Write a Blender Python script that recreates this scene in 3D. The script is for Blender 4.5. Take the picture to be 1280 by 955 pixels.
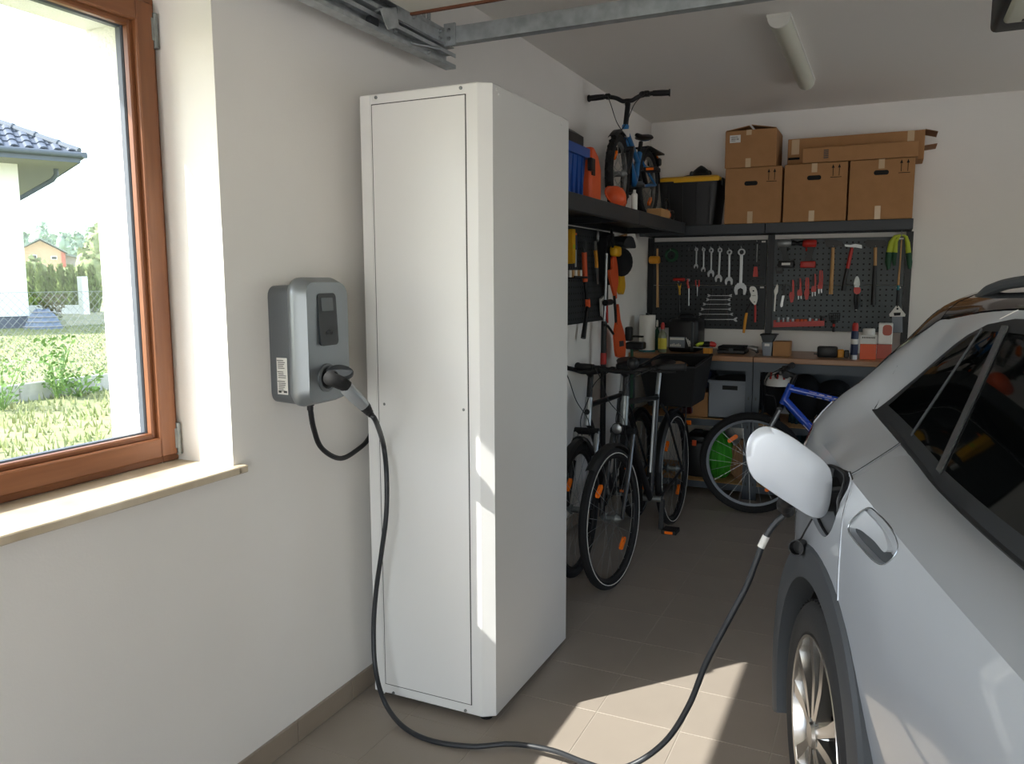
import bpy, bmesh, math, random
from mathutils import Vector, Matrix
random.seed(7)
for _o in list(bpy.data.objects): bpy.data.objects.remove(_o)
scene = bpy.context.scene
COL = scene.collection
PI = math.pi

# ------------------------------------------------------------------ camera
F_PX, YAW, PITCH, ROLL = 995.5, 0.4389, 0.1273, -0.0032
CAM = Vector((1.7054, 0.0, 1.52))
_cy, _sy, _cp, _sp = math.cos(YAW), math.sin(YAW), math.cos(PITCH), math.sin(PITCH)
_f = Vector((-_sy*_cp, _cy*_cp, -_sp)); _r0 = Vector((_cy, _sy, 0)); _u0 = _r0.cross(_f)
_cr, _sr = math.cos(ROLL), math.sin(ROLL)
C_R = _cr*_r0 + _sr*_u0; C_U = -_sr*_r0 + _cr*_u0; C_F = _f
cam_d = bpy.data.cameras.new('camera'); cam = bpy.data.objects.new('camera', cam_d); COL.objects.link(cam)
cam_d.sensor_fit = 'HORIZONTAL'; cam_d.sensor_width = 36.0; cam_d.lens = F_PX/1280*36.0
cam_d.clip_start = 0.02; cam_d.clip_end = 500
cam.matrix_world = Matrix(((C_R.x, C_U.x, -C_F.x, CAM.x), (C_R.y, C_U.y, -C_F.y, CAM.y), (C_R.z, C_U.z, -C_F.z, CAM.z), (0, 0, 0, 1)))
scene.camera = cam

# photo pixel -> point on a known plane
def ray(x, y): return C_F*F_PX + C_R*(x-640) - C_U*(y-477.5)
def PX(x, y, v): d = ray(x, y); return CAM + d*((v-CAM.x)/d.x)
def PY(x, y, v): d = ray(x, y); return CAM + d*((v-CAM.y)/d.y)
def PZ(x, y, v): d = ray(x, y); return CAM + d*((v-CAM.z)/d.z)

# ------------------------------------------------------------------ light
SUN_DIR = Vector((1.0, 1.15, -1.33)).normalized()
world = bpy.data.worlds.new('sky'); scene.world = world; world.use_nodes = True
nt = world.node_tree; nt.nodes.clear()
sky = nt.nodes.new('ShaderNodeTexSky'); sky.sky_type = 'NISHITA'; sky.sun_disc = False
sky.sun_elevation = math.asin(-SUN_DIR.z); sky.sun_rotation = math.atan2(-SUN_DIR.x, -SUN_DIR.y)
sky.air_density = 1.0; sky.dust_density = 1.2; sky.ozone_density = 1.0
bgn = nt.nodes.new('ShaderNodeBackground'); bgn.inputs['Strength'].default_value = SKY_STRENGTH = 0.75
won = nt.nodes.new('ShaderNodeOutputWorld')
hsv = nt.nodes.new('ShaderNodeHueSaturation'); hsv.inputs['Saturation'].default_value = 0.65
nt.links.new(sky.outputs[0], hsv.inputs['Color']); nt.links.new(hsv.outputs[0], bgn.inputs[0]); nt.links.new(bgn.outputs[0], won.inputs[0])
sun_d = bpy.data.lights.new('sun', 'SUN'); sun_d.energy = 10.5; sun_d.angle = math.radians(0.55); sun_d.color = (1.0, 0.97, 0.92)
sun = bpy.data.objects.new('sun', sun_d); COL.objects.link(sun); sun.location = (-20, -20, 25)
sun.rotation_euler = SUN_DIR.to_track_quat('-Z', 'Y').to_euler()
def portal(name, loc, sx, sy, direction):
    l = bpy.data.lights.new(name, 'AREA'); l.shape = 'RECTANGLE'; l.size = sx; l.size_y = sy; l.energy = 1
    l.cycles.is_portal = True
    o = bpy.data.objects.new(name, l); COL.objects.link(o); o.location = loc
    o.rotation_euler = Vector(direction).to_track_quat('-Z', 'Y').to_euler()
portal('door_opening_portal', (2.2, -2.82, 1.1), 4.0, 2.2, (0, 1, 0))
portal('added_window_portal', (4.76, 4.4, 1.65), 2.0, 1.0, (-1, 0, 0))  # portal for the window added in the right wall
portal('window_portal', (-0.43, 0.9, 1.65), 1.5, 1.2, (1, 0, 0))
vs = scene.view_settings; vs.view_transform = 'Standard'; vs.look = 'None'; vs.exposure = 0.22; vs.gamma = 1.0; vs.use_curve_mapping = False

# ------------------------------------------------------------------ materials
def lin(c):
    if isinstance(c, str): c = [int(c[i:i+2], 16)/255 for i in (0, 2, 4)]
    return [x/12.92 if x <= 0.04045 else ((x+0.055)/1.055)**2.4 for x in c] + [1.0]
MATS = {}
def mat(name, col, rough=0.5, metal=0.0, var=0.0, scale=8.0, bump=0.0, bscale=200.0, spec=0.5, coat=0.0, detail=4.0, col2=None, stretch=None, emit=0.0, alpha=None, trans=0.0, ior=1.45):
    m = bpy.data.materials.new(name); m.use_nodes = True; MATS[name] = m
    n = m.node_tree.nodes; l = m.node_tree.links; b = n['Principled BSDF']
    c = lin(col); b.inputs['Base Color'].default_value = c
    b.inputs['Roughness'].default_value = rough; b.inputs['Metallic'].default_value = metal
    b.inputs['Specular IOR Level'].default_value = spec; b.inputs['Coat Weight'].default_value = coat; b.inputs['Coat Roughness'].default_value = 0.04
    b.inputs['Transmission Weight'].default_value = trans; b.inputs['IOR'].default_value = ior
    if alpha is not None: b.inputs['Alpha'].default_value = alpha
    if emit: b.inputs['Emission Color'].default_value = c; b.inputs['Emission Strength'].default_value = emit
    vec = None
    if var or bump or col2:
        tc = n.new('ShaderNodeTexCoord'); mp = n.new('ShaderNodeMapping'); l.new(tc.outputs['Object'], mp.inputs[0]); vec = mp.outputs[0]
        if stretch: mp.inputs['Scale'].default_value = stretch
    if var or col2:
        nz = n.new('ShaderNodeTexNoise'); nz.inputs['Scale'].default_value = scale; nz.inputs['Detail'].default_value = detail; l.new(vec, nz.inputs['Vector'])
        rp = n.new('ShaderNodeValToRGB'); rp.color_ramp.elements[0].position = 0.3; rp.color_ramp.elements[1].position = 0.7
        if col2: a, d = lin(col), lin(col2)
        else: a = [max(0, x*(1-var)) for x in c[:3]]+[1]; d = [min(1, x*(1+var)) for x in c[:3]]+[1]
        rp.color_ramp.elements[0].color = a; rp.color_ramp.elements[1].color = d
        l.new(nz.outputs['Fac'], rp.inputs[0]); l.new(rp.outputs[0], b.inputs['Base Color'])
    if bump:
        nb = n.new('ShaderNodeTexNoise'); nb.inputs['Scale'].default_value = bscale; nb.inputs['Detail'].default_value = 3; l.new(vec, nb.inputs['Vector'])
        bp = n.new('ShaderNodeBump'); bp.inputs['Strength'].default_value = bump; bp.inputs['Distance'].default_value = 0.01
        l.new(nb.outputs['Fac'], bp.inputs['Height']); l.new(bp.outputs[0], b.inputs['Normal'])
    return m
mat('wall', 'eeeae4', 0.9, var=0.02, scale=2, bump=0.04, bscale=150)
mat('ceil', 'f3efe8', 0.95, bump=0.04, bscale=120)
mat('ext_plaster', 'e9e7e2', 0.95, bump=0.9, bscale=90)
mat('tile', '9a9085', 0.38, var=0.07, scale=3, detail=8, bump=0.02, bscale=60)
mat('grout', 'a89f94', 0.95)
mat('base_tile', '948778', 0.45, var=0.06, scale=6)
mat('wood_frame', '75462a', 0.42, col2='875636', scale=5, stretch=(9, 9, 0.7), detail=7)
mat('wood_frame_h', '75462a', 0.42, col2='875636', scale=5, stretch=(9, 0.7, 9), detail=7)
mat('rubber', '1a1a1b', 0.6)
mat('gasket', '4a5058', 0.45)
mat('stone', 'd8cbb4', 0.4, col2='c2b196', scale=9, detail=8)
mat('cab', 'e3e2df', 0.34, bump=0.015, bscale=500)
mat('gap', '3c3b39', 0.8)
mat('steel', 'a9acad', 0.42, metal=1.0, var=0.08, scale=20)
mat('chrome', '9fa2a4', 0.45, metal=1.0)
mat('galv', 'b4b9ba', 0.42, metal=0.6, var=0.18, scale=25)
mat('zinc', '8d9190', 0.45, metal=0.9, var=0.15, scale=40)
mat('black', '141416', 0.45)
mat('black_matte', '0f0f10', 0.8)
mat('black_metal', '202225', 0.45, metal=0.2)
mat('dark_grey', '34373a', 0.55)
mat('peg', '4d5356', 0.55, metal=0.1)
mat('peg_dark', '2a2e31', 0.6)
mat('shelf_metal', '373b3f', 0.5, metal=0.2)
mat('bench_frame', '4b5157', 0.5, metal=0.3)
mat('charger_body', '6c7074', 0.42, metal=0.55)
mat('charger_face', '8a8f92', 0.38, metal=0.6)
mat('silver_plastic', '9fa3a5', 0.35, metal=0.5)
mat('panel_black', '24292c', 0.25)
mat('screen', '596063', 0.2)
mat('label', 'dcdad4', 0.6)
mat('print', '4b4b4a', 0.7)
mat('print_black', '1d1a17', 0.8)
mat('cable', '2b2d30', 0.42)
mat('white_plastic', 'e2e1da', 0.4)
mat('cream_plastic', 'd3d4c4', 0.4)
mat('kraft', 'a67a50', 0.85, var=0.05, scale=14)
mat('kraft_light', 'b98d5d', 0.85, var=0.05, scale=14)
mat('kraft_in', '8a6444', 0.9)
mat('tape', 'cdb391', 0.12, coat=0.3)
mat('bench_top', 'a97c55', 0.35, col2='936644', scale=4, stretch=(0.8, 10, 10), detail=7)
mat('wood', 'c49b66', 0.55, col2='a97d4c', scale=5, stretch=(14, 14, 1.2), detail=6)
mat('red', 'b32a22', 0.42)
mat('orange', 'df5a2c', 0.45)
mat('orange_lamp', 'ff7a1c', 0.25)
mat('amber', 'd99328', 0.5)
mat('yellow', 'e3aa18', 0.45)
mat('lime', 'b6c33a', 0.6)
mat('green', '2c7a2a', 0.6)
mat('bright_green', '3fa82c', 0.7, bump=0.3, bscale=12)
mat('dark_green', '1f4a32', 0.6)
mat('teal', '2a6f76', 0.6)
mat('blue_bin', '1f4f9e', 0.45)
mat('blue_paint', '2350c4', 0.25, coat=0.6)
mat('kid_blue', '2b6ea8', 0.3, coat=0.4)
mat('navy', '1c2a4a', 0.4)
mat('brown_cloth', '8c6a4c', 0.9, bump=0.3, bscale=14)
mat('black_cloth', '17181b', 0.95, bump=0.3, bscale=18)
mat('teal_cloth', '1c3c42', 0.95, bump=0.3, bscale=18)
mat('grey_plastic', '7e848c', 0.5)
mat('paper', 'e6e2da', 0.95, bump=0.15, bscale=60)
mat('tyre', '19191a', 0.8)
mat('car_tyre', '2a2a2a', 0.75, bump=0.1, bscale=80)
mat('paint', 'aeb2b7', 0.34, metal=0.12, coat=1.0, var=0.0)
mat('lit_paint', 'c3c8d0', 0.35, metal=0.2, coat=0.4)  # body paint made lighter, for the light the open flap catches
mat('roof_black', '0d0d0f', 0.08, coat=0.8)
mat('cladding', '404346', 0.55)
mat('car_glass', '050606', 0.03, spec=0.6)
mat('car_trim', '1f2123', 0.45)
mat('trim_silver', '9da1a3', 0.25, metal=0.9)
mat('tail_red', '3a0a0c', 0.12, coat=0.6)
mat('alloy', 'c3c0bb', 0.22, metal=0.95)
mat('alloy_black', '0c0c0d', 0.2, coat=0.5)
mat('bike_black', '1a1b1e', 0.32, coat=0.3)
mat('clear_bottle', 'b9bda0', 0.15, trans=0.6)
mat('yellow_label', 'd9c94a', 0.6)
mat('house_wall', 'f0f0ec', 0.9)
mat('house_base', '6c7078', 0.9)
mat('roof_tile', '5a616c', 0.45)
mat('gutter', '5b636b', 0.45)
mat('soffit', '8f8d84', 0.8)
mat('tarp', '7f8c9e', 0.5, bump=0.4, bscale=5)
mat('grass_ground', '808a5c', 0.95, col2='9a9a74', scale=1.4, detail=8, bump=0.3, bscale=30)
mat('blade', '7d8c55', 0.8, col2='a2a576', scale=3)
mat('weed', '6f8f4c', 0.7)
mat('thuja', '6f8548', 0.85, col2='889a5c', scale=6)
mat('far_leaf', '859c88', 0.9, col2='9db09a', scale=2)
mat('shrub', '8a9462', 0.9, col2='6f8058', scale=5)
mat('dry_shrub', '6f6a4a', 0.9)
mat('concrete', 'b9b8b2', 0.9, var=0.1, scale=12)
mat('paving', 'd8d5cf', 0.9, var=0.05, scale=3)
mat('far_wall', 'c9a98c', 0.9)
mat('far_roof', '76857f', 0.7)
mat('far_red', 'b5685a', 0.8)
mat('far_grey', 'a9a5a4', 0.8)
mat('wire', '8f9694', 0.6, metal=0.3)
mat('door_panel', 'dad7cc', 0.5)
mat('door_edge', '6a3f2a', 0.6)
mat('trunk', '5c4a38', 0.9)
mat('skin_grip', '2b2b2d', 0.75)
def glass_material():
    m = bpy.data.materials.new('window_glass'); m.use_nodes = True; MATS['window_glass'] = m
    n = m.node_tree.nodes; l = m.node_tree.links; n.clear()
    out = n.new('ShaderNodeOutputMaterial'); mix = n.new('ShaderNodeMixShader'); tr = n.new('ShaderNodeBsdfTransparent'); gl = n.new('ShaderNodeBsdfGlossy')
    fr = n.new('ShaderNodeFresnel'); fr.inputs[0].default_value = 1.45; gl.inputs['Roughness'].default_value = 0.01; tr.inputs[0].default_value = (0.95, 0.96, 0.955, 1)
    l.new(fr.outputs[0], mix.inputs[0]); l.new(tr.outputs[0], mix.inputs[1]); l.new(gl.outputs[0], mix.inputs[2]); l.new(mix.outputs[0], out.inputs[0])
glass_material()

# ------------------------------------------------------------------ mesh builder
def V(*a): return Vector(a[0]) if len(a) == 1 else Vector(a)
class MB:
    def __init__(s): s.v = []; s.f = []
    def add(s, verts, faces):
        o = len(s.v); s.v += [Vector(p) for p in verts]; s.f += [[i+o for i in q] for q in faces]; return s
    def box(s, c, d, rot=None, bev=0.0, seg=1):
        c = V(c); d = V(d)*0.5
        if bev > 0:
            bm = bmesh.new(); bmesh.ops.create_cube(bm, size=2.0)
            for v in bm.verts: v.co = Vector((v.co.x*d.x, v.co.y*d.y, v.co.z*d.z))
            bmesh.ops.bevel(bm, geom=list(bm.edges), offset=min(bev, min(d)*0.95), segments=seg, profile=0.5, affect='EDGES')
            bm.verts.index_update()
            vs_ = [v.co.copy() for v in bm.verts]; fs = [[v.index for v in f.verts] for f in bm.faces]; bm.free()
        else:
            vs_ = [Vector((x*d.x, y*d.y, z*d.z)) for x in (-1, 1) for y in (-1, 1) for z in (-1, 1)]
            fs = [(0, 1, 3, 2), (4, 6, 7, 5), (0, 4, 5, 1), (2, 3, 7, 6), (0, 2, 6, 4), (1, 5, 7, 3)]
        if rot is not None: vs_ = [rot @ v for v in vs_]
        return s.add([v+c for v in vs_], fs)
    def bb(s, a, b, bev=0.0, seg=1):
        a = V(a); b = V(b); return s.box((a+b)/2, [abs(x) for x in (b-a)], None, bev, seg)
    def bar(s, a, b, w, h, up=(0, 0, 1), bev=0.0):
        a = V(a); b = V(b); z = (b-a).normalized(); x = z.cross(V(up))
        if x.length < 1e-4: x = z.cross(Vector((1, 0, 0)))
        x.normalize(); y = z.cross(x)
        R = Matrix((x, y, z)).transposed()
        return s.box((a+b)/2, (w, h, (b-a).length), R, bev)
    def tube(s, pts, r, n=8, closed=False, cap=True):
        pts = [V(p) for p in pts]; m = len(pts); rs = r if isinstance(r, (list, tuple)) else [r]*m
        T = []
        for i in range(m):
            a = pts[(i-1) % m] if (closed or i > 0) else pts[i]; b = pts[(i+1) % m] if (closed or i < m-1) else pts[i]
            T.append((b-a).normalized())
        u = T[0].orthogonal().normalized(); vs_ = []
        for i in range(m):
            u = (u - T[i]*u.dot(T[i])); u = u.normalized() if u.length > 1e-6 else T[i].orthogonal().normalized()
            w = T[i].cross(u)
            for k in range(n):
                a = 2*PI*k/n; vs_.append(pts[i] + (u*math.cos(a) + w*math.sin(a))*rs[i])
        fs = []
        for i in range(m if closed else m-1):
            j = (i+1) % m
            for k in range(n): fs.append((i*n+k, i*n+(k+1) % n, j*n+(k+1) % n, j*n+k))
        if cap and not closed: fs.append(list(range(n))[::-1]); fs.append([(m-1)*n+k for k in range(n)])
        return s.add(vs_, fs)
    def cyl(s, a, b, r, r1=None, n=14): return s.tube([a, b], [r, r if r1 is None else r1], n)
    def lathe(s, prof, o=(0, 0, 0), axis=(0, 0, 1), n=20):
        z = V(axis).normalized(); x = z.orthogonal().normalized(); y = z.cross(x); o = V(o)
        vs_ = []; m = len(prof)
        for (r, h) in prof:
            for k in range(n): a = 2*PI*k/n; vs_.append(o + z*h + (x*math.cos(a)+y*math.sin(a))*max(r, 1e-5))
        fs = [(i*n+k, i*n+(k+1) % n, (i+1)*n+(k+1) % n, (i+1)*n+k) for i in range(m-1) for k in range(n)]
        if prof[0][0] > 1e-4: fs.append(list(range(n))[::-1])
        if prof[-1][0] > 1e-4: fs.append([(m-1)*n+k for k in range(n)])
        return s.add(vs_, fs)
    def ring(s, c, axis, R, prof, n=48):      # closed profile [(dr, dh)] swept round an axis
        z = V(axis).normalized(); x = z.orthogonal().normalized(); y = z.cross(x); c = V(c); m = len(prof); vs_ = []
        for k in range(n):
            a = 2*PI*k/n; e = x*math.cos(a)+y*math.sin(a)
            for (dr, dh) in prof: vs_.append(c + e*(R+dr) + z*dh)
        fs = [(k*m+i, k*m+(i+1) % m, ((k+1) % n)*m+(i+1) % m, ((k+1) % n)*m+i) for k in range(n) for i in range(m)]
        return s.add(vs_, fs)
    def torus(s, c, axis, R, r, n=40, m=8): return s.ring(c, axis, R, [(r*math.cos(2*PI*i/m), r*math.sin(2*PI*i/m)) for i in range(m)], n)
    def sph(s, c, r, nu=14, nv=9, rot=None):
        r = V(r) if not isinstance(r, (int, float)) else Vector((r, r, r)); c = V(c); vs_ = []; fs = []
        for j in range(nv+1):
            t = PI*j/nv
            for i in range(nu):
                a = 2*PI*i/nu; p = Vector((r.x*math.sin(t)*math.cos(a), r.y*math.sin(t)*math.sin(a), r.z*math.cos(t)))
                vs_.append(c + (rot @ p if rot is not None else p))
        for j in range(nv):
            for i in range(nu): fs.append((j*nu+i, j*nu+(i+1) % nu, (j+1)*nu+(i+1) % nu, (j+1)*nu+i))
        return s.add(vs_, fs)
    def prism(s, pts, vec):
        pts = [V(p) for p in pts]; n = len(pts); vec = V(vec)
        return s.add(pts+[p+vec for p in pts], [list(range(n))[::-1], list(range(n, 2*n))] + [(i, (i+1) % n, n+(i+1) % n, n+i) for i in range(n)])
    def loft(s, rings, cap=True, closed=True):
        n = len(rings[0]); m = len(rings); vs_ = [p for r in rings for p in r]; fs = []
        for i in range(m-1):
            for k in range(n if closed else n-1): fs.append((i*n+k, i*n+(k+1) % n, (i+1)*n+(k+1) % n, (i+1)*n+k))
        if cap: fs.append(list(range(n))[::-1]); fs.append([(m-1)*n+k for k in range(n)])
        return s.add(vs_, fs)

WM = {}                                    # object -> world matrix of its frame
def setp(o, label=None, cat=None, group=None, kind=None):
    if label: o['label'] = label
    if cat: o['category'] = cat
    if group: o['group'] = group
    if kind: o['kind'] = kind
    return o
def thing(name, label, cat, loc=(0, 0, 0), rotz=0.0, group=None, kind=None, M=None):
    o = bpy.data.objects.new(name, None); COL.objects.link(o); o.empty_display_size = 0.05
    m = M if M is not None else Matrix.Translation(V(loc)) @ Matrix.Rotation(rotz, 4, 'Z')
    o.matrix_world = m; WM[o] = m.copy()
    return setp(o, label, cat, group, kind)
def obj(name, mb, m, parent=None, world=True, smooth=True, ang=35, label=None, cat=None, group=None, kind=None, loc=None, weld=0.0):
    """link mb as one mesh object. world=True: vertices are world coordinates"""
    if parent is not None: M = WM[parent]
    else: M = Matrix.Translation(V(loc)) if loc is not None else Matrix.Identity(4)
    vs_ = mb.v
    if world: Mi = M.inverted(); vs_ = [Mi @ p for p in vs_]
    me = bpy.data.meshes.new(name); me.from_pydata([tuple(p) for p in vs_], [], mb.f); me.validate()
    bm = bmesh.new(); bm.from_mesh(me)
    if weld: bmesh.ops.remove_doubles(bm, verts=bm.verts, dist=weld)
    bmesh.ops.recalc_face_normals(bm, faces=bm.faces); bm.to_mesh(me); bm.free()
    me.polygons.foreach_set('use_smooth', [smooth]*len(me.polygons))
    if smooth: me.set_sharp_from_angle(angle=math.radians(ang))
    me.materials.append(MATS[m] if isinstance(m, str) else m)
    o = bpy.data.objects.new(name, me); COL.objects.link(o)
    if parent is not None: o.parent = parent; WM[o] = M.copy()
    else: o.matrix_world = M; WM[o] = M.copy()
    return setp(o, label, cat, group, kind)
def link_copy(o, loc, parent=None, rot=None):
    c = o.copy(); COL.objects.link(c); c.parent = parent if parent is not None else o.parent; c.location = loc
    if rot is not None: c.rotation_euler = rot
    return c
def copy_tree(o, parent=None):
    c = o.copy(); COL.objects.link(c); c.parent = parent
    for ch in [x for x in bpy.data.objects if x.parent == o]: copy_tree(ch, c)
    return c
def bez(p0, p1, p2, p3, n=12):
    p0, p1, p2, p3 = V(p0), V(p1), V(p2), V(p3)
    return [(1-t)**3*p0+3*(1-t)**2*t*p1+3*(1-t)*t*t*p2+t**3*p3 for t in [i/n for i in range(n+1)]]
def catmull(pts, n=8, closed=False):
    P = [V(p) for p in pts]; out = []; m = len(P)
    for i in range(m if closed else m-1):
        a = P[(i-1) % m] if (closed or i > 0) else P[0]*2-P[1]; b = P[i]; c = P[(i+1) % m]; d = P[(i+2) % m] if (closed or i+2 < m) else c*2-b
        for k in range(n):
            t = k/n; out.append(0.5*((2*b)+(c-a)*t+(2*a-5*b+4*c-d)*t*t+(3*b-a-3*c+d)*t**3))
    if not closed: out.append(P[-1])
    return out
def rrect(w, h, r, n=5):                   # rounded rectangle outline, 2-D
    out = []
    for (cx, cy, a0) in ((w/2-r, h/2-r, 0), (-w/2+r, h/2-r, PI/2), (-w/2+r, -h/2+r, PI), (w/2-r, -h/2+r, 1.5*PI)):
        for i in range(n+1): a = a0+PI/2*i/n; out.append((cx+r*math.cos(a), cy+r*math.sin(a)))
    return out
def text_mesh(txt, size, M, m, parent, name='lettering', ext=0.0006):
    cu = bpy.data.curves.new('txt', 'FONT'); cu.body = txt; cu.size = size; cu.align_x = 'CENTER'; cu.align_y = 'CENTER'; cu.extrude = ext
    t = bpy.data.objects.new('txt', cu); COL.objects.link(t)
    dg = bpy.context.evaluated_depsgraph_get(); me = bpy.data.meshes.new_from_object(t.evaluated_get(dg))
    bpy.data.objects.remove(t); mb = MB(); mb.add([M @ v.co for v in me.vertices], [list(q.vertices) for q in me.polygons]); bpy.data.meshes.remove(me)
    return obj(name, mb, m, parent, smooth=False)
# ------------------------------------------------------------------ the setting
YB, CEIL, XR, YF = 6.165, 2.71, 4.6, -2.8     # back wall, ceiling, right wall, door opening plane
WY0, WY1, WZ0, WZ1 = 0.15, 1.715, 0.985, 2.31  # window reveal inside
EY0, EY1, EZ0, EZ1, XO = 0.22, 1.65, 1.03, 2.235, -0.42
def struct(name, mb, m, parent=None, **k):
    return obj(name, mb, m, parent, kind='structure' if parent is None else None, **k)
# floor: slab, tiles
fl = struct('floor', MB().bb((0, YF-0.1, -0.12), (XR, YB, -0.0012)), 'grout', smooth=False)
P_T, G_T = 0.2965, 0.0032
tile = None; rest = MB(); X0_T, Y0_T = 0.55-3*P_T, 3.12-18*P_T
for i in range(0, 18):
    for j in range(0, 30):
        x0, y0 = X0_T+i*P_T, Y0_T+j*P_T
        a, b = max(x0+G_T/2, 0.0), min(x0+P_T-G_T/2, XR); c, d = max(y0+G_T/2, YF), min(y0+P_T-G_T/2, YB)
        if b-a < 0.01 or d-c < 0.01: continue
        full = abs(b-a-(P_T-G_T)) < 1e-5 and abs(d-c-(P_T-G_T)) < 1e-5
        seen = x0 < 2.0 and y0 > 1.55
        if not seen: rest.bb((a, c, -0.01), (b, d, 0.0)); continue
        if full and tile is not None: link_copy(tile, (x0, y0, 0), fl); continue
        m_ = MB().bb((a-x0, c-y0, -0.01), (b-x0, d-y0, 0.0), 0.0006)
        t = obj('floor_tile', m_, 'tile', fl, world=False, smooth=False); t.location = (x0, y0, 0)
        if full: tile = t
obj('tile_field', rest, 'tile', fl, smooth=False, kind='stuff')
# left wall with stepped window opening
w = MB()
w.bb((-0.22, YF, -0.15), (0, WY0, CEIL)); w.bb((-0.22, WY1, -0.15), (0, YB+0.2, CEIL)); w.bb((-0.22, WY0, -0.15), (0, WY1, WZ0-0.022)); w.bb((-0.22, WY0, WZ1), (0, WY1, CEIL))
wl = struct('wall_left', w, 'wall', smooth=False)
w = MB()
w.bb((XO, YF, -0.3), (-0.22, EY0, CEIL+0.3)); w.bb((XO, EY1, -0.3), (-0.22, YB+0.4, CEIL+0.3)); w.bb((XO, EY0, -0.3), (-0.22, EY1, EZ0)); w.bb((XO, EY0, EZ1), (-0.22, EY1, CEIL+0.3))
struct('outer_plaster', w, 'ext_plaster', wl, smooth=False)
struct('wall_back', MB().bb((-0.2, YB, -0.15), (XR+0.2, YB+0.2, CEIL)), 'wall', smooth=False)
RY0, RY1, RZ0, RZ1 = 3.3, 5.5, 1.05, 2.25      # unseen window added in the right wall to brighten the workbench end
w = MB(); w.bb((XR, YF, -0.15), (XR+0.2, RY0, CEIL)); w.bb((XR, RY1, -0.15), (XR+0.2, YB, CEIL)); w.bb((XR, RY0, -0.15), (XR+0.2, RY1, RZ0)); w.bb((XR, RY0, RZ1), (XR+0.2, RY1, CEIL))
struct('wall_right', w, 'wall', smooth=False)
m_ = MB(); xa, xb = XR+0.08, XR+0.14
m_.bb((xa, RY0, RZ0), (xb, RY0+0.06, RZ1)); m_.bb((xa, RY1-0.06, RZ0), (xb, RY1, RZ1)); m_.bb((xa, RY0+0.06, RZ0), (xb, RY1-0.06, RZ0+0.06)); m_.bb((xa, RY0+0.06, RZ1-0.06), (xb, RY1-0.06, RZ1)); m_.bb((xa, (RY0+RY1)/2-0.03, RZ0+0.06), (xb, (RY0+RY1)/2+0.03, RZ1-0.06))
win2 = struct('added_window', m_, 'wood_frame', loc=(XR+0.1, (RY0+RY1)/2, RZ0), smooth=False)
for (a, b) in ((RY0+0.06, (RY0+RY1)/2-0.03), ((RY0+RY1)/2+0.03, RY1-0.06)): struct('window_pane', MB().add([(XR+0.11, a, RZ0+0.06), (XR+0.11, b, RZ0+0.06), (XR+0.11, b, RZ1-0.06), (XR+0.11, a, RZ1-0.06)], [(0, 1, 2, 3)]), 'window_glass', win2, smooth=False)
struct('window_sill', MB().bb((XR-0.03, RY0-0.03, RZ0-0.02), (XR+0.08, RY1+0.03, RZ0)), 'stone', win2, smooth=False)
w = MB(); w.bb((0, YF-0.2, -0.15), (0.2, YF, CEIL)); w.bb((4.2, YF-0.2, -0.15), (XR, YF, CEIL)); w.bb((0.2, YF-0.2, 2.25), (4.2, YF, CEIL))
struct('wall_front', w, 'wall', smooth=False)
struct('ceiling', MB().bb((-0.42, YF-0.3, CEIL), (XR+0.2, YB+0.4, CEIL+0.3)), 'ceil', smooth=False)
# tiled skirting
bl = struct('baseboard_left', MB().bb((0.0, YF, 0.0), (0.006, YB, 0.074)), 'grout', smooth=False)
sk = None; y = 3.12-17*P_T
while y < YB-0.02:
    L = min(P_T-0.003, YB-y)
    if abs(L-(P_T-0.003)) < 1e-6 and sk is not None: link_copy(sk, (0, y, 0), bl)
    else:
        t = obj('skirting_tile', MB().bb((0.006, 0, 0.001), (0.013, L, 0.076), 0.0012), 'base_tile', bl, world=False, smooth=False); t.location = (0, y, 0)
        if sk is None: sk = t
    y += P_T
bb_ = struct('baseboard_back', MB().bb((0.014, YB-0.006, 0.0), (XR, YB, 0.074)), 'grout', smooth=False)
x = 0.55-P_T
while x < XR-0.1:
    t = obj('skirting_tile', MB().bb((0, -0.013, 0.001), (P_T-0.003, -0.006, 0.076), 0.0012), 'base_tile', bb_, world=False, smooth=False); t.location = (x, YB, 0); x += P_T
# window
wf = MB()
def frame4(mb_v, mb_h, x0, x1, ya, yb, za, zb, wd):
    mb_v.bb((x0, ya, za), (x1, ya+wd, zb), 0.004); mb_v.bb((x0, yb-wd, za), (x1, yb, zb), 0.004)
    mb_h.bb((x0, ya+wd-0.002, za), (x1, yb-wd+0.002, za+wd), 0.004); mb_h.bb((x0, ya+wd-0.002, zb-wd), (x1, yb-wd+0.002, zb), 0.004)
fv, fh = MB(), MB(); frame4(fv, fh, -0.275, -0.215, WY0, WY1, WZ0, WZ1, 0.06)
win = struct('window_1', fv, 'wood_frame', loc=(-0.22, 0.9, WZ0)); struct('frame_rail', fh, 'wood_frame_h', win)
sv, sh = MB(), MB(); frame4(sv, sh, -0.255, -0.195, WY0+0.022, WY1-0.022, WZ0+0.022, WZ1-0.022, 0.058)
struct('sash_stile', sv, 'wood_frame', win); struct('sash_rail', sh, 'wood_frame_h', win)
bv, bh = MB(), MB(); frame4(bv, bh, -0.235, -0.212, WY0+0.077, WY1-0.077, WZ0+0.077, WZ1-0.077, 0.018)
struct('glazing_bead', bv, 'wood_frame', win); struct('glazing_bead_rail', bh, 'wood_frame_h', win)
gv = MB(); frame4(gv, gv, -0.262, -0.236, WY0+0.07, WY1-0.07, WZ0+0.07, WZ1-0.07, 0.028); struct('glazing_gasket', gv, 'gasket', win)
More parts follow.
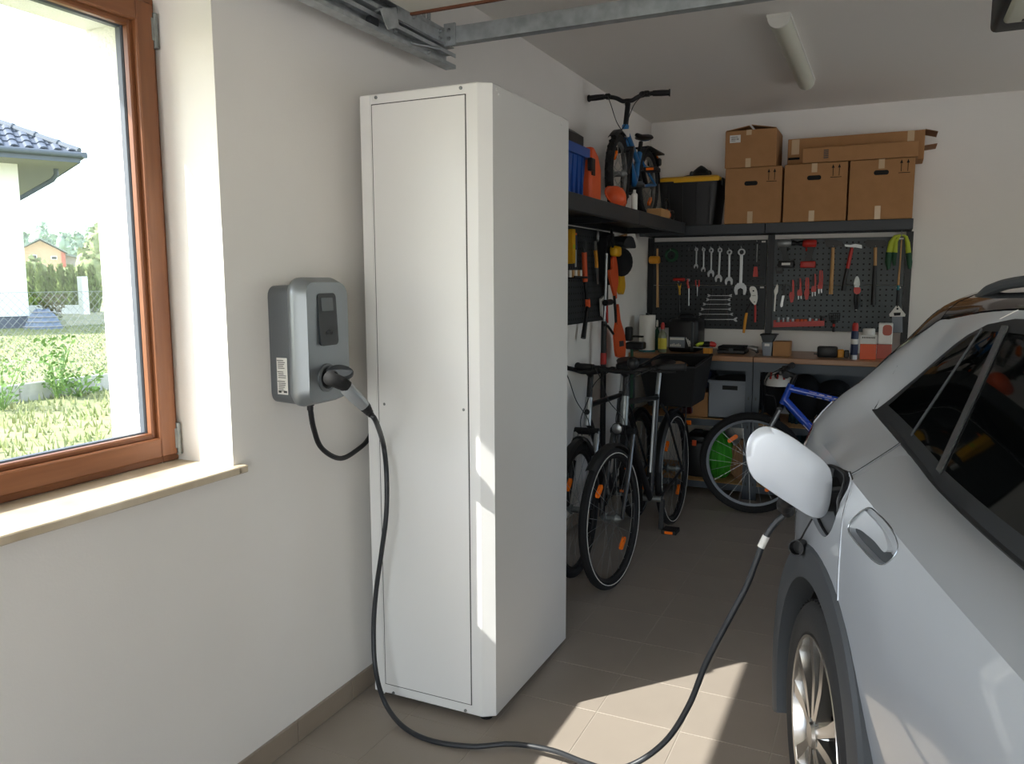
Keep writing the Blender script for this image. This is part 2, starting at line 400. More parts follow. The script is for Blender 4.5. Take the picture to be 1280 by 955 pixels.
struct('window_pane', MB().add([(-0.242, WY0+0.085, WZ0+0.085), (-0.242, WY1-0.085, WZ0+0.085), (-0.242, WY1-0.085, WZ1-0.085), (-0.242, WY0+0.085, WZ1-0.085)], [(0, 1, 2, 3)]), 'window_glass', win, smooth=False)
struct('window_pane', MB().add([(-0.258, WY0+0.085, WZ0+0.085), (-0.258, WY1-0.085, WZ0+0.085), (-0.258, WY1-0.085, WZ1-0.085), (-0.258, WY0+0.085, WZ1-0.085)], [(0, 1, 2, 3)]), 'window_glass', win, smooth=False)
for z in (1.055, 2.22):
    h = MB(); h.cyl((-0.199, WY1-0.014, z-0.045), (-0.199, WY1-0.014, z+0.045), 0.008); h.cyl((-0.199, WY1-0.014, z-0.05), (-0.199, WY1-0.014, z-0.046), 0.010); h.bb((-0.205, WY1-0.03, z-0.03), (-0.194, WY1-0.016, z+0.03))
    struct('hinge', h, 'zinc', win)
struct('window_sill', MB().bb((-0.22, WY0, WZ0-0.022), (0.032, WY1, WZ0), 0.003).bb((0.0, WY1-0.01, WZ0-0.022), (0.032, WY1+0.028, WZ0), 0.003).bb((0.0, WY0-0.03, WZ0-0.022), (0.032, WY0+0.01, WZ0), 0.003), 'stone', win)
struct('outer_sill', MB().bb((-0.45, EY0, EZ0), (-0.276, EY1, EZ0+0.008)), 'gutter', win, smooth=False)
# ------------------------------------------------------------------ outside, beyond the window
def terrain(x, y):
    t = -x
    P = [(0.42, -0.1), (8, 0.1), (19, 0.37), (30, 0.42), (200, 0.5)]
    if t <= P[0][0]: return P[0][1]
    for (a, za), (b, zb) in zip(P, P[1:]):
        if t <= b: return za+(zb-za)*(t-a)/(b-a)
    return P[-1][1]
def PG(x, y, dz=0.0):                      # pixel -> point on the ground outside
    d = ray(x, y); lo, hi = 0.001, 0.4
    for i in range(4000):
        q = CAM + d*(0.001+i*0.00002*(1+i*0.01))
        if q.z <= terrain(q.x, q.y)+dz and q.x < -0.5: return Vector((q.x, q.y, terrain(q.x, q.y)))
    return CAM + d*0.05
g = MB(); xs = [-0.42-0.5*i for i in range(0, 36)]+[-20-6*i for i in range(0, 22)]; ys = [-60+2*i if i < 25 else -10+1.0*(i-25) for i in range(0, 60)]+[26+6*i for i in range(22)]
g.add([(x, y, terrain(x, y)+(random.uniform(-.015, .015) if x > -9 else 0)) for x in xs for y in ys], [(i*len(ys)+j, (i+1)*len(ys)+j, (i+1)*len(ys)+j+1, i*len(ys)+j+1) for i in range(len(xs)-1) for j in range(len(ys)-1)])
obj('lawn', g, 'grass_ground', label=None, kind='structure')
obj('side_yard', MB().bb((XR+0.25, YF-0.1, -0.3), (40, 60, -0.05)), 'paving', kind='structure', smooth=False)
struct('driveway', MB().bb((-0.42, -40, -0.3), (30, YF-0.1, -0.02)), 'paving', smooth=False)
# grass tufts outside the window (nobody could count them)
gr = MB()
for i in range(60000):
    gx = -0.7-17*random.random()**1.5; q = Vector((gx, random.uniform(-3, 17), 0)); q.z = terrain(gx, q.y)
    h = random.uniform(0.03, 0.09)*(1.3 if q.x > -8.3 else 0.7); a = random.uniform(0, 6.28); wv = Vector((math.cos(a), math.sin(a), 0))*random.uniform(0.008, 0.02); ln = Vector((random.uniform(-.5, .5), random.uniform(-.5, .5), 0))*h
    gr.add([q-wv, q+wv, q+ln+Vector((0, 0, h))], [(0, 1, 2)])
obj('lawn_grass', gr, 'blade', smooth=False, label='short sunlit grass and weeds growing on the lawn outside the window', cat='grass', kind='stuff')
# concrete kerb below the fence
k0 = PG(-40, 512); k1 = PG(145, 486); kd = (k1-k0); kd.z = 0; kd.normalize()
kr = thing('concrete_kerb', 'low grey concrete kerb running under the wire mesh fence', 'kerb', k0)
A = k0-kd*9; n_k = 12; K = 2.4; kn = Vector((-kd.y, kd.x, 0))
for i in range(n_k):
    a = A+kd*(i*K); b = a+kd*(K-0.02); a.z = terrain(a.x, a.y); b.z = terrain(b.x, b.y)
    obj('kerb_stone', MB().bar(a+Vector((0, 0, 0.06)), b+Vector((0, 0, 0.06)), 0.07, 0.30, bev=0.008), 'concrete', kr)
# chain link fence
fz = thing('mesh_fence', 'thin diamond wire mesh fence standing on the concrete kerb', 'fence', k0)
top = 1.08; L = 22.0; F0 = A+kd*3.0
wires = MB(); st = 0.1; zb = 0.22
def fpt(u, h): q = F0+kd*u; return Vector((q.x, q.y, terrain(q.x, q.y)+zb+h))
n = int(L/st)
def strip(a, b, w_=0.0022):
    d = (b-a).normalized(); s_ = d.cross(Vector((kn.x, kn.y, 0))).normalized()*w_; k_ = kn*w_
    wires.add([a-s_, a+k_, a+s_, a-k_, b-s_, b+k_, b+s_, b-k_], [(0, 1, 5, 4), (1, 2, 6, 5), (2, 3, 7, 6), (3, 0, 4, 7)])
for i in range(-int(top/st), n):
    for sg in (1, -1):
        u0 = i*st; u1 = u0+top
        a = fpt(u0, 0 if sg > 0 else top); b = fpt(u1, top if sg > 0 else 0)
        if u0 < 0 or u1 > L: continue
        strip(a, b)
obj('wire_mesh', wires, 'wire', fz, smooth=False, kind='stuff')
tw = MB(); tw.tube([fpt(u*0.5, top) for u in range(int(L/0.5))], 0.003, 6); obj('top_wire', tw, 'wire', fz)
for u in (0.3, 2.8, 12.5):
    obj('fence_post', MB().cyl(fpt(u, -0.3), fpt(u, top+0.06), 0.022, n=10), 'gutter', fz)
# weeds by the kerb
def leafy(name, label, q, h, n_, spread, m, lw=0.03, stem=True, group=None, cat='weed', zb_=0.0):
    t = thing(name, label, cat, q, group=group)
    mb_ = MB(); sm = MB()
    for i in range(n_):
        a = random.uniform(0, 6.28); r = spread*math.sqrt(random.random()); z = zb_+h*random.uniform(0.15, 1.0)
        c = V(q)+Vector((r*math.cos(a)*(0.6+0.4*z/h), r*math.sin(a)*(0.6+0.4*z/h), z))
        d = Vector((random.uniform(-1, 1), random.uniform(-1, 1), random.uniform(-0.3, 0.9))).normalized(); s_ = d.orthogonal().normalized(); s_.rotate(Matrix.Rotation(random.uniform(0, 6.28), 3, d))
        l_ = lw*random.uniform(1.5, 3); mb_.add([c, c+d*l_*0.5+s_*lw*0.6, c+d*l_, c+d*l_*0.5-s_*lw*0.6], [(0, 1, 2, 3)])
        if stem and i % 8 == 0: sm.tube([V(q), (V(q)+c)/2+Vector((0, 0, 0.02)), c], 0.004, 4)
    obj('foliage', mb_, m, t, smooth=False)
    if sm.v: obj('stem', sm, m, t)
    return t
leafy('tall_weed', 'tall leafy green weed growing in front of the kerb', PG(72, 500), 0.75, 160, 0.22, 'weed', 0.035)
leafy('low_weed', 'low spreading green weed at the foot of the kerb', PG(98, 497), 0.32, 130, 0.35, 'weed', 0.035)
leafy('ragged_weed', 'ragged weed clump by the kerb, partly behind the window frame', PG(4, 515), 0.6, 140, 0.3, 'weed', 0.03)
# neighbouring house
hc = PG(38, 410); HZ = hc.z
hdir = Vector((-0.46, -0.89, 0)).normalized(); hn = Vector((-0.89, 0.46, 0)).normalized()   # along the seen wall (to the left), and away from us
hs = thing('neighbour_house', 'white rendered house with dark grey tiled hip roof next door', 'house', hc)
ev = PY(22, 205, hc.y).z
W_, D_ = 12.0, 9.0
c0 = V(hc); c0.z = HZ
def hp(u, v, z): return Vector((c0.x, c0.y, 0))+hdir*u+hn*v+Vector((0, 0, z))
obj('house_wall', MB().loft([[hp(0, 0, HZ+0.3), hp(W_, 0, HZ+0.3), hp(W_, D_, HZ+0.3), hp(0, D_, HZ+0.3)], [hp(0, 0, ev), hp(W_, 0, ev), hp(W_, D_, ev), hp(0, D_, ev)]]), 'house_wall', hs, smooth=False)
obj('plinth', MB().loft([[hp(0.03, 0.03, HZ-0.1), hp(W_, 0.03, HZ-0.1), hp(W_, D_, HZ-0.1), hp(0.03, D_, HZ-0.1)], [hp(0.03, 0.03, HZ+0.3), hp(W_, 0.03, HZ+0.3), hp(W_, D_, HZ+0.3), hp(0.03, D_, HZ+0.3)]]), 'house_base', hs, smooth=False)
OV = 1.2
obj('soffit', MB().loft([[hp(-OV, -OV, ev), hp(W_, -OV, ev), hp(W_, D_+OV, ev), hp(-OV, D_+OV, ev)], [hp(-OV, -OV, ev+0.05), hp(W_, -OV, ev+0.05), hp(W_, D_+OV, ev+0.05), hp(-OV, D_+OV, ev+0.05)]]), 'soffit', hs, smooth=False)
obj('fascia', MB().bar(hp(-OV, -OV, ev+0.09), hp(W_, -OV, ev+0.09), 0.03, 0.2).bar(hp(-OV, -OV, ev+0.09), hp(-OV, D_, ev+0.09), 0.03, 0.2), 'gutter', hs, smooth=False)
gt = MB(); gt.tube([hp(-OV-0.15, -OV-0.08, ev+0.17), hp(W_, -OV-0.08, ev+0.17)], 0.07, 10); gt.tube([hp(-OV-0.08, -OV-0.15, ev+0.17), hp(-OV-0.08, D_, ev+0.17)], 0.07, 10); obj('gutter', gt, 'gutter', hs)
dp = MB(); dp.tube([hp(-OV+0.3, 0.4, ev+0.15), hp(-OV+0.3, 0.4, ev-0.15), hp(-OV+0.38, 0.5, ev-0.28), hp(-0.1, 1.6, ev-0.75), hp(-0.06, 2.4, ev-0.95), hp(-0.06, 2.5, HZ)], 0.06, 10); obj('downpipe', dp, 'gutter', hs)
rise = 0.5
def rp(u, v): return hp(u, v, ev+0.2+rise*min(u+OV+0.05, v+OV+0.05))
rf = obj('roof', MB().add([rp(-OV, -OV), hp(W_, -OV, ev+0.2), rp(W_, 3.9), rp(3.9, 3.9)], [(0, 1, 2, 3)]).add([rp(-OV, -OV), rp(3.9, 3.9), hp(-OV, D_, ev+0.2)], [(0, 1, 2)]), 'roof_tile', hs, smooth=False)
tl = None; nrow = 9; tw_, th_ = 0.30, 0.42
roof_x = hdir; roof_y = (hn+Vector((0, 0, rise))).normalized(); roof_z = roof_x.cross(roof_y)
if roof_z.z < 0: roof_z = -roof_z
nrow = 9
prof = [(0.0, 0.0), (0.06, 0.0), (0.10, 0.05), (0.16, 0.065), (0.22, 0.05), (0.26, 0.0), (0.30, 0.0)]
for r_ in range(nrow):
    for cidx in range(0, 18):
        u = -OV+cidx*tw_; v = -OV+r_*th_*0.85
        if u+OV < v+OV-0.05: continue
        o_ = hp(u, v, ev+0.2+rise*(v+OV+0.05))
        if tl is None:
            mb_ = MB(); mb_.add([roof_x*a+roof_z*(0.03+b) for a, b in prof]+[roof_x*a+roof_z*(b*0.9)+roof_y*th_*1.05 for a, b in prof]+[roof_x*a+roof_z*(b-0.01) for a, b in prof], [(i, i+1, 8+i, 7+i) for i in range(6)]+[(i, 14+i, 15+i, i+1) for i in range(6)])
            tl = obj('roof_tile', mb_, 'roof_tile', hs, world=False); tl.location = o_-c0
            tl.data.polygons.foreach_set('use_smooth', [True]*len(tl.data.polygons))
        else: link_copy(tl, o_-c0, hs)
for i in range(9):
    a = rp(-OV+i*0.42, -OV+i*0.42)+Vector((0, 0, 0.05)); b = rp(-OV+(i+1)*0.42, -OV+(i+1)*0.42)+Vector((0, 0, 0.05))
    obj('ridge_tile', MB().tube([a, a.lerp(b, 0.88), a.lerp(b, 0.9), b], [0.085, 0.075, 0.1, 0.1], 10), 'gutter', hs)
# tarp heap beside the house
tq = PG(55, 411); t_ = MB()
N = 14; rows = []
for i in range(7):
    hgt = i/6; rows.append([V(tq)+Vector((0, 0, 0))+(hdir*-1)*math.cos(2*PI*k/N)*(0.42-0.26*hgt)*(1+.1*math.sin(3*k))+hn*math.sin(2*PI*k/N)*(0.4-0.25*hgt)+Vector((0, 0, -0.03+0.50*hgt**0.7*(1+0.08*math.sin(2.3*k+i)))) for k in range(N)])
t_.loft(rows); th = thing('tarpaulin_heap', 'grey blue tarpaulin heap at the corner of the white house', 'tarp', tq); obj('tarp_sheet', t_, 'tarp', th)
sp = MB()
for i in range(4): sp.tube([V(tq)+(hdir*-1)*(math.cos(a)*(0.44-0.06*i))+hn*(math.sin(a)*(0.42-0.055*i))+Vector((0, 0, 0.06+0.12*i)) for a in [PI+PI*j/10 for j in range(11)]], 0.014, 6)
obj('strap', sp, 'far_grey', th)
leafy('dry_shrub', 'dark leafy shrub behind the tarpaulin heap', PG(66, 402), 0.75, 260, 0.4, 'dry_shrub', 0.05, cat='shrub')
# low wall and thuja hedge
wq0 = PG(30, 393); wq1 = PG(104, 392)
obj('garden_wall', MB().bar(wq0+Vector((0, 0, 0.1)), wq1+Vector((0, 0, 0.1)), 0.25, 0.4), 'house_wall', None, label='low white garden wall in front of the conifer row', cat='wall')
pq = PG(106, 393); obj('fence_post', MB().bb(pq+Vector((-0.12, -0.12, -0.1)), pq+Vector((0.12, 0.12, 1.3)), 0.01), 'house_wall', None, label='white square post at the end of the garden wall', cat='post', loc=pq)
def cone_tree(q, h, r, m, lab, grp, nb=420, name='thuja', cat='tree', lw=0.12):
    t = thing(name, lab, cat, q, group=grp); mb_ = MB()
    core = MB(); core.lathe([(r*0.5, 0.05), (r*0.82, h*0.25), (r*0.72, h*0.55), (r*0.4, h*0.82), (0.02, h)], q, n=12); obj('crown', core, m, t)
    for i in range(nb):
        z = h*random.random()**1.2; f_ = (0.6+0.5*min(1, z/(h*0.25))) if z < h*0.25 else 1.0-((z/h-0.25)/0.75)**1.7
        a = random.uniform(0, 6.28); rr = r*max(0.03, f_*0.92); c = V(q)+Vector((rr*math.cos(a), rr*math.sin(a), z)); d = Vector((math.cos(a)*0.5, math.sin(a)*0.5, 1)).normalized(); s_ = d.orthogonal().normalized(); s_.rotate(Matrix.Rotation(random.uniform(0, 6.28), 3, d)); l_ = lw*random.uniform(1, 2.2)
        mb_.add([c-s_*lw*0.5, c+s_*lw*0.5, c+d*l_], [(0, 1, 2)])
    obj('foliage', mb_, m, t, smooth=False)
    obj('trunk', MB().cyl(V(q)-Vector((0, 0, 0.1)), V(q)+Vector((0, 0, 0.4)), 0.05), 'trunk', t)
    return t
for i, px_ in enumerate((41, 54, 67, 79, 92, 104, 118)):
    q = PG(px_, 390.5); dist = (q-CAM).length; h = dist*(390-342)/F_PX*(0.98+0.05*random.random())
    cone_tree(q, h, dist*6.6/F_PX, 'thuja', ('slim green conifer growing right beside the corner of the white house', 'second slim conifer from the white house in the row', 'third slim conifer from the white house in the row', 'middle conifer of the row behind the garden wall', 'third last conifer of the row, counted from the house', 'second last conifer of the row, behind the white post', 'last conifer of the row, beside the plaster window reveal')[i], 'conifers in the row behind the garden wall')
# far fields, house and woods
def far(px_, py_, dist): d = ray(px_, py_); d = d/math.sqrt(d.x**2+d.y**2); return CAM+d*dist
fhq = far(50, 334, 75); fr_ = Vector((fhq.y-CAM.y, -(fhq.x-CAM.x), 0)).normalized(); fb = Vector((-fr_.y, fr_.x, 0))
if fb.dot(fhq-CAM) < 0: fb = -fb
S = 75/F_PX; gz = terrain(fhq.x, 0)
fhs = thing('distant_house', 'distant pale orange gabled house in front of the woods', 'house', (fhq.x, fhq.y, gz))
def fpnt(px_, py_, back=0.0):
    z = fhq.z+(334-py_)*S; return Vector((fhq.x, fhq.y, 0))+fr_*((px_-50)*S*0.98)+fb*back+Vector((0, 0, z))
obj('house_wall', MB().prism([fpnt(30, 345), fpnt(75, 345), fpnt(75, 319), fpnt(52, 306), fpnt(30, 317)], fb*8), 'far_wall', fhs, smooth=False)
obj('roof', MB().prism([fpnt(28, 318, -.5), fpnt(52, 304.5, -.5), fpnt(52, 303, -.5), fpnt(28, 316, -.5)], fb*9).prism([fpnt(52, 304.5, -.5), fpnt(77, 319, -.5), fpnt(77, 317.5, -.5), fpnt(52, 303, -.5)], fb*9), 'far_roof', fhs, smooth=False)
obj('corner_panel', MB().prism([fpnt(71, 345, -.05), fpnt(75, 345, -.05), fpnt(75, 319, -.05), fpnt(71, 317, -.05)], fb*0.2), 'far_red', fhs, smooth=False)
for (a, b, c, d) in ((41, 48, 321, 326), (61, 67, 322, 326)):
    f_ = obj('window', MB().prism([fpnt(a, d, -.1), fpnt(b, d, -.1), fpnt(b, c, -.1), fpnt(a, c, -.1)], fb*0.3), 'house_wall', fhs, smooth=False)
    obj('pane', MB().prism([fpnt(a+.7, d-.7, -.15), fpnt(b-.7, d-.7, -.15), fpnt(b-.7, c+.7, -.15), fpnt(a+.7, c+.7, -.15)], fb*0.3), 'dark_grey', f_, smooth=False)
obj('annexe', MB().prism([fpnt(75, 345, 1), fpnt(100, 345, 1), fpnt(100, 325, 1), fpnt(75, 320, 1)], fb*6), 'far_grey', fhs, smooth=False)
obj('annexe_roof', MB().prism([fpnt(75, 321, .5), fpnt(103, 326.5, .5), fpnt(103, 324.5, .5), fpnt(75, 318.5, .5)], fb*7), 'far_roof', fhs, smooth=False)
def blob_tree(q, h, r, m, lab, grp, cat='tree', name='woodland_tree', nb=260, lw=0.5):
    t = thing(name, lab, cat, q, group=grp); core = MB(); lv = MB()
    for k in range(5):
        c = V(q)+Vector((random.uniform(-.4, .4)*r, random.uniform(-.4, .4)*r, h*random.uniform(0.45, 0.85))); core.sph(c, (r*random.uniform(.45, .7), r*random.uniform(.45, .7), h*random.uniform(0.14, 0.24)), 10, 7)
    core.sph(V(q)+Vector((0, 0, h*0.4)), (r*0.9, r*0.9, h*0.38), 10, 7)
    obj('crown', core, m, t)
    for k in range(nb):
        p_ = random.choice(core.v)+Vector((random.uniform(-1, 1), random.uniform(-1, 1), random.uniform(-1, 1)))*lw*0.5; d = Vector((random.uniform(-1, 1), random.uniform(-1, 1), random.uniform(-1, 1))).normalized(); s_ = d.orthogonal()*lw*0.5
        lv.add([p_-s_, p_+s_, p_+d*lw], [(0, 1, 2)])
    obj('foliage', lv, m, t, smooth=False)
    obj('trunk', MB().cyl(V(q)-Vector((0, 0, 0.2)), V(q)+Vector((0, 0, h*0.4)), r*0.08), 'trunk', t)
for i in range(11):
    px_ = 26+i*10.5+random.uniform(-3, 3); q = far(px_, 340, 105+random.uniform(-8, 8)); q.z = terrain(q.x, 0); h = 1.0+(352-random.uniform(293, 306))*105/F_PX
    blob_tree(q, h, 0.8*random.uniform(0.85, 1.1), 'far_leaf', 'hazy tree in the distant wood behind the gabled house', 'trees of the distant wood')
q = far(116, 345, 48); q.z = terrain(q.x, 0); blob_tree(q, 3.6, 0.9, 'shrub', 'light green young tree right of the distant house, beside the plaster reveal', None, nb=320, lw=0.3, name='young_tree')
for (px_, dist, h, r, lab) in ((40, 46, 2.1, 1.2, 'wide yellow green bush in front of the distant gabled house'), (72, 42, 1.6, 0.9, 'pale yellow bush just behind the conifer row'), (92, 52, 1.8, 1.0, 'grey green bush in front of the distant annexe')):
    q = far(px_, 360, dist); q.z = terrain(q.x, 0); blob_tree(q, h, r, 'shrub', lab, None, 'bush', 'garden_bush', 260, 0.25)
# ------------------------------------------------------------------ tall white cabinet
CB = thing('tall_cabinet', 'tall white sheet metal cabinet standing against the left wall', 'cabinet', (0.31, 2.62, 0))
cx0, cxr, cyf, cyb, cz0, cz1 = 0.070, 0.554, 2.29, 2.976, 0.018, 2.134
def cab_ring(z, e=0.0): return [V(cx0+e, cyb-e, z), V(cxr-e, cyb-e, z), V(cxr-e, cyf+0.026+e, z), V(0.514-e*.5, cyf+e, z), V(cx0+e, cyf+e, z)]
body = MB(); body.loft([cab_ring(cz0+0.004, 0.004), cab_ring(cz0+0.008), cab_ring(cz1-0.004), cab_ring(cz1, 0.004)])
obj('cabinet_body', body, 'cab', CB, ang=20)
# dark joint and the flush front panel
obj('panel_joint', MB().bb((0.116, cyf-0.0012, 0.058), (0.4735, cyf+0.01, 2.101)), 'gap', CB, smooth=False)
obj('front_panel', MB().bb((0.119, cyf-0.0035, 0.061), (0.4705, cyf+0.008, 2.098), 0.0012), 'cab', CB, smooth=False)
obj('edge_strip', MB().bb((0.108, cyf-0.002, 0.02), (0.112, cyf+0.004, 2.132)), 'cab', CB, smooth=False)
obj('rear_flange', MB().bb((0.05, cyb-0.62, 0.03), (0.062, cyb-0.585, 2.11)), 'cab', CB, smooth=False)
for (px_, py_) in ((470, 122), (576, 110), (481, 505), (580, 512), (492, 866), (582, 888)):
    q = PY(px_, py_, cyf); m_ = MB(); m_.lathe([(0.0, -0.006), (0.0035, -0.0055), (0.0055, -0.003), (0.0055, 0.0)], q, (0, 1, 0), 10); obj('screw', m_, 'zinc', CB)
for z, yy in ((2.105, 2.36), (2.118, 2.345), (2.098, 2.90), (2.11, 2.89)):
    m_ = MB(); m_.lathe([(0.0, 0.004), (0.004, 0.003), (0.005, 0.0)], (cxr, yy, z), (1, 0, 0), 10); obj('rivet', m_, 'cab', CB)
for (xx, yy) in ((0.115, 2.345), (0.505, 2.338), (0.115, 2.92), (0.505, 2.92)):
    m_ = MB(); m_.lathe([(0.022, 0.0), (0.022, 0.008), (0.012, 0.010), (0.008, 0.022), (0.0, 0.022)], (xx, yy, 0), n=14); obj('adjustable_foot', m_, 'black', CB)
# ------------------------------------------------------------------ wall charger
WB = thing('wall_charger', 'grey wall mounted car charging box beside the window', 'charger', (0, 1.99, 1.13))
def yz_ring(x, yc, zc, w_, h_, r, n=6): return [V(x, yc+a, zc+b) for a, b in rrect(w_, h_, r, n)]
b_ = MB(); b_.loft([yz_ring(x, 1.99, 1.326, w_, h_, 0.03) for x, w_, h_ in ((0.0, 0.205, 0.350), (0.004, 0.213, 0.358), (0.088, 0.216, 0.366))]); obj('back_shell', b_, 'charger_body', WB)
secs = [(0.083, 0.222, 0.385, 0.045), (0.088, 0.230, 0.392, 0.048), (0.100, 0.232, 0.394, 0.05), (0.112, 0.226, 0.388, 0.05)]
c_ = MB(); rings = [yz_ring(x, 1.99, 1.333, w_, h_, r, 8) for x, w_, h_, r in secs]
def face_ring(k):
    out = []
    for (a, b) in rrect(0.226, 0.388, 0.05, 8):
        t = b/0.194; waist = 0.80+0.14*abs(t)**2 if k else 1.0
        out.append(V(0.112+(0.026+0.014*math.cos(t*1.4))*k, 1.99+a*(1-(1-waist)*k), 1.333+b*(1-0.06*k)))
    return out
rings += [face_ring(0.35), face_ring(0.7), face_ring(0.93), face_ring(1.0)]
rings += [[V(p.x, 1.99+(p.y-1.99)*k, p.z) for p in face_ring(1.0)] for k in (0.7, 0.35, 0.0)]
c_.loft(rings); obj('front_cover', c_, 'charger_face', WB, ang=50, weld=0.0004)
def face_x(z): t = (z-1.333)/0.194; return 0.112+0.026+0.014*math.cos(t*1.4)
pc = PX(411, 392, 0.153); pw, ph = 0.07, 0.118
def on_face(y, z, e=0.0): return V(face_x(z)+e, y, z)
def face_plate(yc, zc, w_, h_, r, e0, e1):
    o = [(yc+a, zc+b) for a, b in rrect(w_, h_, r, 5)]; m_ = MB(); n = len(o)
    m_.add([on_face(a, b, e0) for a, b in o]+[on_face(a, b, e1) for a, b in o], [list(range(n, 2*n))]+[(i, (i+1) % n, n+(i+1) % n, n+i) for i in range(n)]); return m_
pn = obj('display_panel', face_plate(1.982, 1.402, 0.088, 0.160, 0.014, -0.004, 0.0025), 'panel_black', WB)
obj('screen', face_plate(1.981, 1.448, 0.056, 0.040, 0.002, 0.002, 0.0032), 'screen', pn)
ic = MB()
for (a, b) in ((1.971, 1.360), (1.992, 1.360)):
    ic.torus(on_face(a, b, 0.0026), (1, 0, 0), 0.0055, 0.0008, 16, 5)
ic.tube([on_face(1.971, 1.360, 0.003), on_face(1.978, 1.372, 0.003), on_face(1.987, 1.372, 0.003), on_face(1.992, 1.360, 0.003)], 0.0007, 5)
obj('printed_symbol', ic, 'dark_grey', pn)
# rating sticker on the side with its lines of print
SY = 1.882
s0 = MB().add([(0.030, SY-0.0007, 1.176), (0.072, SY-0.0025, 1.176), (0.072, SY-0.0025, 1.288), (0.030, SY-0.0007, 1.288)], [(0, 1, 2, 3)]); stk = obj('rating_sticker', s0, 'label', WB, smooth=False)
ln = MB()
for i in range(17):
    z = 1.279-i*0.0058
    if i in (5, 10): continue
    x0 = 0.036 if i not in (0, 6, 11) else 0.033; x1 = random.uniform(0.055, 0.068)
    ln.add([(x0, SY-0.0024, z), (x1, SY-0.0034, z), (x1, SY-0.0034, z+0.0022), (x0, SY-0.0024, z+0.0022)], [(0, 1, 2, 3)])
for x0, x1 in ((0.035, 0.047), (0.055, 0.069)):
    ln.add([(x0, SY-0.0024, 1.181), (x1, SY-0.0034, 1.181), (x1, SY-0.0034, 1.188), (x0, SY-0.0024, 1.188)], [(0, 1, 2, 3)])
obj('print_lines', ln, 'print', stk, smooth=False, kind='stuff')
# socket collar
SC = V(face_x(1.222)-0.004, 1.974, 1.222); SA = V(1, 0, 0)
m_ = MB(); m_.ring(SC, SA, 0.038, [(0.006, -0.004), (0.006, 0.006), (0.0, 0.010), (-0.004, 0.008), (-0.006, -0.004)], 32); obj('socket_collar', m_, 'charger_body', WB)
obj('socket_well', MB().lathe([(0.034, -0.002), (0.034, 0.008), (0.0, 0.008)], SC, SA, 24), 'black', WB)
hinge0 = SC+V(0.008, 0.010, 0.03)
cap = MB(); ctr = PX(425, 466, 0.207)
capn = V(0.45, -0.35, 0.85).normalized(); cu_ = V(0.55, 0.75, -0.1); cu_ = (cu_-capn*cu_.dot(capn)).normalized(); cv_ = capn.cross(cu_).normalized()
def cap_ring(r, h): return [ctr+cu_*(math.cos(2*PI*k/24)*r*1.25)+cv_*(math.sin(2*PI*k/24)*r)+capn*h for k in range(24)]
cap.loft([cap_ring(0.030, -0.006), cap_ring(0.033, -0.003), cap_ring(0.033, 0.004), cap_ring(0.028, 0.009), cap_ring(0.010, 0.0105)]); obj('flip_lid', cap, 'dark_grey', WB)
gl_ = MB(); gq = V(0.075, 1.975, 1.142); gl_.lathe([(0.013, 0.0), (0.013, -0.012), (0.010, -0.014), (0.010, -0.026)], gq, n=14); obj('cable_gland', gl_, 'black', WB)
# supply cable from the charger to behind the cabinet
p_ = catmull([gq+V(0, 0, -0.02), PX(392, 535, 0.068), PX(402, 560, 0.06), PX(425, 573, 0.05), PX(447, 562, 0.042), PX(462, 546, 0.034), V(0.03, 2.40, 1.04), V(0.022, 2.60, 1.02)], 8)
obj('supply_cable', MB().tube(p_, 0.0085, 10), 'black', None, label='short black supply cable looping from the charger to behind the cabinet', cat='cable', loc=gq)
# ------------------------------------------------------------------ charging cable with its two connectors
A1 = SC+V(0.012, 0, 0)
G0, G1 = PX(411, 478, 0.20), PX(433, 484, 0.235)
hd = [A1, A1+V(0.03, 0.004, 0.0), PX(414, 474, 0.20)+V(0, 0, 0.002), PX(430, 480, 0.232)]
E1 = PX(462, 516, 0.262)
CC = thing('charging_cable', 'long dark grey charging cable running from the wall box across the floor to the car', 'cable', PZ(560, 930, 0))
m_ = MB(); m_.tube(catmull([A1, A1+V(0.028, 0.006, 0.001), hd[2], PX(427, 479, 0.225), PX(434, 484, 0.235)], 6), [0.0265]*7+[0.024]*6+[0.0215]*6+[0.020]*6, 18); pl = obj('plug', m_, 'black_matte', CC)
g_a, g_b = PX(431, 483, 0.230), PX(456, 508, 0.258)
m_ = MB(); m_.tube([g_a, g_a.lerp(g_b, 0.08), g_a.lerp(g_b, 0.5), g_a.lerp(g_b, 0.95), g_b], [0.0185, 0.0212, 0.0215, 0.0185, 0.017], 18); obj('plug_grip', m_, 'silver_plastic', CC)
m_ = MB(); dd = (E1-g_b).normalized()
m_.lathe([(0.0175, -0.004), (0.0175, 0.008), (0.0145, 0.009), (0.0145, 0.012), (0.0155, 0.013), (0.0150, 0.019), (0.0125, 0.020), (0.0125, 0.023), (0.0135, 0.024), (0.013, 0.030), (0.0105, 0.031), (0.0105, 0.040)], g_b, dd, 16); obj('strain_relief', m_, 'black', CC)
RC = 0.0085
def fl(px_, py_): q = PZ(px_, py_, RC); return q
path = [g_b+dd*0.035, PX(470, 527, 0.268)]
path += [PY(479, 555, 2.235), PY(483, 590, 2.215), PY(483, 640, 2.205), PY(477, 690, 2.205), PY(470, 740, 2.205), PY(467, 790, 2.195), PY(470, 840, 2.17), PZ(482, 880, 0.05), PZ(505, 909, 0.014), fl(540, 926), PZ(590, 933, 0.012), PZ(640, 930, 0.028), PZ(690, 938, 0.052), PZ(730, 953, 0.08), PZ(765, 962, 0.105)]
CEND = Matrix.Translation((1.58, 2.08, 0)) @ Matrix.Rotation(math.radians(17.0)-PI/2, 4, 'Z') @ V(-0.15, -0.047, 0.895)
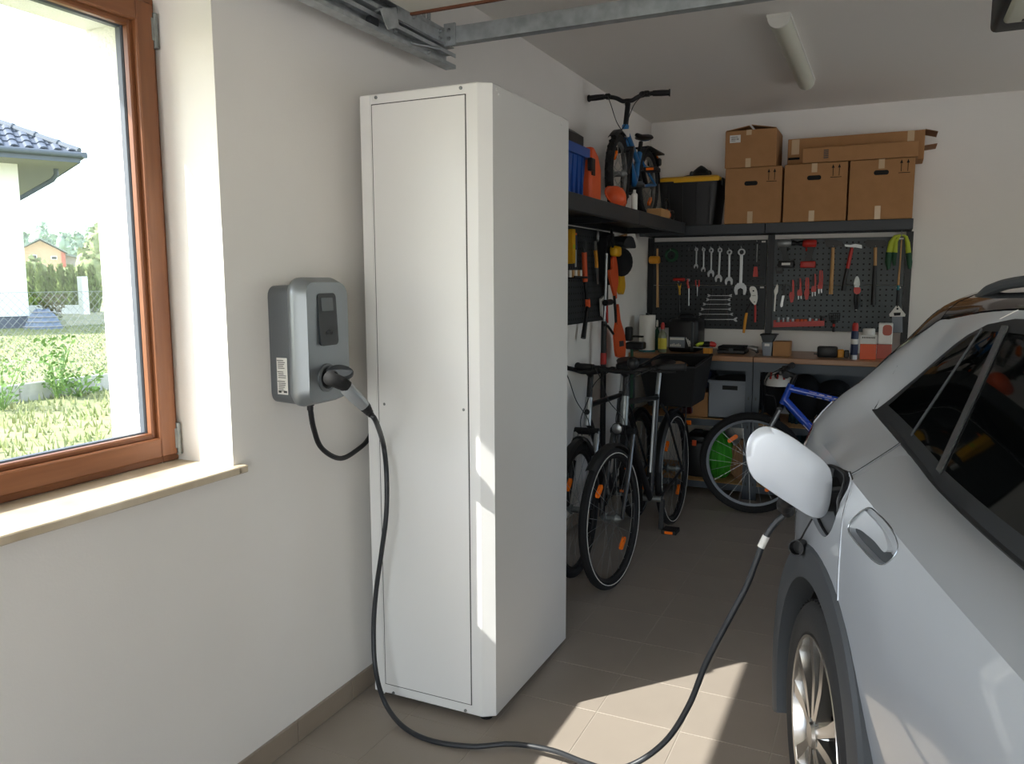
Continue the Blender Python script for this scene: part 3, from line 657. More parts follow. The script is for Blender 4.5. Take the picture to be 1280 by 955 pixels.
CST = PZ(765, 962, 0.105); _n = V(-(CEND.y-CST.y), CEND.x-CST.x, 0).normalized()
def on_vert(px_, py_): d = ray(px_, py_); return CAM + d*((CST-CAM).dot(_n)/d.dot(_n))
path += [on_vert(*q) for q in ((800, 951), (835, 923), (862, 880), (882, 830), (908, 780), (932, 735), (944, 705), (957, 672), (970, 653))]+[CEND]
CABLE_PATH = catmull(path, 7)
obj('cable_sheath', MB().tube(CABLE_PATH, RC, 12), 'cable', CC)
a_, b_2 = on_vert(951, 684), on_vert(958, 670)
obj('white_tag', MB().tube([a_, b_2], RC+0.0016, 14), 'label', CC)
CAR_CABLE_END = path[-1]; CAR_CABLE_DIR = (path[-1]-path[-2]).normalized()
# ------------------------------------------------------------------ overhead sectional door: tracks, cross bar, panel, opener
TR = thing('door_track', 'galvanised double door track bolted to the left wall under the ceiling', 'track', (0.1, 2.0, 2.35))
def cprof(x0, z0, w_, h_, lip, t): return [(x0, z0), (x0+w_, z0), (x0+w_, z0+lip), (x0+w_-t, z0+lip), (x0+w_-t, z0+t), (x0+t, z0+t), (x0+t, z0+h_-t), (x0+w_-t, z0+h_-t), (x0+w_-t, z0+h_-lip), (x0+w_, z0+h_-lip), (x0+w_, z0+h_), (x0, z0+h_)]
yt0, yt1 = -2.6, 2.83
for k, (x0, z0) in enumerate(((0.095, 2.335), (0.10, 2.405))):
    obj('lower_rail' if k == 0 else 'upper_rail', MB().prism([V(x, yt0, z) for x, z in cprof(x0, z0, 0.045, 0.055, 0.014, 0.003)], (0, yt1-yt0-(0.06 if k else 0), 0)), 'galv', TR, smooth=False)
obj('back_angle', MB().prism([V(x, yt0, z) for x, z in ((0.085, 2.39), (0.098, 2.39), (0.098, 2.402), (0.15, 2.402), (0.15, 2.405), (0.085, 2.405))], (0, yt1-yt0-0.03, 0)), 'galv', TR, smooth=False)
obj('wall_bracket', MB().bb((0.0, 2.60, 2.38), (0.095, 2.64, 2.384)).bb((0.0, 2.60, 2.384), (0.004, 2.64, 2.43)), 'galv', TR, smooth=False)
# perforated ceiling hanger
hg = MB()
for yy in (2.60, 2.635): hg.bb((0.13, yy, 2.42), (0.133, yy+0.022, CEIL))
hang = obj('ceiling_hanger', hg.bb((0.13, 2.60, 2.68), (0.133, 2.657, CEIL)), 'galv', TR, smooth=False)
for yy in (2.611, 2.646):
    for zz in (2.46, 2.50, 2.54, 2.58, 2.62): obj('slot', MB().bb((0.1325, yy-0.004, zz-0.008), (0.1337, yy+0.004, zz+0.008)), 'gap', hang, smooth=False)
obj('corner_plate', MB().bb((0.138, 2.42, 2.40), (0.142, 2.75, 2.455)), 'galv', TR, smooth=False)
for (yy, zz) in ((2.70, 2.44), (2.70, 2.415), (2.52, 2.44), (2.40, 2.36), (2.62, 2.345)):
    m_ = MB(); m_.lathe([(0.008, 0.0), (0.008, 0.006), (0.004, 0.006), (0.004, 0.014), (0.0, 0.014)], (0.141, yy, zz), (1, 0, 0), 6); obj('bolt', m_, 'steel', TR)
m_ = MB(); m_.prism([PX(*q, 0.165) for q in ((474, 11), (494, 9), (498, 34), (484, 37))], (0.004, 0, 0)); obj('roller_bracket', m_, 'galv', TR, smooth=False)
obj('roller_pin', MB().cyl((0.10, 2.30, 2.395), (0.165, 2.30, 2.402), 0.006, n=8), 'steel', TR)
obj('roller_wheel', MB().cyl((0.110, 2.30, 2.365), (0.132, 2.30, 2.365), 0.022, n=18), 'dark_grey', TR)
obj('buffer_pin', MB().cyl((0.145, 2.50, 2.348), (0.19, 2.62, 2.352), 0.006, n=8), 'steel', TR)
CBR = thing('cross_bar', 'galvanised cross bar running from the door track across under the ceiling', 'bar', (2.0, 2.76, 2.40))
obj('channel', MB().prism([V(0.15, y_, z) for y_, z in ((2.745, 2.405), (2.785, 2.405), (2.785, 2.412), (2.752, 2.412), (2.752, 2.458), (2.785, 2.458), (2.785, 2.465), (2.745, 2.465))], (3.9, 0, 0)), 'galv', CBR, smooth=False)
obj('end_plate', MB().bb((0.143, 2.735, 2.395), (0.19, 2.744, 2.475)), 'galv', CBR, smooth=False)
for zz in (2.42, 2.45): obj('bolt', MB().lathe([(0.008, 0.0), (0.008, -0.006), (0.004, -0.012), (0.0, -0.012)], (0.165, 2.735, zz), (0, 1, 0), 6), 'steel', CBR)
for xx in (2.6, 3.9): obj('hanger', MB().bb((xx, 2.755, 2.46), (xx+0.03, 2.758, CEIL)), 'galv', CBR, smooth=False)
DP = thing('door_panel', 'white sectional garage door lifted flat under the ceiling with brown edge', 'garage door', (2.1, 0.8, 2.44))
q0 = PZ(515, 17, 2.42)
for i in range(8):
    y1 = 2.43-i*0.5
    if y1-0.5 < YF+0.02: break
    d_ = obj('door_section', MB().bb((0.185, y1-0.496, 2.422), (3.95, y1, 2.462), 0.004), 'door_panel', DP)
    obj('rib', MB().bb((0.185, y1-0.26, 2.419), (3.95, y1-0.24, 2.423)), 'door_panel', d_, smooth=False)
obj('edge_seal', MB().bb((0.185, 2.431, 2.416), (3.95, 2.443, 2.464)), 'door_edge', DP, smooth=False)
OP = thing('door_opener', 'cream and black garage door opener unit hanging from the ceiling', 'opener', (2.25, 3.6, 2.45))
oc = PZ(1240, 46, 2.43)
m_ = MB(); m_.bb((2.005, oc.y-0.46, 2.44), (2.33, oc.y+0.005, 2.60), 0.02, 3); obj('dark_housing', m_, 'dark_grey', OP)
m_ = MB(); m_.bb((2.03, oc.y-0.45, 2.425), (2.31, oc.y-0.165, 2.47), 0.015, 3); cv = obj('cream_cover', m_, 'cream_plastic', OP)
for i in range(7):
    obj('vent_slot', MB().bb((2.085+i*0.026, oc.y-0.215, 2.4235), (2.099+i*0.026, oc.y-0.19, 2.4265)), 'black', cv, smooth=False)
m_ = MB(); m_.tube(catmull([V(2.012, oc.y-0.17, 2.55), V(1.985, oc.y-0.17, 2.53), V(1.968, oc.y-0.19, 2.53), V(1.965, oc.y-0.25, 2.53), V(1.965, oc.y-0.4, 2.53), V(2.012, oc.y-0.42, 2.53)], 6), 0.007, 8); obj('loop_handle', m_, 'black', OP)
for yy in (oc.y-0.4, oc.y-0.08): obj('hanger', MB().bb((2.15, yy, 2.59), (2.18, yy+0.003, CEIL)), 'galv', OP, smooth=False)
m_ = MB(); m_.bb((2.14, YF+0.05, 2.50), (2.20, oc.y-0.46, 2.54)); obj('drive_rail', m_, 'galv', OP, smooth=False)
obj('thin_wire', MB().tube(catmull([V(2.20, oc.y+0.25, CEIL-0.003), V(2.13, oc.y+0.24, CEIL-0.02), V(2.115, oc.y+0.30, CEIL-0.06), V(2.12, oc.y+0.34, CEIL-0.004)], 8), 0.003, 6), 'white_plastic', None, label='thin white wire hanging at the ceiling behind the door opener', cat='wire', loc=(2.12, oc.y+0.3, CEIL-0.06))
# ceiling light
l0, l1 = PZ(982, 28, 2.66), PZ(1003, 101, 2.69)
LT = thing('ceiling_light', 'long unlit white linear light fixed to the ceiling', 'light', (1.2, 4.6, CEIL))
lx = 1.195; ly0, ly1 = 3.93, 5.27; hw = 0.048
def lring(y_, s_=1.0): return [V(lx+math.cos(a)*hw*s_, y_, CEIL-0.012-math.sin(a)*0.05*s_) for a in [PI*k/12 for k in range(13)]]
obj('light_base', MB().bb((lx-hw-0.004, ly0-0.004, CEIL-0.014), (lx+hw+0.004, ly1+0.004, CEIL)), 'white_plastic', LT, smooth=False)
obj('diffuser', MB().loft([lring(ly0+0.012), lring(ly1-0.012)]), 'cream_plastic', LT)
obj('end_cap', MB().loft([lring(ly0, 1.03), lring(ly0+0.014, 1.03)]), 'white_plastic', LT); obj('end_cap', MB().loft([lring(ly1-0.014, 1.03), lring(ly1, 1.03)]), 'white_plastic', LT)
# ------------------------------------------------------------------ silver car, rear quarter towards the back wall
TH = math.radians(17.0); CW = V(1.58, 2.08, 0)
CARM = Matrix.Translation(CW) @ Matrix.Rotation(TH-PI/2, 4, 'Z')     # local x: forward, y: inward from the seen side, z: up
CAR = thing('parked_car', 'silver grey electric hatchback with black roof plugged in to charge', 'car', M=CARM)
KEYS = {   # s: 12 control points (y, z)
 3.42: [(.86, .30), (.40, .30), (.36, .33), (.34, .42), (.33, .55), (.36, .66), (.40, .70), (.48, .73), (.56, .75), (.64, .76), (.74, .77), (.86, .775)],
 3.15: [(.86, .22), (.22, .22), (.13, .27), (.10, .42), (.09, .62), (.12, .76), (.16, .82), (.26, .87), (.38, .90), (.50, .915), (.68, .93), (.86, .94)],
 2.63: [(.86, .22), (.13, .21), (.05, .26), (.03, .42), (.0, .66), (.015, .84), (.05, .90), (.16, .95), (.30, .99), (.46, 1.01), (.66, 1.03), (.86, 1.04)],
 2.05: [(.86, .22), (.12, .20), (.05, .25), (.035, .40), (.005, .66), (.018, .86), (.05, .94), (.17, .99), (.30, 1.06), (.42, 1.10), (.66, 1.13), (.86, 1.14)],
 1.25: [(.86, .22), (.12, .20), (.05, .25), (.04, .40), (.01, .66), (.022, .88), (.05, .965), (.185, 1.02), (.39, 1.42), (.47, 1.484), (.66, 1.528), (.86, 1.543)],
 0.60: [(.86, .22), (.12, .20), (.05, .25), (.04, .40), (.01, .66), (.02, .90), (.05, 1.0), (.19, 1.035), (.395, 1.425), (.47, 1.488), (.66, 1.535), (.86, 1.55)],
 0.20: [(.86, .22), (.12, .20), (.05, .25), (.035, .40), (.0, .66), (.01, .93), (.048, 1.035), (.21, 1.055), (.395, 1.425), (.47, 1.486), (.66, 1.535), (.86, 1.55)],
 0.00: [(.86, .22), (.12, .20), (.05, .25), (.03, .40), (-.002, .66), (.006, .95), (.052, 1.05), (.225, 1.08), (.395, 1.42), (.468, 1.481), (.66, 1.533), (.86, 1.548)],
 -0.20: [(.86, .22), (.12, .22), (.05, .27), (.03, .42), (.002, .68), (.012, .95), (.062, 1.055), (.232, 1.112), (.40, 1.40), (.468, 1.472), (.66, 1.526), (.86, 1.54)],
 -0.40: [(.86, .25), (.14, .25), (.07, .30), (.05, .44), (.026, .70), (.034, .95), (.08, 1.055), (.238, 1.145), (.40, 1.365), (.468, 1.456), (.66, 1.512), (.86, 1.525)],
 -0.57: [(.86, .27), (.17, .27), (.10, .32), (.085, .46), (.066, .72), (.072, .95), (.108, 1.07), (.240, 1.20), (.375, 1.335), (.47, 1.43), (.66, 1.495), (.86, 1.51)],
 -0.67: [(.86, .29), (.20, .29), (.13, .34), (.12, .48), (.105, .72), (.11, .95), (.148, 1.07), (.262, 1.165), (.375, 1.26), (.475, 1.345), (.66, 1.395), (.86, 1.405)],
 -0.76: [(.86, .31), (.25, .31), (.19, .36), (.18, .48), (.165, .70), (.17, .92), (.205, 1.03), (.305, 1.08), (.39, 1.11), (.49, 1.14), (.66, 1.16), (.86, 1.165)],
 -0.82: [(.86, .34), (.36, .34), (.32, .38), (.30, .48), (.29, .68), (.30, .84), (.33, .91), (.39, .94), (.45, .955), (.53, .965), (.67, .975), (.86, .98)],
}
KS = sorted(KEYS)
def ctrl(s):
    s = max(KS[0], min(KS[-1], s)); i = max(k for k in range(len(KS)-1) if KS[k] <= s)
    a, b = KS[i], KS[i+1]; t = (s-a)/(b-a); A_, B_ = KEYS[a], KEYS[b]
    P0 = KEYS[KS[i-1]] if i > 0 else A_; P3 = KEYS[KS[i+2]] if i+2 < len(KS) else B_
    da = (KS[i+1]-KS[i-1]) if i > 0 else (b-a); db = (KS[i+2]-a) if i+2 < len(KS) else (b-a)
    out = []
    for k in range(12):
        r_ = []
        for c in (0, 1):
            m0 = (B_[k][c]-P0[k][c])/da*(b-a); m1 = (P3[k][c]-A_[k][c])/db*(b-a)
            h = (2*t**3-3*t*t+1)*A_[k][c]+(t**3-2*t*t+t)*m0+(-2*t**3+3*t*t)*B_[k][c]+(t**3-t*t)*m1; r_.append(h)
        out.append(r_)
    return out
SEG = [(0, 2, 2), (2, 6, 5), (6, 7, 5), (7, 8, 5), (8, 11, 4)]
def cr1(P, i, t, lo, hi):
    g_ = lambda k: P[k] if lo <= k <= hi else [2*P[lo][0]-P[lo+1][0], 2*P[lo][1]-P[lo+1][1]] if k < lo else [2*P[hi][0]-P[hi-1][0], 2*P[hi][1]-P[hi-1][1]]
    a, b, c, d = g_(i-1), g_(i), g_(i+1), g_(i+2)
    return [0.5*((2*b[j])+(c[j]-a[j])*t+(2*a[j]-5*b[j]+4*c[j]-d[j])*t*t+(3*b[j]-a[j]-3*c[j]+d[j])*t**3) for j in (0, 1)]
def surf(s, w):        # w in 0..11: control index as a continuous parameter
    P = ctrl(s); w = max(0, min(11-1e-9, w)); i = int(w); t = w-i
    for lo, hi, n in SEG:
        if lo <= i < hi:
            y, z = cr1(P, i, t, lo, hi)
            if lo == 6: z += 0.010*math.sin(PI*t)
            return V(s, y, z)
def half_ring(s):
    out = []
    for lo, hi, n in SEG:
        for i in range(lo, hi):
            for k in range(n): out.append(surf(s, i+k/n))
    out.append(surf(s, 10.999999)); return out
def full_ring(s):
    h = half_ring(s); return h+[V(p.x, 1.72-p.y, p.z) for p in reversed(h[1:-1])]
def srange():
    out = []
    for a, b in zip(KS, KS[1:]):
        n = max(2, int((b-a)/0.06)); out += [a+(b-a)*k/n for k in range(n)]
    return out+[KS[-1]]
def tmp(mb, name='tmp'):
    me = bpy.data.meshes.new(name); me.from_pydata([tuple(p) for p in mb.v], [], mb.f)
    bm = bmesh.new(); bm.from_mesh(me); bmesh.ops.recalc_face_normals(bm, faces=bm.faces); bm.to_mesh(me); bm.free()
    o = bpy.data.objects.new(name, me); COL.objects.link(o); return o
def boolean(a, b, op):
    md = a.modifiers.new('b', 'BOOLEAN'); md.operation = op; md.object = b; md.solver = 'EXACT'
    dg = bpy.context.evaluated_depsgraph_get(); me = bpy.data.meshes.new_from_object(a.evaluated_get(dg)); a.modifiers.clear()
    o = bpy.data.objects.new('tmp', me); COL.objects.link(o); return o
def finish(o, name, m, parent, ang=28, label=None):
    me = o.data; me.materials.clear(); me.materials.append(MATS[m]); o.name = name; o.parent = parent; WM[o] = WM[parent].copy()
    me.polygons.foreach_set('use_smooth', [True]*len(me.polygons)); me.set_sharp_from_angle(angle=math.radians(ang))
    if label: o['label'] = label
    return o
def kill(*a):
    for o in a: bpy.data.objects.remove(o)
def sz_prism(pts, y0, y1): return MB().prism([V(s, y0, z) for s, z in pts], (0, y1-y0, 0))
def inset(pts, d):
    n = len(pts); cx = sum(p[0] for p in pts)/n; cz = sum(p[1] for p in pts)/n
    area = sum(pts[i][0]*pts[(i+1) % n][1]-pts[(i+1) % n][0]*pts[i][1] for i in range(n)); sg = 1 if area > 0 else -1
    out = []
    for i in range(n):
        a, b, c = Vector(pts[i-1]), Vector(pts[i]), Vector(pts[(i+1) % n]); e1 = (b-a).normalized(); e2 = (c-b).normalized()
        nn = Vector((-(e1.y+e2.y), e1.x+e2.x))*sg; nn = nn.normalized() if nn.length > 1e-6 else Vector((-e1.y, e1.x))*sg
        k = max(0.5, nn.dot(Vector((-e1.y, e1.x))*sg)); q = b+nn*(d/k); out.append((q.x, q.y))
    return out
solid = tmp(MB().loft([full_ring(s) for s in srange()]))
RZ, RW = 0.345, 0.345
for sx in (0.0, 2.63):
    cut = tmp(MB().cyl((sx, -0.3, RZ), (sx, 0.30, RZ), 0.405, n=64)); n_ = boolean(solid, cut, 'DIFFERENCE'); kill(solid, cut); solid = n_
    cut = tmp(MB().cyl((sx, 1.42, RZ), (sx, 2.0, RZ), 0.405, n=48)); n_ = boolean(solid, cut, 'DIFFERENCE'); kill(solid, cut); solid = n_
# charge port pocket
port = [(0.085-0.02, 1.045), (0.10, 0.985), (0.095, 0.93), (0.045, 0.892), (-0.05, 0.893), (-0.12, 0.92), (-0.135, 0.98), (-0.115, 1.03), (-0.04, 1.048)]
port2 = [(p.x, p.z) for p in catmull([V(a, 0, b) for a, b in port], 5, closed=True)]
cut = tmp(sz_prism(port2, -0.2, 0.075)); n_ = boolean(solid, cut, 'DIFFERENCE'); kill(solid, cut); solid = n_
# rear door
door = [(-0.13, 1.135), (-0.08, 1.095), (-0.01, 1.072), (0.045, 1.056), (0.09, 1.035), (0.125, 1.0), (0.152, 0.955), (0.170, 0.90), (0.180, 0.85), (0.195, 0.79), (0.25, 0.745), (0.32, 0.68), (0.385, 0.58), (0.43, 0.46), (0.45, 0.33), (0.47, 0.30), (1.06, 0.30), (1.055, 0.70), (1.03, 0.95), (1.03, 1.30), (0.3, 1.30)]
dcut = tmp(sz_prism(door, -0.25, 0.30)); dpr = tmp(sz_prism(inset(door, 0.0045), -0.25, 0.285))
dr = boolean(solid, dpr, 'INTERSECT'); n_ = boolean(solid, dcut, 'DIFFERENCE'); kill(solid, dcut, dpr); solid = n_
# flush handle pocket in the door
_o3 = CARM.to_3x3() @ V(0, -1, 0)
def on_lat(px_, py_, lat):
    d = ray(px_, py_); t_ = ((CARM @ V(0, -lat, 0)-CAM).dot(_o3))/d.dot(_o3); q = CARM.inverted() @ (CAM+d*t_); return (q.x, q.z)
hpx = [on_lat(a, b, -0.012) for a, b in ((1066, 634), (1075, 641), (1090, 660), (1100, 680), (1101, 695), (1096, 705), (1088, 702), (1076, 688), (1063, 671), (1058, 660), (1060, 645))]
hp2 = [(p.x, p.z) for p in catmull([V(a, 0, b) for a, b in hpx], 5, closed=True)]
cut = tmp(sz_prism(hp2, -0.2, 0.047)); n_ = boolean(dr, cut, 'DIFFERENCE'); kill(dr, cut); dr = n_
body_o = finish(solid, 'body_shell', 'paint', CAR); door_o = finish(dr, 'rear_door', 'paint', CAR)
# flush handle: top plate in body colour, dark pull recess below
tp = [on_lat(a, b, -0.02) for a, b in ((1067, 638), (1074, 644), (1088, 662), (1097, 681), (1097, 690), (1086, 676), (1072, 662), (1063, 659), (1061, 652))]
def body_y(s, z):
    best = min(((abs(surf(s, 4+k*0.02).z-z), surf(s, 4+k*0.02).y) for k in range(0, 101)), key=lambda q: q[0]); return best[1]
def on_body(pts, e0, e1):
    m_ = MB(); n_ = len(pts); m_.add([V(a, body_y(a, b)+e0, b) for a, b in pts]+[V(a, body_y(a, b)+e1, b) for a, b in pts], [list(range(n_))[::-1], list(range(n_, 2*n_))]+[(i, (i+1) % n_, n_+(i+1) % n_, n_+i) for i in range(n_)]); return m_
obj('handle', on_body([(p.x, p.z) for p in catmull([V(a, 0, b) for a, b in tp], 4, closed=True)], 0.002, 0.02), 'paint', door_o, world=False)
obj('handle_recess', on_body(inset(hp2, 0.001), 0.016, 0.024), 'cladding', door_o, world=False)
hb = MB(); hb.tube([V(a, body_y(a, b)+0.0005, b) for a, b in hp2], 0.0018, 6, closed=True); obj('handle_rim', hb, 'trim_silver', door_o, world=False)
dl = [p for p in door if not (p[1] > 1.2 or p[1] < 0.31)]
sm_ = MB(); sm_.tube([V(a, body_y(a, b)+0.0025, b) for a, b in [(q.x, q.z) for q in catmull([V(a, 0, b) for a, b in dl[3:14]], 4)]], 0.0034, 6); obj('door_seal', sm_, 'gap', CAR, world=False)
sm_ = MB(); sm_.tube([V(a+0.005, body_y(a+0.005, b)-0.0004, b) for a, b in [(q.x, q.z) for q in catmull([V(a, 0, b) for a, b in dl[3:10]], 4)]], 0.0014, 6); obj('door_edge', sm_, 'lit_paint', CAR, world=False)  # pale line painted in as the highlight along the door's edge
sm_ = MB(); pts_ = []
for k in range(13):
    u = k/12; s_ = 0.045+(-0.13-0.045)*u; pts_.append(surf(s_, 6.0+0.97*u**0.8)+V(0, 0, -0.0015))
sm_.tube(pts_, 0.003, 6); obj('door_seal', sm_, 'gap', CAR, world=False)
sm_ = MB(); sm_.tube([p+V(0.006, 0, 0.002) for p in pts_], 0.0014, 6); obj('door_edge', sm_, 'lit_paint', CAR, world=False)  # painted highlight carried on across the shoulder
# window band: black surround, panes, bars
def patch(s0, s1, w0, w1, off, ns=16, nw=10, th=0.004):
    o_, i_ = [], []
    for j in range(nw+1):
        w = w0+(w1-w0)*j/nw
        a = s0(w) if callable(s0) else s0; b = s1(w) if callable(s1) else s1
        for i in range(ns+1):
            s = a+(b-a)*i/ns; p = surf(s, w); e = 1e-3; t1 = surf(s+e, w)-surf(s-e, w); t2 = surf(s, min(10.99, w+e*5))-surf(s, w-e*5); n_ = t1.cross(t2); n_ = n_.normalized() if n_.length > 0 else V(0, -1, 0)
            if n_.y > 0 and abs(n_.y) > 0.05: n_ = -n_
            if abs(n_.y) <= 0.05 and n_.z < 0: n_ = -n_
            o_.append(p+n_*off); i_.append(p+n_*(off-th))
    m_ = MB(); W = ns+1; N = len(o_)
    fs = [(j*W+i, j*W+i+1, (j+1)*W+i+1, (j+1)*W+i) for j in range(nw) for i in range(ns)]
    side = []
    bd = [i for i in range(W)]+[j*W+ns for j in range(1, nw+1)]+[nw*W+i for i in range(ns-1, -1, -1)]+[j*W for j in range(nw-1, 0, -1)]
    for a, b in zip(bd, bd[1:]+bd[:1]): side.append((a, b, N+b, N+a))
    m_.add(o_+i_, fs+[tuple(N+k for k in reversed(f)) for f in fs]+side); return m_
def lerp_tab(tab):
    def f(w):
        for (a, x), (b, y) in zip(tab, tab[1:]):
            if w <= b: return x+(y-x)*max(0, (w-a))/(b-a)
        return tab[-1][1]
    return f
rear_edge = lerp_tab([(6.95, -0.395), (7.1, -0.37), (7.35, -0.33), (7.6, -0.275), (7.8, -0.215), (7.92, -0.15), (8.0, -0.05), (8.08, 0.08)])
front_edge = lerp_tab([(6.9, 1.78), (7.0, 1.72), (8.0, 1.15), (8.1, 1.1)])
trim = obj('window_surround', patch(rear_edge, front_edge, 6.93, 8.06, 0.003, 40, 14), 'car_trim', CAR, world=False)
qdiv = lerp_tab([(7.0, -0.10), (8.0, -0.085)]); bar0 = lerp_tab([(7.0, 0.135), (8.0, 0.02)]); bar1 = lerp_tab([(7.0, 0.165), (8.0, 0.05)])
def shift(f, d): return lambda w: f(w)+d
rear_g = lambda w: rear_edge(w)+0.035+0.03*max(0, (w-7.6))
obj('quarter_pane', patch(rear_g, shift(qdiv, -0.005), 7.12, 7.90, 0.006, 12, 10), 'car_glass', CAR, world=False)
obj('fixed_pane', patch(shift(qdiv, 0.005), shift(bar0, -0.004), 7.10, 7.92, 0.006, 10, 10), 'car_glass', CAR, world=False)
obj('pane_divider', patch(shift(qdiv, -0.004), shift(qdiv, 0.004), 7.08, 7.94, 0.0085, 4, 12), 'cladding', CAR, world=False)
obj('pillar_strip', patch(bar0, bar1, 7.06, 7.96, 0.010, 4, 12), 'trim_silver', CAR, world=False)
obj('rear_door_pane', patch(shift(bar1, 0.008), lambda w: 1.02-0.05*(w-7), 7.09, 7.92, 0.006, 20, 10), 'car_glass', door_o, world=False)
obj('front_door_pane', patch(lambda w: 1.10-0.05*(w-7), lambda w: 1.66-0.54*(w-7), 7.09, 7.92, 0.006, 20, 10), 'car_glass', CAR, world=False)
# black roof, spoiler and rear glass
def top_strip(s0, s1, w0, off, n=24):
    rings = []
    for i in range(n+1):
        s = s0+(s1-s0)*i/n; wa = w0(s) if callable(w0) else w0; h = [surf(s, wa+(10.9999-wa)*k/10)+V(0, 0, off) for k in range(11)]
        rings.append(h+[V(p.x, 1.72-p.y, p.z) for p in reversed(h[:-1])])
    lo = [[p-V(0, 0, 0.006) for p in r_] for r_ in rings]
    return MB().loft([a+list(reversed(b)) for a, b in zip(rings, lo)])
obj('roof_panel', top_strip(-0.58, 1.25, 8.42, 0.004, 40), 'roof_black', CAR, world=False)
obj('rear_window', top_strip(-0.765, -0.45, lambda s: 8.42 if s > -0.46 else max(7.05, 8.42+(s+0.46)*6.2), 0.0055, 16), 'roof_black', CAR, world=False)
obj('windscreen', top_strip(1.27, 2.0, 8.4, 0.004, 14), 'car_glass', CAR, world=False)
# roof rail
for sgn in (0, 1):
    pts = [V(-0.44, 0.50, 1.452), V(-0.39, 0.497, 1.472), V(-0.29, 0.49, 1.494), V(-0.14, 0.49, 1.512), V(0.3, 0.49, 1.530), V(0.9, 0.49, 1.525), V(1.15, 0.49, 1.49)]
    if sgn: pts = [V(p.x, 1.72-p.y, p.z) for p in pts]
    cpts = catmull(pts, 6); m_ = MB(); m_.tube(cpts, [0.004+0.011*min(1, i/10, (len(cpts)-1-i)/8+.2) for i in range(len(cpts))], 10); obj('roof_rail', m_, 'cladding', CAR, world=False)
# pale joint on the pillar where roof frame meets side panel
for (sa, wa, sb, wb) in ((-0.04, 8.10, 0.05, 8.72), (-0.40, 6.98, -0.47, 7.5)):
    m_ = MB(); m_.tube([surf(sa+(sb-sa)*k/8, wa+(wb-wa)*k/8) for k in range(9)], 0.0013, 6); obj('panel_joint', m_, 'label' if wa > 8 else 'gap', CAR, world=False)
# tail lamp
tl_o = patch(-0.80, -0.60, 5.05, 6.4, 0.004, 12, 6); obj('tail_lamp', tl_o, 'tail_red', CAR, world=False)
m_ = MB(); m_.loft([full_ring(s) for s in (-0.82,)]+[[V(-0.845, 0.86+(p.y-0.86)*0.8, 0.6+(p.z-0.6)*0.75) for p in full_ring(-0.82)]]); obj('tailgate', m_, 'paint', CAR, world=False)
obj('rear_bumper', MB().bb((-0.86, 0.30, 0.32), (-0.78, 1.42, 0.50), 0.03, 2), 'cladding', CAR, world=False)
# wheel arch cladding and sill
def arch(sx, flip=False):
    outer, inner = [], []
    for k in range(41):
        a = math.radians(-22+224*k/40); ro = 0.492 if True else 0; ri = 0.400
        outer.append((sx+ro*math.cos(a), RZ+ro*math.sin(a))); inner.append((sx+ri*math.cos(a), RZ+ri*math.sin(a)))
    def ring_(p, y): return V(p[0], (1.72-y) if flip else y, p[1])
    rings = [[ring_(i_, 0.06), ring_(i_, -0.010), ring_((i_[0]*.8+o_[0]*.2, i_[1]*.8+o_[1]*.2), -0.015), ring_((i_[0]*.1+o_[0]*.9, i_[1]*.1+o_[1]*.9), -0.009), ring_(o_, 0.0), ring_(o_, 0.05)] for i_, o_ in zip(inner, outer)]
    return MB().loft(rings)
for sx in (0, 2.63): obj('arch_cladding', arch(sx), 'cladding', CAR, world=False)
obj('sill_cladding', MB().bb((0.45, 0.012, 0.19), (2.18, 0.1, 0.30), 0.015, 2), 'cladding', CAR, world=False)
for sx in (0, 2.63):
    m_ = MB(); m_.ring((sx, 0.17, RZ), (0, 1, 0), 0.395, [(0.012, -0.11), (0.012, 0.13), (0.0, 0.13), (0.0, -0.11)], 48); obj('wheel_well', m_, 'black_matte', CAR, world=False)
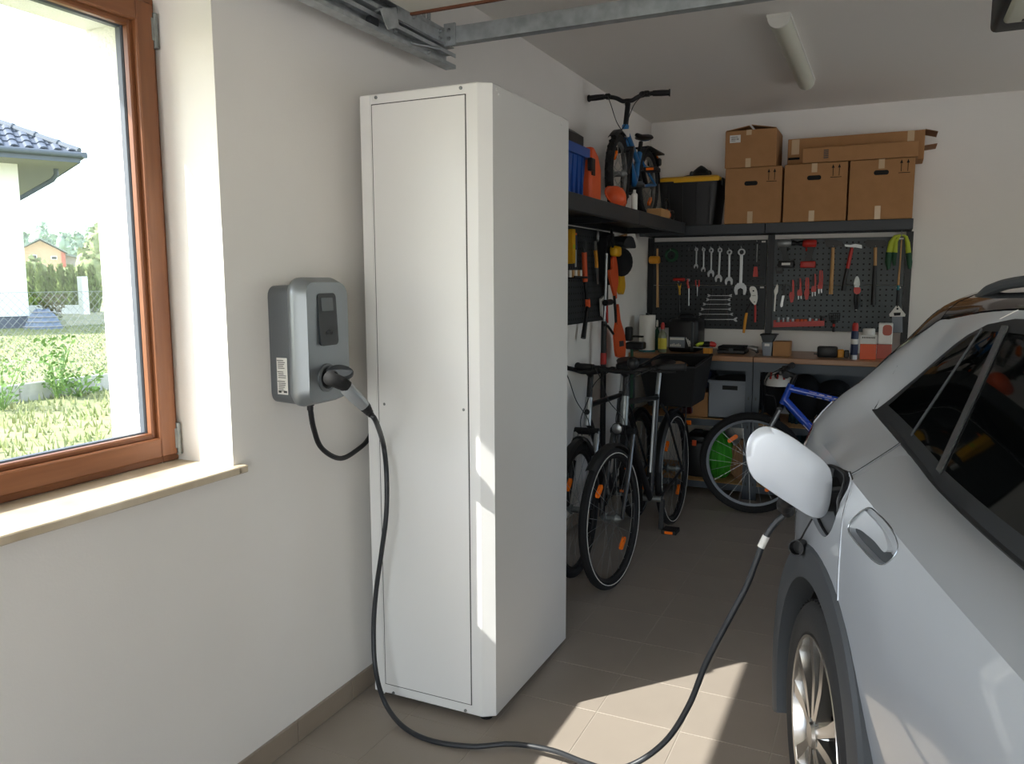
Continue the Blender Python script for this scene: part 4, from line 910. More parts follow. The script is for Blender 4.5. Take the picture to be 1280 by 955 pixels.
# wheels
def wheel(sx, y0, sg):
    Wp = thing('wheel', None, None, M=CARM @ Matrix.Translation((sx, y0, RZ)) @ (Matrix.Rotation(PI, 4, 'Z') if sg < 0 else Matrix.Identity(4))); del_keys = 0
    Wp.parent = CAR; Wp.matrix_parent_inverse = Matrix.Identity(4); Wp.matrix_basis = Matrix.Translation((sx, y0, RZ)) @ (Matrix.Rotation(PI, 4, 'Z') if sg < 0 else Matrix.Identity(4))
    ax = (0, 1, 0)
    prof = [(0.252, 0.012), (0.258, 0.004), (0.285, -0.004), (0.315, 0.0), (0.333, 0.012), (0.342, 0.028), (0.345, 0.05), (0.345, 0.17), (0.340, 0.20), (0.315, 0.215), (0.26, 0.21), (0.25, 0.19)]
    m_ = MB(); m_.ring((0, 0, 0), ax, 0, [(r_, h_) for r_, h_ in prof], 72); ty = obj('tyre', m_, 'car_tyre', Wp, world=False)
    tb = MB()
    for k in range(72):
        a = 2*PI*k/72; e = V(math.cos(a), 0, math.sin(a)); R_ = Matrix((e.cross(V(0, 1, 0)), V(0, 1, 0), e)).transposed()
        tb.box(e*0.340+V(0, 0.032, 0), (0.006, 0.035, 0.006), R_)
        tb.box(e*0.3435+V(0, 0.11, 0), (0.005, 0.10, 0.005), R_)
    obj('tread_blocks', tb, 'black_matte', Wp, world=False, smooth=False, kind='stuff')
    m_ = MB(); m_.ring((0, 0, 0), ax, 0, [(0.253, 0.010), (0.250, 0.002), (0.243, 0.004), (0.238, 0.02), (0.232, 0.06), (0.232, 0.20), (0.25, 0.20), (0.245, 0.03)], 64); obj('rim', m_, 'alloy', Wp, world=False)
    obj('brake_disc', MB().lathe([(0.16, 0.10), (0.16, 0.11), (0.0, 0.11)], (0, 0, 0), ax, 32), 'zinc', Wp, world=False)
    obj('rim_back', MB().lathe([(0.236, 0.12), (0.236, 0.125), (0.0, 0.125)], (0, 0, 0), ax, 32), 'black_matte', Wp, world=False)
    obj('hub', MB().lathe([(0.0, -0.004), (0.030, -0.004), (0.034, 0.004), (0.05, 0.012), (0.06, 0.05), (0.0, 0.05)], (0, 0, 0), ax, 28), 'alloy', Wp, world=False)
    for k in range(5):
        a0 = 2*PI*k/5+0.35
        for d, wd0, wd1 in ((-0.17, 0.022, 0.038), (0.17, 0.022, 0.038)):
            e0 = V(math.cos(a0+d*1.3), 0, math.sin(a0+d*1.3)); e1 = V(math.cos(a0+d*1.45), 0, math.sin(a0+d*1.45)); t0 = V(-math.sin(a0+d), 0, math.cos(a0+d))
            A_, B_ = e0*0.038, e1*0.243; Y_ = V(0, 1, 0); m_ = MB()
            m_.loft([[A_-t0*wd0/2+Y_*0.004, A_+t0*wd0/2+Y_*0.004, A_+t0*wd0/2+Y_*0.04, A_-t0*wd0/2+Y_*0.04], [A_.lerp(B_, .5)-t0*wd1*.36+Y_*0.010, A_.lerp(B_, .5)+t0*wd1*.36+Y_*0.010, A_.lerp(B_, .5)+t0*wd1*.36+Y_*0.045, A_.lerp(B_, .5)-t0*wd1*.36+Y_*0.045], [B_-t0*wd1/2+Y_*0.006, B_+t0*wd1/2+Y_*0.006, B_+t0*wd1/2+Y_*0.05, B_-t0*wd1/2+Y_*0.05]]); obj('spoke', m_, 'alloy', Wp, world=False)
        e0 = V(math.cos(a0), 0, math.sin(a0)); t0 = V(-math.sin(a0), 0, math.cos(a0)); Y_ = V(0, 1, 0); A_, B_ = e0*0.07, e0*0.236
        obj('spoke_infill', MB().prism([A_-t0*0.006+Y_*0.028, A_+t0*0.006+Y_*0.028, B_+t0*0.045+Y_*0.028, B_-t0*0.045+Y_*0.028], (0, 0.02, 0)), 'alloy_black', Wp, world=False)
    for k in range(5):
        a = 2*PI*k/5; obj('wheel_bolt', MB().cyl((0.022*math.cos(a)*1.9, 0.004, 0.022*math.sin(a)*1.9), (0.042*math.cos(a), 0.02, 0.042*math.sin(a)), 0.007, n=6), 'zinc', Wp, world=False)
    return Wp
wheel(0, 0.003, 1); wheel(2.63, 0.003, 1); wheel(0, 1.717, -1); wheel(2.63, 1.717, -1)
# charge inlet, open flap, dangling cap
pb = obj('port_pocket', sz_prism(inset(port2, 0.001), 0.060, 0.085), 'black', CAR, world=False)
pf = MB(); pts = [V(a, 0.016 if b < 1.0 else 0.016+(b-1.0)*0.5, b) for a, b in port2]; pf.tube(pts, 0.004, 8, closed=True); obj('port_seal', pf, 'black', CAR, world=False)
obj('charge_inlet', MB().lathe([(0.045, -0.06), (0.045, -0.02), (0.036, -0.015), (0.0, -0.015)], (-0.09, 0.0, 0.965), (0, -1, 0), 24), 'black', CAR, world=False)
fo = [(933, 560), (938, 545), (950, 535), (965, 534), (985, 543), (1010, 560), (1030, 576), (1040, 592), (1040, 615), (1036, 638), (1028, 648), (1013, 646), (990, 632), (960, 612), (942, 598), (934, 580)]
CI = CARM.inverted(); FSn = CARM.to_3x3() @ V(1, 0, 0); FS0 = CARM @ V(-0.03, 0, 0)
def on_s(px_, py_, s):
    d = ray(px_, py_); t = ((CARM @ V(s, 0, 0)-CAM).dot(FSn))/d.dot(FSn); return CI @ (CAM+d*t)
fp = catmull([on_s(a, b, -0.03) for a, b in fo], 3, closed=True)
cf = sum(fp, V(0, 0, 0))/len(fp)
def fl_ring(k, ds): return [cf+(p-cf)*k+V(ds-0.004*((p-cf).length*k/0.12)**2, 0, 0) for p in fp]
m_ = MB(); m_.loft([fl_ring(0.3, -0.004), fl_ring(0.97, -0.004), fl_ring(1.0, 0.0), fl_ring(0.985, 0.004), fl_ring(0.8, 0.006), fl_ring(0.5, 0.006), fl_ring(0.2, 0.006)]); obj('charge_flap', m_, 'lit_paint', CAR, world=False, ang=60)
m_ = MB(); m_.tube(catmull([V(-0.05, 0.06, 0.99), V(-0.055, 0.03, 0.985), V(-0.05, 0.01, 0.98), V(-0.044, -0.012, 0.985)], 5), 0.012, 8); obj('flap_hinge', m_, 'black', CAR, world=False)
cc = on_s(993, 682, -0.13); cc = V(-0.13, -0.012, cc.z)
dc = V(0.75, -0.55, 0.15).normalized()
m_ = MB(); m_.lathe([(0.020, -0.02), (0.021, 0.0), (0.021, 0.022), (0.018, 0.022), (0.018, 0.0), (0.0, 0.0)], cc+V(0.012, -0.008, 0), dc, 20); obj('inlet_cap', m_, 'black', CAR, world=False)
m_ = MB(); m_.tube(catmull([V(-0.06, -0.005, 0.905), V(-0.07, -0.018, 0.87), V(-0.09, -0.022, 0.845), cc+V(0.0, -0.01, 0.012)], 6), 0.0025, 6); obj('cap_lanyard', m_, 'black', CAR, world=False)
# far connector of the charging cable, in the inlet
pe = CARM @ V(-0.15, -0.047, 0.895)
n0 = CARM @ V(-0.09, 0.02, 0.965); n1 = CARM @ V(-0.095, -0.045, 0.955); n2 = CARM @ V(-0.12, -0.062, 0.925)
m_ = MB(); m_.tube(catmull([n0, n1, n2, pe], 6), [0.027]*6+[0.025]*4+[0.021]*5+[0.017]*4, 16); obj('car_plug', m_, 'black', CC)
PLUG_END = pe
# ------------------------------------------------------------------ shelves, pegboards, workbench
def R7(x, y): return (700+x/4.923, 270+y/4.923)      # working crops of the photograph -> photo pixels
def R8(x, y): return (940+x/5.027, 270+y/5.027)
def RC_(x, y): return (800+x/7.956, 280+y/7.956)
def RE_(x, y): return (795+x/7.757, 380+y/7.757)
def R6(x, y): return (880+x/4.267, 130+y/4.267)
def RU(x, y): return (840+x/4.152, 420+y/4.152)
def RL(x, y): return (700+x/5.023, 270+y/5.023)
SF, SZ = 5.765, 1.90
def shelf(name, label, x0, x1, y0, y1, along):
    t = thing(name, label, 'shelf', ((x0+x1)/2, (y0+y1)/2, SZ))
    obj('deck', MB().bb((x0, y0, SZ-0.022), (x1, y1, SZ)), 'black_metal', t, smooth=False)
    if along == 'x': obj('front_rail', MB().bb((x0, y0-0.004, SZ-0.067), (x1, y0+0.03, SZ+0.002), 0.003), 'shelf_metal', t); obj('rear_rail', MB().bb((x0, y1-0.03, SZ-0.06), (x1, y1, SZ-0.022)), 'black_metal', t, smooth=False)
    else: obj('front_rail', MB().bb((x1-0.03, y0, SZ-0.075), (x1+0.004, y1, SZ+0.002), 0.003), 'shelf_metal', t); obj('rear_rail', MB().bb((x0, y0, SZ-0.06), (x0+0.03, y1, SZ-0.022)), 'black_metal', t, smooth=False)
    ends = (x0+0.012, x1-0.012) if along == 'x' else (y0+0.012, y1-0.012)
    for e in ends:
        if along == 'x': m_ = MB().bb((e-0.012, y0, SZ-0.06), (e+0.012, y1, SZ-0.022)); b2 = MB().prism([V(e-0.01, y1, SZ-0.06), V(e-0.01, y0+0.1, SZ-0.06), V(e-0.01, y1, SZ-0.30)], (0.02, 0, 0))
        else: m_ = MB().bb((x0, e-0.012, SZ-0.06), (x1, e+0.012, SZ-0.022)); b2 = None
        obj('cross_rail', m_, 'black_metal', t, smooth=False)
    return t
shelf('wall_shelf', 'dark grey metal wall shelf above the left pegboard panel, under the black bin', 0.035, 0.918, SF, YB, 'x')
shelf('wall_shelf', 'dark grey metal wall shelf carrying the cardboard boxes', 0.922, 1.83, SF, YB, 'x')
shelf('wall_shelf', "dark grey metal shelf on the left wall carrying the children's bicycle", 0.0, 0.43, 3.05, 4.38, 'y')
shelf('wall_shelf', 'short dark grey metal shelf on the left wall next to the corner', 0.0, 0.43, 4.384, 5.50, 'y')
# bolts on the left wall shelf rail, uprights
for xx in (0.02, 0.918, 1.822):
    obj('shelf_upright', MB().bb((xx-0.022, YB-0.035, 1.0), (xx+0.022, YB-0.001, SZ-0.0605)), 'black_metal', None, label={0.02: 'dark steel upright strip in the corner by the paper roll', 0.918: 'dark steel upright between the two perforated tool boards', 1.822: 'dark steel upright at the free end of the tool boards'}[xx], cat='upright', loc=(xx, YB-0.02, 1.0), smooth=False)
PEGY = YB-0.055
def holes(x0, x1, z0, z1, y, pitch=0.038):
    m_ = MB(); x = x0+0.03
    while x < x1-0.02:
        z = z0+0.03
        while z < z1-0.02:
            s_ = 0.0055; m_.add([(x-s_, y, z-s_), (x+s_, y, z-s_), (x+s_, y, z+s_), (x-s_, y, z+s_)], [(0, 1, 2, 3)]); z += pitch
        x += pitch
    return m_
def pegboard(x0, x1, z0, z1, m, label):
    t = thing('pegboard', label, 'pegboard', ((x0+x1)/2, PEGY, z0)); obj('perforated_panel', MB().bb((x0, PEGY, z0), (x1, PEGY+0.018, z1), 0.002), m, t)
    obj('peg_holes', holes(x0, x1, z0, z1, PEGY-0.0006), 'black_matte', t, smooth=False, kind='stuff')
    m2 = MB().bb((x1-0.04, PEGY-0.0015, z1-0.02), (x1-0.012, PEGY, z1-0.008)); obj('maker_tag', m2, 'label', t, smooth=False)
    return t
pegboard(0.05, 0.893, 1.478, 1.806, 'peg_dark', 'upper dark perforated panel holding the hanging spanners')
pegboard(0.05, 0.893, 1.150, 1.475, 'peg_dark', 'lower dark perforated panel behind the spanner rack and black case')
pegboard(0.943, 1.797, 1.478, 1.806, 'peg', 'upper grey perforated panel holding the drills and hammers')
pegboard(0.943, 1.797, 1.150, 1.475, 'peg', 'lower grey perforated panel behind the red socket tray')
# workbench
BZ, BF = 0.998, 5.55
zs1, zs2 = PY(870, 523, BF).z, PY(870, 601, BF).z
def bench(x0, x1, label, shelves):
    t = thing('workbench', label, 'workbench', ((x0+x1)/2, (BF+YB)/2, 0))
    obj('bench_top', MB().bb((x0, BF, BZ-0.036), (x1, YB-0.015, BZ), 0.003), 'bench_top', t)
    for (xx, sx) in ((x0, 1), (x1, -1)):
        for (yy, sy) in ((BF+0.02, 1), (YB-0.03, -1)):
            m_ = MB().bb((xx, yy, 0.0), (xx+sx*0.045, yy+sy*0.004, BZ-0.036)).bb((xx, yy, 0.0), (xx+sx*0.004, yy+sy*0.045, BZ-0.036)); lg = obj('leg', m_, 'bench_frame', t, smooth=False)
            for zz in (0.9, 0.7, 0.5, 0.3, 0.1):
                if sy > 0: obj('slot', MB().bb((xx+sx*0.018, yy-0.001, zz), (xx+sx*0.026, yy+0.001, zz+0.02)), 'gap', lg, smooth=False)
    obj('front_beam', MB().bb((x0+0.004, BF+0.012, BZ-0.10), (x1-0.004, BF+0.018, BZ-0.037)), 'bench_frame', t, smooth=False)
    obj('rear_panel', MB().bb((x0+0.01, YB-0.028, BZ-0.30), (x1-0.01, YB-0.022, BZ-0.04)), 'bench_frame', t, smooth=False)
    for z in shelves:
        obj('shelf_board', MB().bb((x0+0.006, BF+0.026, z-0.012), (x1-0.006, YB-0.035, z)), 'wood', t, smooth=False)
        obj('shelf_beam', MB().bb((x0+0.004, BF+0.02, z-0.05), (x1-0.004, BF+0.025, z-0.004)), 'bench_frame', t, smooth=False)
bench(0.03, 0.900, 'workbench with brown top under the spanner wall, grey crate on its shelf', (zs1, zs2))
bench(0.905, 1.83, 'workbench with brown top behind the blue bicycle, stuffed with bags', (zs1-0.02, zs2))
# ------------------------------------------------------------------ cardboard boxes on the shelf
def tapes(parent, x, y, z0, z1, w_=0.035): return obj('packing_tape', MB().bb((x-w_/2, y-0.0012, z0), (x+w_/2, y+0.001, z1)), 'tape', parent, smooth=False)
def up_arrows(parent, x, z, y, s_=1.0):
    m_ = MB()
    for dx in (-0.019, 0.019):
        X_ = x+dx*s_; m_.add([(X_-0.002*s_, y, z), (X_+0.002*s_, y, z), (X_+0.002*s_, y, z+0.062*s_), (X_-0.002*s_, y, z+0.062*s_)], [(0, 1, 2, 3)]); m_.add([(X_-0.009*s_, y, z+0.052*s_), (X_+0.009*s_, y, z+0.052*s_), (X_, y, z+0.076*s_)], [(0, 1, 2)])
    m_.add([(x-0.034*s_, y, z-0.010*s_), (x+0.034*s_, y, z-0.010*s_), (x+0.034*s_, y, z-0.006*s_), (x-0.034*s_, y, z-0.006*s_)], [(0, 1, 2, 3)])
    return obj('up_arrows', m_, 'print_black', parent, smooth=False)
def carton(label, x0, x1, z0, z1, yf, d, open_top=False, arrows=None, hand=None, tape=(), group='cardboard boxes on the shelf'):
    t = thing('cardboard_box', label, 'box', ((x0+x1)/2, yf+d/2, z0), group=group)
    m_ = MB(); m_.bb((x0, yf, z0), (x1, yf+d, z1), 0.004); b = obj('box_body', m_, 'kraft', t)
    if hand:
        hx, hz = hand; o = rrect(0.088, 0.030, 0.014, 5); obj('hand_hole', MB().prism([V(hx+a, yf-0.001, hz+c) for a, c in o], (0, 0.004, 0)), 'black_matte', t, smooth=False)
    if arrows: up_arrows(t, arrows[0], arrows[1], yf-0.0012)
    for (tx, a, c) in tape: tapes(t, tx, yf, a, c)
    return t
BX = 5.775
Zt = 2.284
carton('square cardboard carton with up arrows, standing beside the black bin', 0.640, 1.018, SZ+0.003, Zt-0.003, BX, 0.36, arrows=(0.95, 2.19), hand=(0.815, 2.175), tape=((0.815, 1.905, 1.985),))
carton('square cardboard carton with up arrows, between two like it', 1.032, 1.428, SZ+0.003, Zt, BX, 0.36, arrows=(1.357, 2.195), hand=(1.222, 2.19), tape=((1.215, 1.905, 1.975), (1.222, 2.225, 2.285)))
carton('square cardboard carton with up arrows, at the free end of the shelf', 1.440, 1.822, SZ+0.003, Zt, BX, 0.36, arrows=(1.762, 2.20), hand=(1.628, 2.20), tape=((1.618, 1.905, 1.99), (1.628, 2.225, 2.285)))
t = carton('smaller cardboard carton with raised flaps and a white label, on top of another', 0.632, 0.972, Zt, 2.535, BX+0.005, 0.33, tape=((0.79, 2.285, 2.345), (0.79, 2.50, 2.535)))
lb = obj('shipping_label', MB().bb((0.663, BX+0.003, 2.455), (0.735, BX+0.006, 2.505)), 'label', t, smooth=False)
lm = MB()
for i in range(12): x = 0.674+i*0.0042; lm.bb((x, BX+0.0022, 2.472), (x+random.choice((0.0012, 0.0022)), BX+0.003, 2.483))
for z in (2.493, 2.488, 2.465): lm.bb((0.670, BX+0.0022, z), (0.670+random.uniform(.03, .05), BX+0.003, z+0.002))
obj('label_print', lm, 'print', lb, smooth=False, kind='stuff')
for (x0, x1, dx, dz) in ((0.636, 0.79, 0.0, 0.025), (0.968, 0.805, 0.0, 0.03)):
    pp = [V(x0, BX+0.008, 2.535), V(x0, BX+0.33, 2.535), V(x1, BX+0.33, 2.535+dz), V(x1, BX+0.008, 2.535+dz)]; obj('top_flap', MB().prism(pp, (0, 0, 0.004)), 'kraft', t, smooth=False)
# two long cartons lying on top
t = thing('long_carton', 'long flat cardboard carton with an open flapped end, lying at the back', 'box', (1.45, 5.98, Zt))
obj('box_body', MB().bb((1.030, 5.93, Zt+0.004), (1.872, YB-0.004, 2.475), 0.003), 'kraft', t)
tapes(t, 1.08, 5.93, 2.37, 2.47, 0.05); tapes(t, 1.79, 5.93, 2.405, 2.475, 0.04)
obj('end_flap', MB().prism([V(1.872, 5.935, 2.475), V(1.872, 6.155, 2.475), V(1.945, 6.155, 2.455), V(1.945, 5.935, 2.455)], (0, 0, 0.004)), 'kraft_in', t, smooth=False)
obj('end_flap', MB().prism([V(1.872, 5.935, 2.372), V(1.872, 6.155, 2.372), V(1.945, 6.155, 2.380), V(1.945, 5.935, 2.380)], (0, 0, 0.004)), 'kraft_in', t, smooth=False)
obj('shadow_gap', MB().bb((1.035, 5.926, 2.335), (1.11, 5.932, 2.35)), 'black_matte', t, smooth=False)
t = thing('long_carton', 'long flat cardboard carton lying in front of the flapped one', 'box', (1.49, 5.85, Zt))
obj('box_body', MB().bb((1.142, 5.775, Zt+0.004), (1.835, 5.925, 2.385), 0.003), 'kraft', t)
pm = MB(); x0 = 1.275
for i in range(5): pm.bb((x0, 5.7735, 2.312+i*0.012), (x0+0.03, 5.7748, 2.319+i*0.012))
obj('printed_panel', pm, 'print', t, smooth=False, kind='stuff')
# ------------------------------------------------------------------ black bin with yellow lid, respirator on top
q0, q1 = PY(822, 278, 5.79), PY(888, 278, 5.79)
t = thing('storage_bin', 'black plastic storage bin with yellow lid beside the cartons', 'bin', (0.37, 5.93, SZ))
def rr_ring(x0, x1, y0, y1, z, r): return [V((x0+x1)/2+a, (y0+y1)/2+b, z) for a, b in rrect(x1-x0, y1-y0, r, 5)]
m_ = MB(); m_.loft([rr_ring(0.195, 0.560, 5.80, 6.12, SZ+0.002, 0.03), rr_ring(0.165, 0.590, 5.775, 6.14, 2.215, 0.03)]); obj('bin_body', m_, 'black', t)
for k in range(4): obj('rib', MB().bar(V(0.24+k*0.095, 5.797, SZ+0.02), V(0.235+k*0.10, 5.775, 2.19), 0.018, 0.012, up=(0, 1, 0)), 'black', t)
m_ = MB(); m_.loft([rr_ring(0.155, 0.600, 5.765, 6.15, 2.215, 0.03), rr_ring(0.155, 0.600, 5.765, 6.15, 2.235, 0.03), rr_ring(0.175, 0.580, 5.785, 6.13, 2.248, 0.03)]); obj('lid', m_, 'yellow', t)
obj('lid_rim', MB().bb((0.28, 5.760, 2.205), (0.60, 5.772, 2.232), 0.003), 'yellow', t); obj('lid_clip', MB().bb((0.595, 5.85, 2.18), (0.615, 5.98, 2.235), 0.006), 'black', t)
t = thing('dust_mask', 'black half face dust mask resting on the yellow bin lid', 'mask', (0.44, 5.9, 2.248))
m_ = MB(); m_.loft([[V(0.44, 5.92, 2.249)+V(math.cos(a)*r_*1.2, math.sin(a)*r_, h) for a in [2*PI*k/14 for k in range(14)]] for r_, h in ((0.05, 0.0), (0.058, 0.02), (0.045, 0.05), (0.02, 0.075), (0.006, 0.085))]); obj('face_piece', m_, 'black', t)
for sx in (-1, 1): obj('filter_cap', MB().lathe([(0.022, 0), (0.022, 0.02), (0.015, 0.026), (0.0, 0.026)], V(0.44+sx*0.05, 5.90, 2.272), V(sx, -0.4, 0.1), 14), 'dark_grey', t)
obj('strap', MB().tube(catmull([V(0.39, 5.95, 2.27), V(0.34, 5.93, 2.268), V(0.30, 5.91, 2.254), V(0.33, 5.88, 2.254), V(0.38, 5.89, 2.26)], 5), 0.005, 6), 'black', t)
# ------------------------------------------------------------------ things on the left wall shelf
t = thing('blue_tub', 'blue plastic tub with a black lid on the left wall shelf', 'tub', (0.2, 3.55, SZ))
m_ = MB(); m_.loft([rr_ring(0.06, 0.34, 3.40, 3.735, SZ+0.002, 0.03), rr_ring(0.05, 0.355, 3.385, 3.75, SZ+0.225, 0.03)]); obj('tub_body', m_, 'blue_bin', t)
for k in range(5): obj('rib', MB().bb((0.343, 3.43+k*0.06, SZ+0.02), (0.356, 3.445+k*0.06, SZ+0.20)), 'blue_bin', t, smooth=False)
m_ = MB(); m_.loft([rr_ring(0.04, 0.37, 3.375, 3.765, SZ+0.20, 0.03), rr_ring(0.04, 0.37, 3.375, 3.765, SZ+0.245, 0.03)]); obj('rim', m_, 'blue_bin', t)
m_ = MB(); m_.loft([rr_ring(0.06, 0.345, 3.40, 3.74, SZ+0.245, 0.03), rr_ring(0.06, 0.345, 3.40, 3.74, SZ+0.30, 0.03), rr_ring(0.09, 0.31, 3.43, 3.70, SZ+0.325, 0.03)]); obj('lid', m_, 'black', t)
obj('latch', MB().bb((0.37, 3.70, SZ+0.14), (0.395, 3.75, SZ+0.20), 0.004), 'black', t)
t = thing('jerrycan', 'orange red plastic fuel can between the blue tub and the bicycle', 'can', (0.28, 3.86, SZ))
can = [(3.785, 0.002), (3.945, 0.002), (3.945, 0.17), (3.90, 0.235), (3.83, 0.27), (3.79, 0.265), (3.782, 0.12)]
m_ = MB(); m_.prism([V(0.19, y_, SZ+z) for y_, z in can], (0.17, 0, 0)); o_ = obj('can_body', m_, 'orange', t)
md = o_.modifiers.new('b', 'BEVEL'); md.width = 0.012; md.segments = 2
obj('spout', MB().tube([V(0.27, 3.815, SZ+0.26), V(0.27, 3.81, SZ+0.29), V(0.29, 3.84, SZ+0.30)], 0.014, 10), 'black', t); obj('cap', MB().cyl((0.27, 3.87, SZ+0.24), (0.27, 3.88, SZ+0.275), 0.02), 'red', t)
obj('handle', MB().tube(catmull([V(0.27, 3.82, SZ+0.265), V(0.27, 3.84, SZ+0.305), V(0.27, 3.90, SZ+0.28), V(0.27, 3.92, SZ+0.21)], 5), 0.010, 8), 'orange', t)
obj('strap_buckle', MB().bb((0.36, 3.79, SZ+0.13), (0.366, 3.83, SZ+0.18)), 'black', t, smooth=False)
q = PX(783, 245, 0.42)
t = thing('hard_hat', 'small orange hard hat lying on its side on the shelf edge', 'hat', (0.36, 4.22, SZ))
hm = MB(); rot = Matrix.Rotation(0.9, 3, 'Y') @ Matrix.Rotation(0.4, 3, 'X'); pr_ = []
for k in range(7): a = PI/2*k/6; pr_.append((0.062*math.cos(a), 0.055*math.sin(a)))
hm.lathe([(0.072, 0.0), (0.072, 0.005), (0.063, 0.006)]+pr_[1:], V(0.345, 4.22, SZ+0.064), rot @ V(0, 0, 1), 20); obj('shell', hm, 'orange', t); obj('lining', MB().lathe([(0.058, -0.003), (0.058, 0.001), (0, 0.001)], V(0.345, 4.22, SZ+0.064), rot @ V(0, 0, 1), 18), 'kraft_light', t)
q = PX(790, 247, 0.435); obj('plastic_bottle', MB().lathe([(0.016, 0.0), (0.017, 0.01), (0.017, 0.085), (0.008, 0.095), (0.008, 0.11), (0, 0.11)], (0.41, 4.36, SZ+0.002), n=14), 'white_plastic', None, label='slim white plastic tube standing on the shelf edge under the small bicycle', cat='bottle', loc=(0.41, 4.36, SZ))
t = thing('parts_tray', 'small open kraft tray on the left shelf behind the earmuffs', 'tray', (0.375, 5.01, SZ))
m_ = MB(); bx = (0.33, 0.42, 4.90, 5.12); obj('tray_base', MB().bb((bx[0], bx[2], SZ+0.002), (bx[1], bx[3], SZ+0.006)), 'kraft_light', t, smooth=False)
for (a, b) in (((bx[0], bx[2]), (bx[1], bx[2]+0.004)), ((bx[0], bx[3]-0.004), (bx[1], bx[3])), ((bx[0], bx[2]), (bx[0]+0.004, bx[3])), ((bx[1]-0.004, bx[2]), (bx[1], bx[3]))): obj('tray_side', MB().bb((a[0], a[1], SZ+0.002), (b[0], b[1], SZ+0.055)), 'kraft_light', t, smooth=False)
t = thing('earmuffs', 'orange and black ear defenders at the end of the left shelf', 'earmuffs', (0.36, 5.27, SZ))
for dy, m in ((0, 'orange'), (0.09, 'orange')):
    obj('ear_cup', MB().lathe([(0.0, -0.012), (0.025, -0.012), (0.036, 0.0), (0.036, 0.018), (0.03, 0.028), (0.0, 0.028)], (0.36, 5.23+dy, SZ+0.039), (1, -0.3 if dy == 0 else 0.3, 0), 18), m, t)
    obj('cushion', MB().torus((0.388, 5.23+dy, SZ+0.039), (1, 0, 0), 0.026, 0.01, 20, 8), 'black', t)
obj('headband', MB().tube(catmull([V(0.365, 5.23, SZ+0.07), V(0.36, 5.235, SZ+0.12), V(0.355, 5.275, SZ+0.145), V(0.36, 5.315, SZ+0.12), V(0.365, 5.32, SZ+0.07)], 6), 0.007, 8), 'black', t)
# ------------------------------------------------------------------ tools hanging on the perforated panels
TY = PEGY-0.018
def at(conv, x, y, yy=None): return PY(*conv(x, y), TY if yy is None else yy)
def tool(name, label, cat, conv, x, y, group=None): return thing(name, label, cat, at(conv, x, y), group=group)
def rod(t, name, m, conv, pts, r, n=10, flat=None, yy=None):
    P = [at(conv, *p, yy) for p in pts]; mb_ = MB(); mb_.tube(P, r, n)
    if flat:
        c = sum((p.y for p in P))/len(P); mb_.v = [V(p.x, c+(p.y-c)*flat, p.z) for p in mb_.v]
    return obj(name, mb_, m, t)
def plate(t, name, m, conv, pts, th=0.008, smooth_=False, yy=None, cm=0):
    P = [at(conv, *p, (TY if yy is None else yy)-th/2) for p in pts]
    if cm: P = catmull(P, cm, closed=True)
    return obj(name, MB().prism(P, (0, th, 0)), m, t)
def hook(t, conv, x, y, dz=0.01):
    q = at(conv, x, y, PEGY); return obj('peg_hook', MB().tube([q+V(0, 0.002, dz), q+V(0, -0.012, dz), q+V(0, -0.03, dz-0.002), q+V(0, -0.034, dz+0.008)], 0.0022, 6), 'steel', t)
C = RC_
t = tool('rubber_mallet', 'orange headed mallet with long wooden handle on the tool wall', 'mallet', C, 175, 828); rod(t, 'handle', 'wood', C, [(172, 245), (173, 420), (175, 828)], [0.008, 0.009, 0.0105]); hook(t, C, 172, 400)
q = at(C, 145, 358); obj('mallet_head', MB().lathe([(0.0, -0.043), (0.022, -0.041), (0.029, -0.034), (0.030, 0.0), (0.029, 0.034), (0.022, 0.041), (0, 0.043)], q, (1, 0, 0), 16), 'amber', t)
t = tool('wire_coil', 'round coil of green cord hanging beside the mallet', 'coil', C, 312, 380); q = at(C, 312, 310)
m_ = MB()
for k in range(4): m_.torus(q+V(0, -0.006+0.004*k, 0), (0, 1, 0), 0.036+0.005*(k % 2)+0.002*k, 0.006, 30, 6)
obj('cord', m_, 'dark_green', t); hook(t, C, 312, 270)
obj('peg_hook', MB().tube([at(C, 488, 236, PEGY), at(C, 488, 236, PEGY-0.03), at(C, 488, 262, PEGY-0.034), at(C, 488, 250, PEGY-0.04)], 0.0025, 6), 'steel', None, label='empty steel peg hook next to the smallest spanner', cat='hook', loc=at(C, 488, 262, PEGY))
def spanner(label, x0, y0, x1, y1, wd, jaw):
    t = tool('spanner', label, 'spanner', C, x1, y1, group='steel spanners hanging in a row'); a, b = at(C, x0, y0), at(C, x1, y1); d = (b-a).normalized(); L_ = (b-a).length; s_ = V(d.z, 0, -d.x)
    obj('ring_end', MB().ring(a+d*jaw*0.5, (0, 1, 0), jaw*0.30, [(0.0055, -0.004), (0.0055, 0.004), (-0.0045, 0.004), (-0.0045, -0.004)], 18), 'chrome', t)
    obj('shank', MB().bar(a+d*jaw*0.85, b-d*jaw*0.9, wd, 0.007, up=(0, 1, 0), bev=0.002), 'steel', t)
    c = b-d*jaw*0.55; J = jaw; pts = [(-0.32, -0.62), (0.32, -0.62), (0.62, -0.2), (0.66, 0.15), (0.50, 0.62), (0.30, 0.60), (0.28, 0.05), (0.0, -0.12), (-0.28, 0.05), (-0.30, 0.60), (-0.50, 0.62), (-0.66, 0.15), (-0.62, -0.2)]
    obj('open_jaw', MB().prism([c+s_*u*J+d*v*J+V(0, -0.005, 0) for u, v in pts], (0, 0.01, 0)), 'chrome', t)
    hook(t, C, x0, y0+6, 0.004)
